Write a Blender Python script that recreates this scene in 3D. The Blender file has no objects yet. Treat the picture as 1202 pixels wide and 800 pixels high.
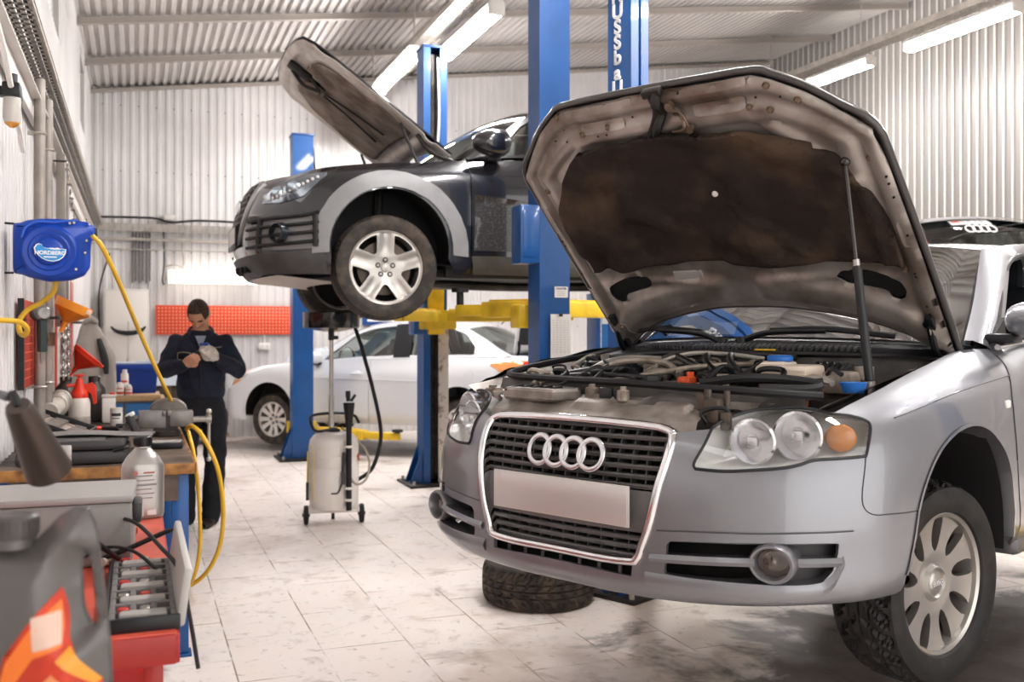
EXPOSURE, WORLD, LAMP, WLAMP = 1.5, 1.0, 46., 1.9
import bpy, bmesh, math, random
from mathutils import Vector, Matrix, Euler
from mathutils.geometry import delaunay_2d_cdt
R = math.radians
PI = math.pi
sc = bpy.context.scene
COL = sc.collection
rnd = random.Random(7)

# ------------------------------------------------------------------ materials
def lin(h):
    h = h.lstrip('#')
    c = [int(h[i:i + 2], 16) / 255 for i in (0, 2, 4)]
    return [x / 12.92 if x <= .04045 else ((x + .055) / 1.055) ** 2.4 for x in c]

_M = {}
def mat(name, col='#808080', rough=.5, metal=0., coat=0., var=0., vscale=6., bump=0., bscale=40.,
        trans=0., emit=None, estr=0., spec=.5, alpha=1., col2=None, ior=1.45, detail=4., contrast=(.35, .65), rvar=0., flake=0.):
    if name in _M: return _M[name]
    m = bpy.data.materials.new(name); m.use_nodes = True
    nt = m.node_tree; n = nt.nodes; l = nt.links
    b = n['Principled BSDF']
    c = lin(col)
    b.inputs['Base Color'].default_value = (*c, 1)
    b.inputs['Roughness'].default_value = rough
    b.inputs['Metallic'].default_value = metal
    b.inputs['Coat Weight'].default_value = coat
    b.inputs['Coat Roughness'].default_value = .04
    b.inputs['Transmission Weight'].default_value = trans
    b.inputs['Specular IOR Level'].default_value = spec
    b.inputs['IOR'].default_value = ior
    b.inputs['Alpha'].default_value = alpha
    if emit:
        b.inputs['Emission Color'].default_value = (*lin(emit), 1)
        b.inputs['Emission Strength'].default_value = estr
    if var or col2 or bump or rvar:
        tc = n.new('ShaderNodeTexCoord')
    if var or col2 or rvar:
        no = n.new('ShaderNodeTexNoise'); no.inputs['Scale'].default_value = vscale; no.inputs['Detail'].default_value = detail
        l.new(tc.outputs['Object'], no.inputs['Vector'])
        cr = n.new('ShaderNodeValToRGB')
        cr.color_ramp.elements[0].position, cr.color_ramp.elements[1].position = contrast
        c2 = lin(col2) if col2 else [x * (1 - var) for x in c]
        cr.color_ramp.elements[0].color = (*c, 1); cr.color_ramp.elements[1].color = (*c2, 1)
        l.new(no.outputs['Fac'], cr.inputs['Fac']); l.new(cr.outputs['Color'], b.inputs['Base Color'])
        if rvar:
            mr = n.new('ShaderNodeMapRange'); mr.inputs['To Min'].default_value = max(.02, rough - rvar); mr.inputs['To Max'].default_value = min(1, rough + rvar)
            l.new(no.outputs['Fac'], mr.inputs['Value']); l.new(mr.outputs['Result'], b.inputs['Roughness'])
    if bump:
        n2 = n.new('ShaderNodeTexNoise'); n2.inputs['Scale'].default_value = bscale; n2.inputs['Detail'].default_value = 5
        l.new(tc.outputs['Object'], n2.inputs['Vector'])
        bp = n.new('ShaderNodeBump'); bp.inputs['Strength'].default_value = bump; bp.inputs['Distance'].default_value = .01
        l.new(n2.outputs['Fac'], bp.inputs['Height']); l.new(bp.outputs['Normal'], b.inputs['Normal'])
    _M[name] = m
    return m

# ------------------------------------------------------------------ mesh builder
def catmull(pts, per=6, closed=False):
    pts = [Vector(p) for p in pts]
    n = len(pts); out = []
    rng = range(n) if closed else range(n - 1)
    for i in rng:
        if closed:
            a, b, c, d = pts[(i - 1) % n], pts[i], pts[(i + 1) % n], pts[(i + 2) % n]
        else:
            b, c = pts[i], pts[i + 1]
            a = pts[i - 1] if i > 0 else b * 2 - c
            d = pts[i + 2] if i + 2 < n else c * 2 - b
        for k in range(per):
            t = k / per
            out.append(.5 * ((2 * b) + (c - a) * t + (2 * a - 5 * b + 4 * c - d) * t * t + (3 * b - a - 3 * c + d) * t ** 3))
    if not closed: out.append(pts[-1])
    return out

class MB:
    def __init__(s): s.v = []; s.f = []; s.mi = []; s.cur = 0
    def add(s, vs, fs, M=None):
        o = len(s.v)
        for p in vs:
            p = Vector(p)
            s.v.append(M @ p if M is not None else p)
        for f in fs:
            s.f.append([i + o for i in f]); s.mi.append(s.cur)
        return s
    def grid(s, fn, nu, nv, cu=False, cv=False, M=None):
        vs = [fn(i / (nu if cu else nu - 1), j / (nv if cv else nv - 1)) for i in range(nu) for j in range(nv)]
        fs = []
        for i in range(nu if cu else nu - 1):
            for j in range(nv if cv else nv - 1):
                a, b = i, (i + 1) % nu; c, d = j, (j + 1) % nv
                fs.append([a * nv + c, b * nv + c, b * nv + d, a * nv + d])
        return s.add(vs, fs, M)
    def box(s, c, d, bev=0., M=None, rz=0., rot=None):
        hx, hy, hz = d[0] / 2, d[1] / 2, d[2] / 2
        T = Matrix.Translation(Vector(c))
        if rot is not None: T = T @ Euler(rot).to_matrix().to_4x4()
        elif rz: T = T @ Matrix.Rotation(rz, 4, 'Z')
        if M is not None: T = M @ T
        if bev <= 0:
            vs = [(x, y, z) for x in (-hx, hx) for y in (-hy, hy) for z in (-hz, hz)]
            fs = [[0, 1, 3, 2], [4, 6, 7, 5], [0, 4, 5, 1], [2, 3, 7, 6], [0, 2, 6, 4], [1, 5, 7, 3]]
            return s.add(vs, fs, T)
        b = min(bev, hx * .99, hy * .99, hz * .99)
        bm = bmesh.new(); bmesh.ops.create_cube(bm, size=1)
        for v in bm.verts: v.co = Vector((v.co.x * 2 * hx, v.co.y * 2 * hy, v.co.z * 2 * hz))
        bmesh.ops.bevel(bm, geom=bm.edges[:], offset=b, segments=2, profile=.5, affect='EDGES')
        bm.verts.index_update()
        vs = [v.co.copy() for v in bm.verts]; fs = [[v.index for v in f.verts] for f in bm.faces]
        bm.free()
        return s.add(vs, fs, T)
    def frame(s, p0, p1):
        p0, p1 = Vector(p0), Vector(p1); z = (p1 - p0)
        L = z.length; z = z / L if L > 1e-9 else Vector((0, 0, 1))
        x = z.orthogonal().normalized(); y = z.cross(x)
        return Matrix(((x.x, y.x, z.x, p0.x), (x.y, y.y, z.y, p0.y), (x.z, y.z, z.z, p0.z), (0, 0, 0, 1))), L
    def lathe(s, prof, M=None, n=24, a0=0., a1=2 * PI):
        full = abs(a1 - a0 - 2 * PI) < 1e-6
        m = len(prof); k = n if full else n + 1
        vs = [(r * math.cos(a0 + (a1 - a0) * i / n), r * math.sin(a0 + (a1 - a0) * i / n), z) for i in range(k) for r, z in prof]
        fs = []
        for i in range(n):
            a, b = i, (i + 1) % k if full else i + 1
            for j in range(m - 1):
                q = [a * m + j, b * m + j, b * m + j + 1, a * m + j + 1]
                fs.append(q)
        return s.add(vs, fs, M)
    def cyl(s, p0, p1, r0, r1=None, n=16, cap=True, bev=0.):
        r1 = r0 if r1 is None else r1
        M, L = s.frame(p0, p1)
        prof = [(r0, 0), (r1, L)]
        if bev: prof = [(r0 - bev, 0), (r0, bev), (r1, L - bev), (r1 - bev, L)]
        if cap: prof = [(1e-5, 0)] + prof + [(1e-5, L)]
        return s.lathe(prof, M, n)
    def tube(s, pts, r, n=8, per=6, smooth=True, closed=False, cap=True, flat=1.):
        P = catmull(pts, per, closed) if smooth else [Vector(p) for p in pts]
        m = len(P); vs = []; up = None
        for i in range(m):
            a = P[i - 1] if (i or closed) else P[0]; b = P[(i + 1) % m] if (i < m - 1 or closed) else P[-1]
            t = (b - a).normalized() if (b - a).length > 1e-9 else Vector((0, 0, 1))
            if up is None: up = t.orthogonal().normalized()
            up = (up - t * up.dot(t))
            up = up.normalized() if up.length > 1e-6 else t.orthogonal().normalized()
            q = t.cross(up)
            rr = r(i / (m - 1)) if callable(r) else r
            for k in range(n):
                an = 2 * PI * k / n
                vs.append(P[i] + up * math.cos(an) * rr + q * math.sin(an) * rr * flat)
        fs = []
        for i in range(m if closed else m - 1):
            j = (i + 1) % m
            for k in range(n):
                k2 = (k + 1) % n
                fs.append([i * n + k, i * n + k2, j * n + k2, j * n + k])
        if cap and not closed:
            fs.append(list(range(n))[::-1]); fs.append([(m - 1) * n + k for k in range(n)])
        return s.add(vs, fs)
    def prism(s, poly, z0, z1, M=None, bev=0.):
        n = len(poly)
        if bev:
            c = Vector((sum(p[0] for p in poly) / n, sum(p[1] for p in poly) / n))
            def ins(d):
                out = []
                for i in range(n):
                    a, b, e = Vector(poly[i - 1][:2]), Vector(poly[i][:2]), Vector(poly[(i + 1) % n][:2])
                    t = ((b - a).normalized() + (e - b).normalized())
                    t = t.normalized() if t.length > 1e-9 else Vector((1, 0))
                    nn = Vector((-t.y, t.x))
                    out.append(b + nn * d)
                return out
            area = sum(poly[i - 1][0] * poly[i][1] - poly[i][0] * poly[i - 1][1] for i in range(n))
            q = ins(bev if area > 0 else -bev)
            rings = [(q, z0), (poly, z0 + bev), (poly, z1 - bev), (q, z1)]
        else:
            rings = [(poly, z0), (poly, z1)]
        vs = [(p[0], p[1], z) for ring, z in rings for p in ring]
        fs = []
        for k in range(len(rings) - 1):
            for i in range(n):
                j = (i + 1) % n
                fs.append([k * n + i, k * n + j, (k + 1) * n + j, (k + 1) * n + i])
        fs.append(list(range(n))[::-1]); fs.append([(len(rings) - 1) * n + i for i in range(n)])
        return s.add(vs, fs, M)
    def ball(s, c, r, n=16, m=10, M=None):
        r = (r, r, r) if not hasattr(r, '__len__') else r
        def fn(u, v):
            th = PI * v; ph = 2 * PI * u
            return (c[0] + r[0] * math.sin(th) * math.cos(ph), c[1] + r[1] * math.sin(th) * math.sin(ph), c[2] + r[2] * math.cos(th))
        return s.grid(fn, n, m, cu=True, M=M)
    def torus(s, c, Rr, r, axis='Z', n=32, m=10, M=None, a0=0., a1=2 * PI, sq=1.):
        def fn(u, v):
            a = a0 + (a1 - a0) * u; b = 2 * PI * v
            x, y, z = (Rr + r * math.cos(b)) * math.cos(a), (Rr + r * math.cos(b)) * math.sin(a), r * sq * math.sin(b)
            p = {'Z': (x, y, z), 'X': (z, x, y), 'Y': (x, z, y)}[axis]
            return Vector(p) + Vector(c)
        full = abs(a1 - a0 - 2 * PI) < 1e-6
        return s.grid(fn, n, m, cu=full, cv=True, M=M)
    def build(s, name, m, parent=None, smooth=35, loc=None, rot=None, fixn=True):
        me = bpy.data.meshes.new(name)
        me.from_pydata([tuple(v) for v in s.v], [], s.f)
        ms = m if isinstance(m, (list, tuple)) else [m]
        for q in ms: me.materials.append(q)
        if len(ms) > 1: me.polygons.foreach_set('material_index', s.mi)
        bm = bmesh.new(); bm.from_mesh(me)
        bmesh.ops.remove_doubles(bm, verts=bm.verts, dist=1e-5)
        if fixn: bmesh.ops.recalc_face_normals(bm, faces=bm.faces)
        bm.to_mesh(me); bm.free()
        if smooth:
            me.shade_smooth()
            if smooth < 180: me.set_sharp_from_angle(angle=R(smooth))
        o = bpy.data.objects.new(name, me); COL.objects.link(o)
        if parent is not None: o.parent = parent
        if loc is not None: o.location = loc
        if rot is not None: o.rotation_euler = rot
        return o

def tag(o, label=None, cat=None, group=None, kind=None):
    if label: o['label'] = label
    if cat: o['category'] = cat
    if group: o['group'] = group
    if kind: o['kind'] = kind
    return o
def thing(name, label, cat, loc=(0, 0, 0), rz=0., group=None):
    o = bpy.data.objects.new(name, None); COL.objects.link(o)
    o.location = loc; o.rotation_euler = (0, 0, rz); o.empty_display_size = .1
    return tag(o, label, cat, group)
def holder(name, parent, loc=(0, 0, 0), rot=(0, 0, 0)):
    o = bpy.data.objects.new(name, None); COL.objects.link(o); o.parent = parent
    o.location = loc; o.rotation_euler = rot; o.empty_display_size = .1
    return o
def copy_tree(o, parent=None):
    kids = [c for c in bpy.data.objects if c.parent == o]
    c = o.copy(); COL.objects.link(c)
    if parent is not None: c.parent = parent
    for k in kids: copy_tree(k, c)
    return c
TEXTS = []
def text(body, name, m, parent, size, M, extrude=.0005, align='CENTER', bold=0.):
    cu = bpy.data.curves.new(name, 'FONT'); cu.body = body; cu.size = size; cu.extrude = extrude
    cu.align_x = align; cu.align_y = 'CENTER'; cu.offset = bold
    cu.materials.append(m)
    o = bpy.data.objects.new(name, cu); COL.objects.link(o); o.parent = parent
    o.matrix_local = M
    TEXTS.append(o)
    return o
def basis(o, x, y):
    x = Vector(x).normalized(); y = Vector(y); y = (y - x * y.dot(x)).normalized(); z = x.cross(y)
    return Matrix(((x.x, y.x, z.x, o[0]), (x.y, y.y, z.y, o[1]), (x.z, y.z, z.z, o[2]), (0, 0, 0, 1)))

# ------------------------------------------------------------------ lofted skins and cut panels
def cr1(a, b, c, d, t):
    return .5 * ((2 * b) + (c - a) * t + (2 * a - 5 * b + 4 * c - d) * t * t + (3 * b - a - 3 * c + d) * t ** 3)
class Skin:
    """a smooth surface through a grid of points [station][row]; chart = (station number, row number)"""
    def __init__(s, G, out=None):
        s.G = [[Vector(p) for p in r] for r in G]; s.n = len(G); s.m = len(G[0])
        s.out = out
        ml = s.m // 2
        s.T = [0.]
        for i in range(1, s.n): s.T.append(s.T[-1] + max(1e-4, (s.G[i][ml] - s.G[i - 1][ml]).length))
        s.Z = [0.]
        for j in range(1, s.m): s.Z.append(s.Z[-1] + max(1e-3, sum((s.G[i][j] - s.G[i][j - 1]).length for i in range(s.n)) / s.n))
        s.samp = None
    def row(s, i, v):
        j = min(int(v), s.m - 2); t = v - j; g = s.G[i]
        b, c = g[j], g[j + 1]
        a = g[j - 1] if j > 0 else b * 2 - c
        d = g[j + 2] if j + 2 < s.m else c * 2 - b
        return cr1(a, b, c, d, t)
    def __call__(s, u, v):
        u = min(max(u, 0), s.n - 1 - 1e-7); v = min(max(v, 0), s.m - 1 - 1e-7)
        i = int(u); t = u - i
        b, c = s.row(i, v), s.row(i + 1, v)
        a = s.row(i - 1, v) if i > 0 else b * 2 - c
        d = s.row(i + 2, v) if i + 2 < s.n else c * 2 - b
        return cr1(a, b, c, d, t)
    def normal(s, u, v):
        e = 1e-3
        du = s(min(u + e, s.n - 1), v) - s(max(u - e, 0), v); dv = s(u, min(v + e, s.m - 1)) - s(u, max(v - e, 0))
        n = du.cross(dv)
        n = n.normalized() if n.length > 1e-12 else Vector((1, 0, 0))
        if s.out is not None and n.dot(s.out(s(u, v))) < 0: n = -n
        return n
    # metric chart for meshing
    @staticmethod
    def lerp(tab, x):
        x = min(max(x, 0), len(tab) - 1 - 1e-9); i = int(x); return tab[i] + (tab[i + 1] - tab[i]) * (x - i)
    @staticmethod
    def unlerp(tab, y):
        y = min(max(y, tab[0]), tab[-1])
        for i in range(len(tab) - 1):
            if y <= tab[i + 1]: return i + (y - tab[i]) / (tab[i + 1] - tab[i])
        return len(tab) - 1
    def metric(s, p): return (s.lerp(s.T, p[0]), s.lerp(s.Z, p[1]))
    def unmetric(s, q): return (s.unlerp(s.T, q[0]), s.unlerp(s.Z, q[1]))
    def find(s, proj, q, lo=0., hi=None, nu=120, nv=48):
        """chart point whose projection (two of its coordinates) is q"""
        hi = s.n - 1 if hi is None else hi
        key = (proj, lo, hi)
        if s.samp is None: s.samp = {}
        if key not in s.samp:
            s.samp[key] = [(proj(s(lo + i * (hi - lo) / nu, j * (s.m - 1) / nv)), lo + i * (hi - lo) / nu, j * (s.m - 1) / nv) for i in range(nu + 1) for j in range(nv + 1)]
        best = min(s.samp[key], key=lambda a: (a[0][0] - q[0]) ** 2 + (a[0][1] - q[1]) ** 2)
        u, v = best[1], best[2]
        for _ in range(12):
            p = proj(s(u, v)); e = 1e-3
            pu = proj(s(u + e if u < s.n - 1.01 else u - e, v)); pv = proj(s(u, v + e if v < s.m - 1.01 else v - e))
            eu = e if u < s.n - 1.01 else -e; ev = e if v < s.m - 1.01 else -e
            a, b = (pu[0] - p[0]) / eu, (pv[0] - p[0]) / ev
            c, d = (pu[1] - p[1]) / eu, (pv[1] - p[1]) / ev
            det = a * d - b * c
            if abs(det) < 1e-12: break
            rx, ry = q[0] - p[0], q[1] - p[1]
            du, dv = (d * rx - b * ry) / det, (a * ry - c * rx) / det
            k = min(1., .6 / (abs(du) + 1e-9), .6 / (abs(dv) + 1e-9))
            u = min(max(u + du * k, lo), hi); v = min(max(v + dv * k, 0), s.m - 1)
            if abs(du) + abs(dv) < 1e-6: break
        return (u, v)
def inside(p, poly):
    x, y = p; c = False; n = len(poly)
    for i in range(n):
        x1, y1 = poly[i - 1]; x2, y2 = poly[i]
        if (y1 > y) != (y2 > y) and x < (x2 - x1) * (y - y1) / (y2 - y1) + x1: c = not c
    return c
def densify(poly, step):
    out = []
    n = len(poly)
    for i in range(n):
        a, b = poly[i], poly[(i + 1) % n]
        L = math.hypot(b[0] - a[0], b[1] - a[1]); k = max(1, int(L / step + .5))
        for j in range(k): out.append((a[0] + (b[0] - a[0]) * j / k, a[1] + (b[1] - a[1]) * j / k))
    return out
def fill2d(outer, holes, step):
    """triangles filling a 2-D outline with holes, with a grid of inner points"""
    rings = [densify(outer, step)] + [densify(h, step) for h in holes]
    pts = []; edges = []
    for r in rings:
        o = len(pts); pts += [Vector(p) for p in r]
        edges += [(o + i, o + (i + 1) % len(r)) for i in range(len(r))]
    xs = [p[0] for p in rings[0]]; ys = [p[1] for p in rings[0]]
    g = step; nb = []
    flat = [p for r in rings for p in r]
    cell = {}
    for p in flat: cell.setdefault((int(p[0] / g), int(p[1] / g)), []).append(p)
    y = min(ys) + g / 2; k = 0
    while y < max(ys):
        x = min(xs) + (g / 2 if k % 2 else g * .99)
        while x < max(xs):
            cx, cy = int(x / g), int(y / g)
            near = any((q[0] - x) ** 2 + (q[1] - y) ** 2 < (.55 * g) ** 2 for a in (-1, 0, 1) for b in (-1, 0, 1) for q in cell.get((cx + a, cy + b), ()))
            if not near and inside((x, y), rings[0]) and not any(inside((x, y), h) for h in rings[1:]): pts.append(Vector((x, y)))
            x += g
        y += g * .87; k += 1
    v, e, f, *_ = delaunay_2d_cdt(pts, edges, [], 0, 1e-6)
    tris = []
    for t in f:
        c = (sum(v[i][0] for i in t) / 3, sum(v[i][1] for i in t) / 3)
        if inside(c, rings[0]) and not any(inside(c, h) for h in rings[1:]): tris.append(list(t))
    return [tuple(p) for p in v], tris
def cut(mb, fn, nrm, outer, holes, step, thick=.012, lift=0., mirror=None, back=False):
    """fill the outline, place it with fn(point) and give its border a turned-in edge"""
    v, tris = fill2d(outer, holes, step)
    P = [fn(p) for p in v]; N = [nrm(p) for p in v]
    if lift: P = [p + n * lift for p, n in zip(P, N)]
    ft = []
    for a, b, c in tris:
        n = (P[b] - P[a]).cross(P[c] - P[a])
        ft.append([a, b, c] if n.dot(N[a] + N[b] + N[c]) >= 0 else [a, c, b])
    for mir in ([None, mirror] if mirror else [None]):
        if mir is None: V, F, NN = P, ft, N
        else:
            V = [mir(p) for p in P]; NN = [mir(n) for n in N]; F = [f[::-1] for f in ft]
        o = len(mb.v)
        mb.add(V, F)
        if thick:
            cnt = {}
            for f in F:
                for i in range(3): cnt[(f[i], f[(i + 1) % 3])] = 1
            be = [(a, b) for a, b in cnt if (b, a) not in cnt]
            idx = {}
            vs = []
            for a, b in be:
                for q in (a, b):
                    if q not in idx: idx[q] = len(vs); vs.append(V[q] - NN[q] * thick)
            base = len(mb.v); mb.add(vs, [])
            for a, b in be:
                mb.f.append([o + b, o + a, base + idx[a], base + idx[b]]); mb.mi.append(mb.cur)
            if back:
                used = set(i for f in F for i in f)
                b2 = len(mb.v); mp = {}
                extra = []
                for q in used:
                    if q in idx: mp[q] = base + idx[q]
                    else: mp[q] = b2 + len(extra); extra.append(V[q] - NN[q] * thick)
                mb.add(extra, [])
                for f in F: mb.f.append([mp[f[2]], mp[f[1]], mp[f[0]]]); mb.mi.append(mb.cur)
    return mb
def panel(mb, skin, outer, holes=(), step=.04, thick=.012, lift=0., mirror=None, back=False):
    """outline and holes given in the skin's chart"""
    return cut(mb, lambda q: skin(*skin.unmetric(q)), lambda q: skin.normal(*skin.unmetric(q)),
               [skin.metric(p) for p in outer], [[skin.metric(p) for p in h] for h in holes], step, thick, lift, mirror, back)
def my(p): return Vector((p[0], -p[1], p[2]))
# ------------------------------------------------------------------ camera
FOC, PU, PV, EYE, YAW = 1150., 601., 390., 1.5, R(20.98)
cam = bpy.data.cameras.new('camera'); camo = bpy.data.objects.new('camera', cam); COL.objects.link(camo)
camo.location = (0, 0, EYE); camo.rotation_euler = (PI / 2, 0, -YAW)
cam.sensor_width = 36.; cam.lens = 36. * FOC / 1202; cam.shift_y = -(400 - PV) / 1202.
cam.clip_start = .05; cam.clip_end = 200
cam.dof.use_dof = True; cam.dof.focus_distance = 3.2; cam.dof.aperture_fstop = 4.0
sc.camera = camo
sc.view_settings.view_transform = 'Standard'; sc.view_settings.look = 'None'
sc.view_settings.gamma = 1; sc.view_settings.use_curve_mapping = False
sc.view_settings.exposure = EXPOSURE
sc.cycles.use_denoising = True
sc.cycles.max_bounces = 8; sc.cycles.diffuse_bounces = 4; sc.cycles.glossy_bounces = 4; sc.cycles.transmission_bounces = 6
sc.cycles.transparent_max_bounces = 8; sc.cycles.sample_clamp_indirect = 6; sc.cycles.caustics_reflective = False; sc.cycles.caustics_refractive = False
w = bpy.data.worlds.new('sky'); sc.world = w; w.use_nodes = True
bg = w.node_tree.nodes['Background']; bg.inputs['Color'].default_value = (1., .985, .965, 1); bg.inputs['Strength'].default_value = WORLD

# ------------------------------------------------------------------ materials
WALL = mat('corrugated_white', '#d9d5d3', .42, .0, var=.16, vscale=1.1, rvar=.1)
WALLR = mat('corrugated_grey', '#8c8783', .4, .0, var=.12, vscale=.9, rvar=.1)
CEIL = mat('roof_sheet', '#cbc6c2', .5, 0, var=.2, vscale=.7)
STEELW = mat('white_painted_steel', '#d8d2cc', .4, .0, var=.1, vscale=4)
STEEL = mat('bare_steel', '#b3aca6', .35, .9, var=.35, vscale=9, rvar=.12)
DSTEEL = mat('dark_steel', '#4c4845', .45, .8, var=.4, vscale=11, rvar=.12)
GALV = mat('galvanised', '#c4bdb4', .4, .55, var=.25, vscale=8)
BLUE = mat('lift_blue', '#0a4c8c', .4, 0, coat=.2, var=.25, vscale=3.5, contrast=(.45, .75))
BLUED = mat('deep_blue_plastic', '#0d3fa5', .42, 0, var=.12, vscale=5)
YEL = mat('lift_yellow', '#e2bb28', .45, 0, var=.35, vscale=5, contrast=(.5, .75))
BLACK = mat('black_plastic', '#17171a', .42, 0, var=.3, vscale=9)
RUB = mat('black_rubber', '#141315', .6, 0, var=.3, vscale=6)
ORANGE = mat('orange_panel', '#dc4a1e', .5, 0, var=.12, vscale=6)
REDP = mat('red_paint', '#b3261d', .4, 0, var=.3, vscale=7)
REDPL = mat('red_plastic', '#e2391f', .38, 0, var=.08)
WHITEP = mat('white_plastic', '#e9e5df', .4, 0, var=.1, vscale=9)
PAPER = mat('paper', '#eeeae4', .8, 0)
TUBE = mat('tube_light', '#ffffff', .3, emit='#fffcfa', estr=LAMP)
GREYP = mat('grey_plastic', '#6d6a69', .5, 0, var=.15, vscale=7)
DGREY = mat('dark_grey_plastic', '#3b393a', .45, 0, var=.2, vscale=7)
HOSEY = mat('yellow_hose', '#e0b02c', .4, 0, var=.12, vscale=9)
WOOD = mat('bench_wood', '#b07a40', .6, 0, col2='#4a2e18', vscale=14, contrast=(.35, .7))
WOODTOP = mat('oily_wood', '#6d5b4e', .5, 0, col2='#352a25', vscale=5, contrast=(.3, .7), rvar=.15)

# ------------------------------------------------------------------ room shell
X0, X1, YB, YF = -.6, 10.45, 14.5, -3.2
def roofz(x): return 4.81 + (x - X0) * .1329
def corrugate(mb, p, d, nrm, L, z0, z1, pitch=.115, dep=.022, rib=.32):
    """a run of trapezoid sheet standing on a line; z0, z1 are functions of the distance along it"""
    p, d, nrm = Vector(p), Vector(d), Vector(nrm)
    prof = []
    n = int(L / pitch)
    for i in range(n + 1):
        a = i * pitch
        for s, h in ((0, 0), (1 - rib - .16, 0), (1 - rib + .0 - .08, 1), (1 - .08, 1)):
            t = a + s * pitch
            if t <= L: prof.append((t, h * dep))
    prof.append((L, 0))
    vs = []
    for t, h in prof:
        q = p + d * t + nrm * h
        vs += [(q.x, q.y, z0(t)), (q.x, q.y, z1(t))]
    for i in range(len(prof) - 1):
        mb.f.append([len(mb.v) + k for k in (2 * i, 2 * i + 2, 2 * i + 3, 2 * i + 1)]); mb.mi.append(1 if prof[i][1] > 0 and prof[i + 1][1] > 0 else 0)
    mb.v += [Vector(q) for q in vs]
def structure(o): o['kind'] = 'structure'; return o
mb = MB()
corrugate(mb, (X0, YB, 0), (1, 0, 0), (0, -1, 0), X1 - X0, lambda t: 0, lambda t: roofz(X0 + t), dep=.013)
mb.cur = 2
for zz in (1.6, 2.62, 3.72, 4.62):
    for k in range(47): mb.box((X0 + .17 + k * .23, YB - .012, zz), (.014, .012, .014))
mb.cur = 0
mb.box(((X0 + X1) / 2, YB + .06, 3.2), (X1 - X0 + .2, .04, 6.6))
structure(mb.build('wall_back', [WALL, WALL, DSTEEL], smooth=0))
mb = MB()
SILL, HEAD = 3.84, 4.67
corrugate(mb, (X0, YF, 0), (0, 1, 0), (1, 0, 0), YB - YF, lambda t: 0, lambda t: SILL, pitch=.125)
for a, b in ((YF, .6), (1.9, 6.9 - 1.2), (8.82, 11.8), (13.0, YB)):
    corrugate(mb, (X0, a, 0), (0, 1, 0), (1, 0, 0), b - a, lambda t: SILL, lambda t: HEAD, pitch=.125)
corrugate(mb, (X0, YF, 0), (0, 1, 0), (1, 0, 0), YB - YF, lambda t: HEAD, lambda t: 4.86, pitch=.125)
mb.box((X0 - .05, (YF + YB) / 2, SILL / 2), (.03, YB - YF, SILL))
structure(mb.build('wall_left', WALL, smooth=0))
mb = MB()
corrugate(mb, (X1, YF, 0), (0, 1, 0), (-1, 0, 0), YB - YF, lambda t: 0, lambda t: roofz(X1), pitch=.14, dep=.025, rib=.2)
mb.box((X1 + .05, (YF + YB) / 2, 3.15), (.03, YB - YF, 6.4))
structure(mb.build('wall_right', [WALLR, mat('rib_highlight', '#cdc8c3', .35)], smooth=0))  # rib tops get a paler colour in place of highlights
# unseen front wall, its gate opening widened to let in fill light
mb = MB()
def slab(x0, x1, z0, z1): mb.box(((x0 + x1) / 2, YF, (z0 + z1) / 2), (x1 - x0, .08, z1 - z0))
slab(X0, -.1, 0, 4.9); slab(8.4, X1, 0, 6.2); slab(-.1, 8.4, 4.6, 5.9)
structure(mb.build('wall_front', WALL, smooth=0))
# ceiling: trapezoid sheet whose ribs run towards the back wall
mb = MB()
prof = []
pit = .105; n = int((X1 - X0) / pit)
for i in range(n + 1):
    a = X0 + i * pit
    for s, h in ((0, 0), (.42, 0), (.5, .03), (.92, .03)):
        x = a + s * pit
        if x <= X1: prof.append((x, roofz(x) + h))
vs = []
for x, z in prof: vs += [(x, YF, z), (x, YB, z)]
mb.add(vs, [[2 * i, 2 * i + 1, 2 * i + 3, 2 * i + 2] for i in range(len(prof) - 1)])
vs = [(X0 - .1, YF, roofz(X0) + .09), (X1 + .1, YF, roofz(X1) + .09), (X1 + .1, YB + .1, roofz(X1) + .09), (X0 - .1, YB + .1, roofz(X0) + .09)]
mb.add(vs, [[0, 1, 2, 3]])
structure(mb.build('ceiling', CEIL, smooth=0))
for i, y in enumerate((14.42, 12.85, 11.2, 9.5, 7.8, 6.1, 4.4, 2.7, 1.0, -.7)):
    mb = MB()
    M = basis((X0, y, roofz(X0) - .06), (1, 0, .1329), (0, 1, 0))
    mb.box((5.57, 0, .0), (11.14, .012, .08 if i else .03), M=M); mb.box((5.57, .03, .04), (11.14, .06, .008), M=M); mb.box((5.57, -.03, -.04 if i else .02), (11.14, .06, .008), M=M)
    structure(mb.build('trim_%d' % (i + 1), mat('purlin_paint', '#a39a92', .5), smooth=0))
for i, (a, b) in enumerate(((5.7, 8.82), (11.8, 13.0))):
    t = holder('window_%d' % (i + 1), None, (X0 - .02, 0, 0)); t['kind'] = 'structure'
    mb = MB()
    for y in (a, b): mb.box((0, y, (SILL + HEAD) / 2), (.06, .05, HEAD - SILL))
    for z in (SILL, HEAD): mb.box((0, (a + b) / 2, z), (.06, b - a, .05))
    mb.build('window_frame', STEELW, t, smooth=0)
    MB().box((-.01, (a + b) / 2, (SILL + HEAD) / 2), (.008, b - a - .04, HEAD - SILL - .04)).build('window_pane', mat('window_glass', '#ffffff', .05, trans=1., ior=1.1), t, smooth=0)

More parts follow.
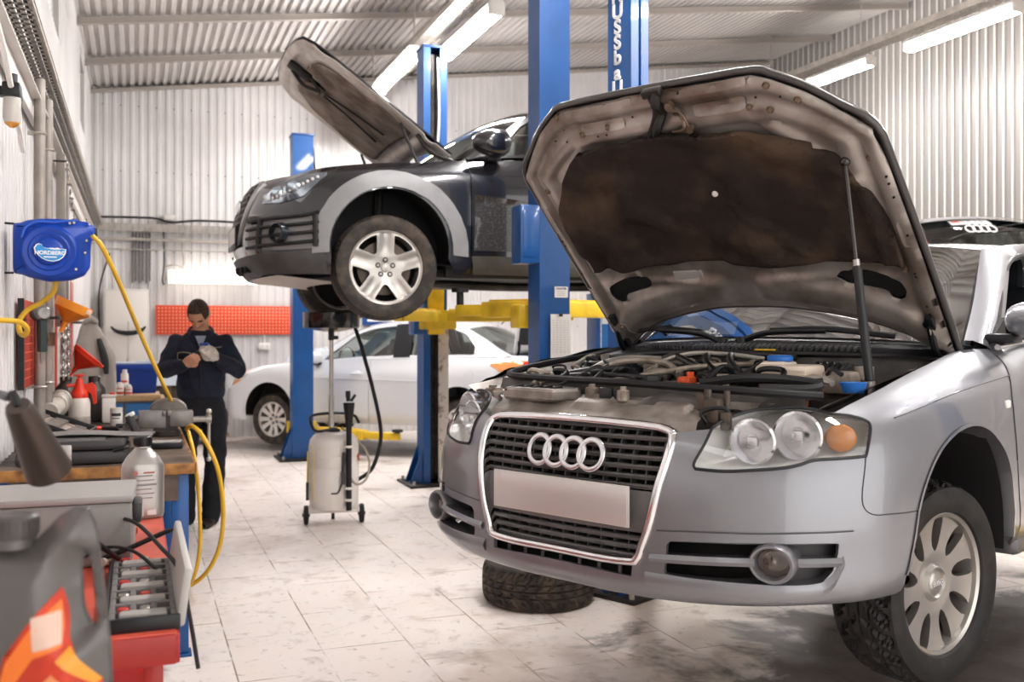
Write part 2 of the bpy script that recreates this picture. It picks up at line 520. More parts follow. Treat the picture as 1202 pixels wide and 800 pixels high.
# floor: worn concrete tiles
def floor_material():
    m = bpy.data.materials.new('worn_tiles'); m.use_nodes = True
    nt = m.node_tree; n = nt.nodes; l = nt.links; b = n['Principled BSDF']
    tc = n.new('ShaderNodeTexCoord')
    br = n.new('ShaderNodeTexBrick'); br.inputs['Scale'].default_value = 1.
    br.inputs['Brick Width'].default_value = .62; br.inputs['Row Height'].default_value = .41; br.inputs['Mortar Size'].default_value = .0045
    br.inputs['Mortar Smooth'].default_value = .3; br.offset = .5
    br.inputs['Color1'].default_value = (*lin('#f0e6df'), 1); br.inputs['Color2'].default_value = (*lin('#e6dad2'), 1); br.inputs['Mortar'].default_value = (*lin('#8d8078'), 1)
    mp = n.new('ShaderNodeMapping'); mp.inputs['Rotation'].default_value = (0, 0, PI / 2)
    l.new(tc.outputs['Object'], mp.inputs['Vector']); l.new(mp.outputs['Vector'], br.inputs['Vector'])
    def noise(sc_, det, lo, hi, inv=False, dist=0.):
        t = n.new('ShaderNodeTexNoise'); t.inputs['Scale'].default_value = sc_; t.inputs['Detail'].default_value = det; t.inputs['Roughness'].default_value = .6
        t.inputs['Distortion'].default_value = dist
        l.new(tc.outputs['Object'], t.inputs['Vector'])
        r = n.new('ShaderNodeMapRange'); r.inputs['From Min'].default_value = lo; r.inputs['From Max'].default_value = hi
        l.new(t.outputs['Fac'], r.inputs['Value']); return r.outputs['Result']
    def mix(a, col, fac, amt):
        x = n.new('ShaderNodeMix'); x.data_type = 'RGBA'
        mm = n.new('ShaderNodeMath'); mm.operation = 'MULTIPLY'; mm.inputs[1].default_value = amt
        l.new(fac, mm.inputs[0]); l.new(mm.outputs[0], x.inputs['Factor']); l.new(a, x.inputs['A']); x.inputs['B'].default_value = (*lin(col), 1)
        return x.outputs['Result']
    c = br.outputs['Color']
    keep = n.new('ShaderNodeMix'); keep.data_type = 'RGBA'; keep.inputs['B'].default_value = (*lin('#e9e0da'), 1)
    l.new(noise(3.3, 4, .42, .58), keep.inputs['Factor']); l.new(c, keep.inputs['A']); c = keep.outputs['Result']
    f1 = noise(.8, 6, .54, .66, dist=.8); f2 = noise(3.4, 10, .56, .68, dist=.7); f3 = noise(17., 8, .58, .70, dist=.5)
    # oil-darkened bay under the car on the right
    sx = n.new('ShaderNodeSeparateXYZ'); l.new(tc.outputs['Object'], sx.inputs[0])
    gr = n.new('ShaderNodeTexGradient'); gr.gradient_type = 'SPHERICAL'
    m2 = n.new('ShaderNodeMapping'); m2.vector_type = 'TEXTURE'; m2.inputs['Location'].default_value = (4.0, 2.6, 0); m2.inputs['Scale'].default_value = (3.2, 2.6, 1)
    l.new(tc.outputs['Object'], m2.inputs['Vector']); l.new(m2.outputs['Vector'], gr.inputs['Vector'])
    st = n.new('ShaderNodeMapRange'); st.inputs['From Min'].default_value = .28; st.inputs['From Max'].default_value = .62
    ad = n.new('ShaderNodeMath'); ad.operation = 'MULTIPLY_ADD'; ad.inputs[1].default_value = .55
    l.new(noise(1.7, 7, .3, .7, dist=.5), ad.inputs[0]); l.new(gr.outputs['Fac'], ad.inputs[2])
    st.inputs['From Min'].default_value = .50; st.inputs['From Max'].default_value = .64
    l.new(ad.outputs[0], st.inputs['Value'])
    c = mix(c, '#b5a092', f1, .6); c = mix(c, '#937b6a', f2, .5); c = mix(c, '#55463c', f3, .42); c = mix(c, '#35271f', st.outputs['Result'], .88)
    l.new(c, b.inputs['Base Color'])
    rr = n.new('ShaderNodeMapRange'); rr.inputs['To Min'].default_value = .28; rr.inputs['To Max'].default_value = .6
    l.new(noise(3., 5, .3, .7), rr.inputs['Value']); l.new(rr.outputs['Result'], b.inputs['Roughness'])
    bp = n.new('ShaderNodeBump'); bp.inputs['Strength'].default_value = .5; bp.inputs['Distance'].default_value = .004; bp.invert = True
    l.new(br.outputs['Fac'], bp.inputs['Height']); l.new(bp.outputs['Normal'], b.inputs['Normal'])
    return m
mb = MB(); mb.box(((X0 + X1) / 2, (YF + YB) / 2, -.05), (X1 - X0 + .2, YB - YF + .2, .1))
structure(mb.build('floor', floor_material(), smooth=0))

# ------------------------------------------------------------------ ceiling lamps
def strip_lamp(name, label, a, b, group, w_=.16):
    """a twin-tube fluorescent batten hanging between two points that share a height"""
    a, b = Vector(a), Vector(b); c = (a + b) / 2; L = (b - a).length
    t = thing(name, label, 'ceiling light', c, math.atan2(-(b - a).x, (b - a).y), group)
    mb = MB(); mb.prism([(-w_ / 2, .05), (-w_ / 2 + .03, .0), (w_ / 2 - .03, .0), (w_ / 2, .05), (w_ / 2 - .03, .09), (-w_ / 2 + .03, .09)], -L / 2, L / 2, basis((0, 0, 0), (1, 0, 0), (0, 0, 1)))
    mb.build('lamp_body', STEELW, t, smooth=0)
    mb = MB()
    mb.prism([(-w_ / 2 + .005, .012), (-w_ * .32, -.05), (w_ * .32, -.05), (w_ / 2 - .005, .012)], -L / 2 + .03, L / 2 - .03, basis((0, 0, 0), (1, 0, 0), (0, 0, 1)))
    mb.build('diffuser', TUBE, t, smooth=0)
    for s in (-1, 1): MB().box((0, s * (L / 2 - .02), 0), (w_, .035, .1), .008).build('end_cap', STEELW, t)
    return t
LZ = 4.4
strip_lamp('ceiling_lamp', 'long fluorescent lamp under the overhead rail, just above the open hood of the black car', (2.7, 9.9, LZ), (2.7, 11.5, LZ), 'lamps under the middle overhead rail')
strip_lamp('ceiling_lamp', 'fluorescent lamp farthest along the overhead rail, half hidden behind the black car hood', (2.7, 12.3, LZ), (2.7, 13.8, LZ), 'lamps under the middle overhead rail')
strip_lamp('ceiling_lamp', 'fluorescent lamp on the other side of the overhead rail, above the far blue lift post', (3.02, 8.25, LZ), (3.02, 9.85, LZ), 'lamps under the middle overhead rail')
strip_lamp('ceiling_lamp', 'fluorescent lamp nearer the gate under the grey wall rail, upper one of two', (9.0, 8.0, 5.05), (9.0, 9.67, 5.05), 'lamps under the rail by the grey wall')
strip_lamp('ceiling_lamp', 'fluorescent lamp by the grey wall just above the silver car hood', (9.0, 10.3, 5.05), (9.0, 11.75, 5.05), 'lamps under the rail by the grey wall')
for x, ys in ((2.7, (6.6, 4.4, 2.0)), (5.9, (4.4, 2.0)), (9.0, (5.2, 2.6))):  # unseen lamps; the middle row, without a rail, is added for light
    for y in ys:
        strip_lamp('ceiling_lamp', 'unseen fluorescent lamp over the front half of the hall', (x, y - .75, LZ if x < 8 else 5.05), (x, y + .75, LZ if x < 8 else 5.05), 'lamps over the front half of the hall')
def cable_tray(name, label, p, d, L, w_=.3, h=.07, m=GALV, tilt=0.):
    """perforated cable tray: bottom with slots and two side flanges"""
    t = thing(name, label, 'cable tray', p)
    M = basis((0, 0, 0), d, (Vector((0, 0, 1)).cross(Vector(d))))
    if tilt: M = M @ Matrix.Rotation(tilt, 4, 'X')
    mb = MB()
    nrow = max(3, int(w_ / .055))
    # bottom as bars between rows of slots
    for r in range(nrow + 1):
        y = -w_ / 2 + w_ * r / nrow
        mb.box((L / 2, y, 0), (L, .022, .003), M=M)
    n = int(L / .075)
    for k in range(n + 1): mb.box((k * L / n, 0, 0), (.026, w_, .003), M=M)
    mb.build('tray_floor', m, t, smooth=0)
    mb = MB()
    for s in (-1, 1):
        mb.box((L / 2, s * w_ / 2, h / 2), (L, .003, h), M=M)
        mb.box((L / 2, s * w_ / 2, h), (L, .014, .004), M=M)
    mb.build('side_flange', m, t, smooth=0)
    return t
t = cable_tray('cable_tray', 'perforated metal cable tray running along the top of the white left wall', (-.50, 1.2, 2.95), (0, 1, 0), 13.1, .13, .05)
mb = MB()
for k in range(3): mb.tube([(-.04 + .04 * k, .06, .02), (-.04 + .04 * k, 6, .02), (-.04 + .04 * k, 13, .02)], .011, 6, 4)
mb.build('cable', BLACK, t)
t = cable_tray('cable_tray', 'horizontal perforated cable tray across the back wall above the worker', (-.5, 14.36, 2.94), (1, 0, 0), 6.5, .08, .05, tilt=R(-80))
MB().tube([(0, -.03, .12), (.7, -.03, .13), (.95, -.03, .08), (1.4, -.03, .12), (2.6, -.03, .1)], .016, 6).build('cable', BLACK, t)
t = cable_tray('cable_tray', 'overhead rail tray carrying the middle row of fluorescent lamps', (2.87, -1.5, LZ + .16), (0, 1, 0), 15.5, .22, .07)
mb = MB()
for y in range(0, 16, 2): mb.cyl((0, y, .05), (0, y, roofz(2.87) - LZ - .2), .008, n=6)
mb.build('hanger_rod', GALV, t)
t = cable_tray('cable_tray', 'perforated rail tray beside the grey wall above two fluorescent lamps', (9.0, -1.5, 5.22), (0, 1, 0), 14.8, .2, .08)
mb = MB()
for y in range(0, 15, 2): mb.cyl((0, y, .05), (0, y, roofz(9.) - 5.26), .008, n=6)
mb.build('hanger_rod', GALV, t)
# ------------------------------------------------------------------ lifts
WHITEL = mat('white_lettering', '#f2f2f0', .5)
def lift_post(label, loc, rz, h, w_=.24, d_=.22, gusset=True, gap_right=0.):
    """two-post lift column: a channel whose open side looks along local +Y"""
    t = thing('lift_post', label, 'car lift', loc, rz, 'two-post lift columns')
    mb = MB(); th = .018
    hw, hd = w_ / 2, d_ / 2
    sec = [(-hw, -hd), (hw, -hd), (hw, hd), (hw - .07, hd), (hw - .07, hd - th), (hw - th, hd - th), (hw - th, -hd + th), (-hw + th, -hd + th), (-hw + th, hd - th), (-hw + .07, hd - th), (-hw + .07, hd), (-hw, hd)]
    mb.prism(sec, .02, h)
    mb.build('column', BLUE, t, smooth=0)
    mb = MB(); mb.box((0, 0, h + .012), (w_ + .02, d_ + .02, .024), .004)
    for s in (-1, 1): mb.cyl((s * hw * .6, -hd - .004, h - .05), (s * hw * .6, -hd + .01, h - .05), .012, n=8)
    mb.build('top_plate', mat('lift_blue_dark', '#16447c', .45, coat=.2), t)
    mb = MB(); mb.box((0, 0, .012), (w_ + (.34 if w_ > .2 else .22), d_ + (.3 if w_ > .2 else .2), .024), .004)
    mb.build('base_plate', mat('greasy_steel', '#3c3734', .5, .6, var=.4, vscale=12), t)
    mb = MB()
    for sx in (-1, 1):
        for sy in (-1, 1): mb.cyl((sx * (hw + (.12 if w_ > .2 else .075)), sy * (hd + (.1 if w_ > .2 else .06)), .02), (sx * (hw + (.12 if w_ > .2 else .075)), sy * (hd + (.1 if w_ > .2 else .06)), .06), .016, n=6)
    mb.build('anchor_bolt', STEEL, t)
    if gusset:
        for s in (-1, 1):
            for y in (-hd + .02, hd - .03):
                mb = MB(); M = basis((s * hw, y, .024), (s, 0, 0), (0, 0, 1))
                mb.prism([(0, 0), (.13 if w_ > .2 else .07, 0), (.11 if w_ > .2 else .06, .05), (.0, .36)], -.006, .006, M); mb.build('gusset', BLUE, t, smooth=0)
    mb = MB(); mb.box((0, .02, h / 2), (w_ - .07, .02, h - .1)); mb.cyl((-.03, .05, .1), (-.03, .05, h - .05), .012, n=8); mb.cyl((.04, .05, .1), (.04, .05, h - .05), .02, n=8)
    mb.build('slide_rail', DSTEEL, t)
    return t
def carriage(t, z, w_=.16, d_=.12, y=.1, h=.6):
    mb = MB(); mb.box((0, y, z + h / 2 - .1), (w_, d_, h), .012)
    mb.box((0, y + .1, z + .03), (.34, .16, .16), .012)
    mb.build('carriage', YEL, t)
def arm(t, p0, p1, lift=.1):
    """telescopic arm with a screw pad, given in the post's own frame"""
    p0, p1 = Vector(p0), Vector(p1); d = p1 - p0; m = p0.lerp(p1, .62)
    mb = MB()
    M, L = mb.frame(p0, p1)
    M = basis(p0, d, Vector((0, 0, 1)).cross(d)); L = d.length
    mb.box((L * .31, 0, 0), (L * .64, .13, .11), .01, M=M); mb.box((L * .3, 0, .06), (L * .5, .09, .02), .004, M=M)
    a = mb.build('arm', YEL, t)
    mb = MB(); mb.box((L * .8, 0, -.002), (L * .44, .09, .08), .008, M=M); mb.build('arm_extension', YEL, a)
    mb = MB(); q = p1 + Vector((0, 0, .03)); mb.cyl(q, q + Vector((0, 0, lift)), .026, n=12); mb.cyl(q + Vector((0, 0, lift)), q + Vector((0, 0, lift + .03)), .062, n=18)
    mb.build('lift_pad', RUB, a)
# post in front of the black car
pN = lift_post('nearest tall blue lift post, with a white paper sheet and a sticker on it', (2.563, 6.0, 0), 0, 4.3, .215, .2)
carriage(pN, 1.58)
arm(pN, (-.02, .2, 1.66), (-.38, .74, 1.66), .1); arm(pN, (.05, .2, 1.66), (1.25, .7, 1.66), .1)
mb = MB(); mb.box((-.175, -.02, 2.14), (.135, .17, .38), .008); mb.box((-.175, -.107, 2.14), (.1, .006, .3), .002)
mb.build('control_box', BLUE, pN)
mb = MB(); mb.box((.045, -.1025, 1.765), (.095, .003, .072))
st = mb.build('sticker', PAPER, pN, smooth=0)
text('HUNTER', 'lettering', mat('ink', '#2b2b33', .7), st, .019, basis((.045, -.1045, 1.787), (1, 0, 0), (0, 0, 1)), .0004, bold=.0005)
mb = MB()
for k in range(3): mb.box((.045, -.1045, 1.768 - k * .012), (.06, .0006, .003))
mb.build('printed_line', mat('ink_pale', '#a9a29c', .7), st, smooth=0)
# paper sheet hung on the post
t = thing('paper_sheet', 'white paper form clipped to the nearest blue lift post', 'paper', (2.60, 5.893, 1.47))
mb = MB(); mb.grid(lambda u, v: ((u - .5) * .145, -.004 - .004 * math.sin(v * 3), (v - .5) * .3), 6, 10); mb.build('sheet', PAPER, t)
mb = MB()
for k in range(14): mb.box((0.0, -.0095, .11 - k * .016), (.115, .0004, .0012))
for k in range(5): mb.box((-.055 + k * .027, -.0095, 0), (.0011, .0004, .23))
mb.build('printed_line', mat('ink_pale', '#a9a29c', .7), t, smooth=0)
mb = MB(); mb.box((0, -.012, .145), (.022, .014, .02), .003); mb.box((-.01, -.01, -.148), (.065, .01, .012), .002); mb.build('clip', BLACK, t)
# post behind the black car
pF = lift_post('blue lift post behind the front wheel of the black car, with a peeling pale strip', (2.747, 9.389, 0), PI, 4.3, .24, .24)
carriage(pF, 1.58)
arm(pF, (.02, .2, 1.66), (.75, .75, 1.66), .1); arm(pF, (-.05, .2, 1.66), (-1.2, .7, 1.66), .1)
mb = MB(); mb.box((-.075, .14, .78), (.1, .03, 1.5), .004); mb.build('cover_strip', mat('peeling_white', '#cfc6bc', .6, col2='#7d6a5c', vscale=16, contrast=(.55, .7)), pF)
mb = MB(); mb.box((.17, .02, 1.58), (.1, .2, .2), .01); mb.build('control_box', BLUE, pF)
mb = MB(); mb.tube([(-.02, .13, 4.2), (-.03, .14, 3.6), (.0, .15, 3.1), (-.02, .13, 2.6)], .012, 6); mb.build('hydraulic_hose', WHITEP, pF)
# post in front of the pale saloon
p3 = lift_post('shorter blue lift post standing beside the front door of the pale silver saloon', (1.835, 11.774, 0), 0, 3.82, .24, .24)
mb = MB(); mb.box((0, .1, .5), (.17, .12, .55), .012); mb.box((0.03, .2, .36), (.34, .16, .14), .012); mb.build('carriage', YEL, p3)
arm(p3, (.14, .06, .30), (.98, -.74, .30), .02)
mb = MB(); mb.tube([(.13, -.02, 3.7), (.16, -.03, 3.3), (.15, -.02, 2.9), (.13, .0, 2.4)], .012, 6); mb.build('hydraulic_hose', BLACK, p3)
# lettered post on the far side of the silver car
pL = lift_post('blue lift post with white vertical lettering behind the open silver hood', (2.64, 5.02, 0), R(205.64), 3.7, .165, .165)
mb = MB(); mb.box((0, .09, .62), (.15, .1, .5), .012); mb.box((0, .18, .5), (.3, .14, .12), .012); mb.build('carriage', YEL, pL)
arm(pL, (.05, .2, .5), (.9, .75, .5), .06); arm(pL, (-.05, .2, .5), (-.45, .75, .5), .06)
LT = holder('lettering', pL)
for k, ch in enumerate('NUSSBAUM'):
    cu = bpy.data.curves.new('letter', 'FONT'); cu.body = ch if ch not in 'BA' else ch.lower(); cu.size = .112; cu.align_x = 'CENTER'; cu.fill_mode = 'NONE'; cu.bevel_depth = .0045; cu.bevel_resolution = 0
    cu.materials.append(WHITEL)
    o = bpy.data.objects.new('letter', cu); COL.objects.link(o); o.parent = LT
    TEXTS.append(o); o.matrix_local = basis((.086, -.012, 3.375 - .087 * k), (0, 1, 0), (0, 0, 1)) @ Matrix.Diagonal((.95, 1, 1, 1))
# near-side post of the same lift is out of the picture; its arm reaches under the sill
pA = lift_post('blue lift post beside the silver car door, its yellow arm under the sill', (3.9, 2.2, 0), R(25.64), 3.7, .2, .2)
mb = MB(); mb.box((0, .09, .62), (.15, .1, .5), .012); mb.box((0, .18, .5), (.3, .14, .12), .012); mb.build('carriage', YEL, pA)
arm(pA, (.05, .2, .5), (.4, .72, .5), .06); arm(pA, (-.05, .2, .56), (-.62, .70, .56), .095)

# ------------------------------------------------------------------ back wall
strip = thing('wall_lamp', 'white fluorescent wall lamp glowing on the back wall above the orange pegboard', 'wall lamp', (1.02, 14.38, 2.275))
mb = MB(); mb.box((0, .04, 0), (1.24, .05, .13), .012); mb.build('lamp_body', STEELW, strip)
mb = MB(); mb.prism([(.0, -.065), (.015, -.09), (.06, -.085), (.085, -.03), (.085, .03), (.06, .085), (.015, .09), (0, .065)], -.6, .6, basis((0, .02, 0), (0, -1, 0), (0, 0, 1)))
mb.build('diffuser', mat('wall_tube_light', '#ffffff', .3, emit='#fff6ea', estr=WLAMP), strip)
mb = MB()
for x in (-.45, -.15, .15, .45): mb.box((x, -.03, -.085), (.03, .09, .016), .004)
mb.build('clip', STEELW, strip)
def dots(name, base, dot, pitch, r):
    m = bpy.data.materials.new(name); m.use_nodes = True
    nt = m.node_tree; n = nt.nodes; l = nt.links; b = n['Principled BSDF']; b.inputs['Roughness'].default_value = .5
    tc = n.new('ShaderNodeTexCoord'); sp = n.new('ShaderNodeSeparateXYZ'); l.new(tc.outputs['Object'], sp.inputs[0])
    ds = []
    for ax in (0, 2):
        a = n.new('ShaderNodeMath'); a.operation = 'MULTIPLY'; a.inputs[1].default_value = 1 / pitch; l.new(sp.outputs[ax], a.inputs[0])
        f = n.new('ShaderNodeMath'); f.operation = 'FRACT'; l.new(a.outputs[0], f.inputs[0])
        s = n.new('ShaderNodeMath'); s.operation = 'SUBTRACT'; s.inputs[1].default_value = .5; l.new(f.outputs[0], s.inputs[0])
        p = n.new('ShaderNodeMath'); p.operation = 'POWER'; p.inputs[1].default_value = 2; l.new(s.outputs[0], p.inputs[0]); ds.append(p)
    ad = n.new('ShaderNodeMath'); l.new(ds[0].outputs[0], ad.inputs[0]); l.new(ds[1].outputs[0], ad.inputs[1])
    lt = n.new('ShaderNodeMath'); lt.operation = 'LESS_THAN'; lt.inputs[1].default_value = (r / pitch) ** 2; l.new(ad.outputs[0], lt.inputs[0])
    mx = n.new('ShaderNodeMix'); mx.data_type = 'RGBA'; l.new(lt.outputs[0], mx.inputs['Factor'])
    mx.inputs['A'].default_value = (*lin(base), 1); mx.inputs['B'].default_value = (*lin(dot), 1)
    l.new(mx.outputs['Result'], b.inputs['Base Color'])
    return m
t = thing('pegboard', 'long orange perforated tool board on the back wall behind the worker', 'pegboard', (1.3, 14.44, 1.675))
mb = MB(); mb.box((0, 0, 0), (2.1, .018, .41), .004); mb.build('panel', dots('orange_pegboard', '#d9431a', '#efb497', .047, .010), t)
mb = MB()
for x in (-1, 1): mb.box((x * 1.03, .02, 0), (.03, .03, .41))
mb.build('bracket', ORANGE, t)
t = thing('electric_cabinet', 'tall pale wall cabinet on the back wall left of the orange pegboard', 'cabinet', (-.13, 14.34, 1.42))
mb = MB(); mb.box((0, .02, 0), (.58, .16, 1.34), .01); mb.build('body', STEELW, t)
mb = MB(); mb.box((0, -.075, 0), (.53, .02, 1.28), .006)
d = mb.build('door', mat('cabinet_cream', '#ddd6ce', .45), t)
mb = MB(); mb.cyl((.22, -.085, -.38), (.22, -.1, -.38), .014, n=12); mb.build('lock', DSTEEL, d)
t = thing('hanging_squeegee', 'black curved squeegee on a thin rod in front of the pale wall cabinet', 'squeegee', (-.1, 14.17, 1.05))
mb = MB()
mb.tube([(-.22, 0, .53), (-.16, 0, .475), (-.06, 0, .445), (.06, 0, .445), (.16, 0, .475), (.22, 0, .53)], lambda u: .012 + .022 * math.sin(PI * u), 8)
mb.build('blade', BLACK, t)
mb = MB(); mb.cyl((0, 0, 0), (0, 0, .6), .008, n=8); mb.cyl((0, 0, 0), (0, 0, .1), .025, .018, n=10); mb.build('rod', GALV, t)
# conduits
t = thing('conduit_pipe', 'thin horizontal conduit pipe under the cable tray on the back wall', 'pipe', (0, 14.42, 2.78))
mb = MB(); mb.cyl((-.5, 0, 0), (6., 0, 0), .022, n=8); mb.cyl((-.45, 0, -.14), (6., 0, -.14), .01, n=6)
mb.tube([(.62, .02, .12), (.6, -.02, -.1), (.62, 0, -.35), (.5, 0, -.34), (.385, .03, -.36)], .012, 6)
mb.build('pipe', GALV, t)
mb = MB()
for k in range(6): mb.cyl((-.05 + k * .045, .03, .1), (-.05 + k * .045, .03, -.60 + .03 * (k % 2)), .012, n=6)
mb.build('cable_bundle', GREYP, t)
mb = MB(); mb.tube([(.35, .02, .16), (.36, .0, -.3), (.34, .0, -.55), (.36, 0, -.62)], .01, 6); mb.tube([(-.34, .02, -.2), (-.47, 0, -.7), (-.47, 0, -1.2), (-.5, 0, -1.3)], .011, 6); mb.build('cable', BLACK, t)
t = thing('junction_box', 'small grey junction box on the cable tray of the back wall', 'junction box', (.42, 14.42, 3.09))
mb = MB(); mb.box((0, 0, 0), (.16, .1, .1), .01); mb.build('body', GALV, t); MB().box((0, -.055, 0), (.13, .014, .075), .004).build('lid', STEELW, t)
t = thing('wall_socket', 'white double socket on the back wall beside the first blue lift post', 'socket', (1.72, 14.45, 1.3))
mb = MB(); mb.box((0, 0, 0), (.16, .05, .1), .012); mb.build('body', WHITEP, t); MB().cyl((0, -.0, .05), (0, 0, .5), .012, n=8).build('conduit', WHITEP, t)
mb = MB()
for s in (-1, 1): mb.cyl((s * .038, -.025, 0), (s * .038, -.03, 0), .025, n=14)
mb.build('face', STEELW, t)
# blue banner far back
t = thing('banner', 'small blue banner with a pale printed band on the back wall, under the black car', 'banner', (3.62, 14.44, 1.82))
mb = MB(); mb.box((0, 0, 0), (.95, .012, .42), .003); mb.build('cloth', mat('banner_blue', '#1d4a8f', .6, var=.3, vscale=9), t)
mb = MB()
for k in range(9): mb.box((-.38 + k * .095, -.008, .0 + .01 * (k % 2)), (.07, .004, .1))
mb.box((0, -.008, -.14), (.8, .004, .03)); mb.build('printed_band', WHITEL, t, smooth=0)
# blue service cabinet seen between the post and the hood
t = thing('service_station', 'blue upright workshop machine with a printed label beside the open silver hood', 'workshop machine', (3.63, 7.0, 0), R(-14))
mb = MB(); mb.box((0, .2, .86), (.42, .42, 1.68), .015)
mb.build('body', mat('machine_blue', '#1f63b0', .42, var=.1, vscale=4), t)
mb = MB()
for s in (-1, 1): mb.prism([(.0, 1.69), (.4, 1.69), (.4, 1.82), (.24, 1.82)], s * .2 - .012, s * .2 + .012, basis((0, 0, 0), (0, 1, 0), (0, 0, 1)))
mb.box((0, .38, 1.75), (.4, .03, .14), .006)
mb.build('hood_frame', mat('machine_blue_light', '#4d8cc9', .4), t, smooth=0)
mb = MB(); mb.box((0, .15, 1.75), (.36, .28, .01), rot=(R(24), 0, 0)); mb.build('sloping_panel', WHITEP, t, smooth=0)
mb = MB()
for k in range(3): mb.box((-.12 + k * .12, .12, 1.742), (.012, .18, .02), rot=(R(24), 0, 0))
mb.build('handle', BLACK, t)
mb = MB(); mb.box((-.03, -.013, 1.38), (.3, .006, .52)); lb = mb.build('label_plate', mat('label_blue', '#2a6fb6', .5), t, smooth=0)
mb = MB(); mb.box((-.03, -.018, 1.59), (.28, .004, .045))
for z in (1.64, 1.12): mb.box((-.03, -.018, z), (.3, .004, .006))
for x in (-.178, .118): mb.box((x, -.018, 1.38), (.006, .004, .52))
for k in range(9): mb.box((.03 - .012 * (k % 3), -.018, 1.52 - k * .036), (.14 - .02 * (k % 2), .004, .009))
mb.box((-.13, -.018, 1.25), (.07, .004, .03)); mb.build('printed_line', WHITEL, lb, smooth=0)
# ------------------------------------------------------------------ car materials
SILVER = mat('silver_paint', '#85858a', .4, .68, coat=.8)
CHROME = mat('chrome', '#e6e6e8', .1, 1.)
SATIN = mat('satin_alloy', '#b9b4ae', .33, .8, var=.12, vscale=8)
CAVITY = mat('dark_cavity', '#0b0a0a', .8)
GRILLE = mat('grille_grey', '#5f5c5b', .42, .35)
TYRE = mat('tyre_rubber', '#131212', .6, 0, col2='#2b2725', vscale=14, contrast=(.45, .75))
TYREF = mat('dusty_tyre', '#2c2926', .75, 0, col2='#55493f', vscale=12, contrast=(.4, .7))
def thin_glass(name, tint, base, edge, rough=.02):
    m = bpy.data.materials.new(name); m.use_nodes = True
    nt = m.node_tree; n = nt.nodes; l = nt.links; n.remove(n['Principled BSDF']); out = n['Material Output']
    tr = n.new('ShaderNodeBsdfTransparent'); tr.inputs['Color'].default_value = (*lin(tint), 1)
    gl = n.new('ShaderNodeBsdfGlossy'); gl.inputs['Roughness'].default_value = rough
    lw = n.new('ShaderNodeLayerWeight'); lw.inputs['Blend'].default_value = .35
    mr = n.new('ShaderNodeMapRange'); mr.inputs['To Min'].default_value = base; mr.inputs['To Max'].default_value = edge
    l.new(lw.outputs['Fresnel'], mr.inputs['Value'])
    mx = n.new('ShaderNodeMixShader'); l.new(mr.outputs['Result'], mx.inputs['Fac']); l.new(tr.outputs[0], mx.inputs[1]); l.new(gl.outputs[0], mx.inputs[2])
    l.new(mx.outputs[0], out.inputs['Surface'])
    return m
GLASS = thin_glass('car_glass', '#c3cdc9', .10, .75)
WSGLASS = thin_glass('windscreen_glass', '#868d8a', .4, .95)
LENS = thin_glass('lens_glass', '#f8f8f7', .09, .5)
REFL = mat('lamp_reflector', '#e9e9ec', .14, .95)
AMBER = mat('amber_lens', '#f2a05c', .12, 0, trans=.2, coat=.6)
REDLENS = mat('red_lens', '#d3341f', .15, 0, trans=.1)
SEAT = mat('seat_cloth', '#2a2b30', .8)
BODYBLACK = mat('unpainted_black', '#1d1c1d', .5, 0, var=.25, vscale=8)

# ------------------------------------------------------------------ wheels (axle along local Y, outer face at +Y)
def tyre_mesh(Ro, Ri, w_, kind='v', nseg=220, blocks=60):
    mb = MB(); hw = w_ / 2
    side = [(Ri, hw * .80), (Ri + .006, hw * .90), (Ri + (Ro - Ri) * .3, hw * .99), (Ri + (Ro - Ri) * .55, hw), (Ri + (Ro - Ri) * .8, hw * .95), (Ro - .016, hw * .87)]
    nt = 30
    tread = [(Ro - .010 * abs(2 * i / nt - 1) ** 4 - .001, hw * .80 * (1 - 2 * i / nt)) for i in range(nt + 1)]
    prof = side + tread + [(r, -y) for r, y in reversed(side)]
    ns = len(side)
    def fn(u, v):
        j = int(round(v * (len(prof) - 1))); r, y = prof[j]; a = u * 2 * PI
        k = j - ns
        if 0 <= k <= nt:
            q = abs(2 * k / nt - 1); sgn = 1 if k < nt / 2 else -1
            g = 0
            if kind == 'v':
                ph = (u * blocks / 2 * 1. + q * 1.1) % 1
                if ph < .26 and q > .1: g = 1
                if abs(q - .40) < .05 or q < .06: g = 1
                ph2 = (u * blocks + q * 1.6) % 1
                if q > .62 and ph2 < .24: g = 1
            else:
                if abs(q - .28) < .05 or abs(q - .68) < .045: g = 1
                if ((u * blocks) + .25 * q) % 1 < .16 and (q > .7 or .3 < q < .62): g = 1
            r -= .011 * g
        elif k == -1 or k == nt + 1:
            if (u * blocks * 1.) % 1 < .24: r -= .004
        return (r * math.cos(a), y, r * math.sin(a))
    mb.grid(fn, nseg, len(prof), cu=True)
    return mb
def roundpoly(pts, r=.25, per=4):
    """corner-cut smoothing of a 2-D outline"""
    out = []
    n = len(pts)
    for i in range(n):
        a, b, c = Vector(pts[i - 1][:2]), Vector(pts[i][:2]), Vector(pts[(i + 1) % n][:2])
        p, q = b.lerp(a, r), b.lerp(c, r)
        for k in range(per + 1):
            t = k / per
            out.append(tuple((1 - t) ** 2 * p + 2 * t * (1 - t) * b + t * t * q))
    return out
def pol(r, a): return (r * math.cos(a), r * math.sin(a))
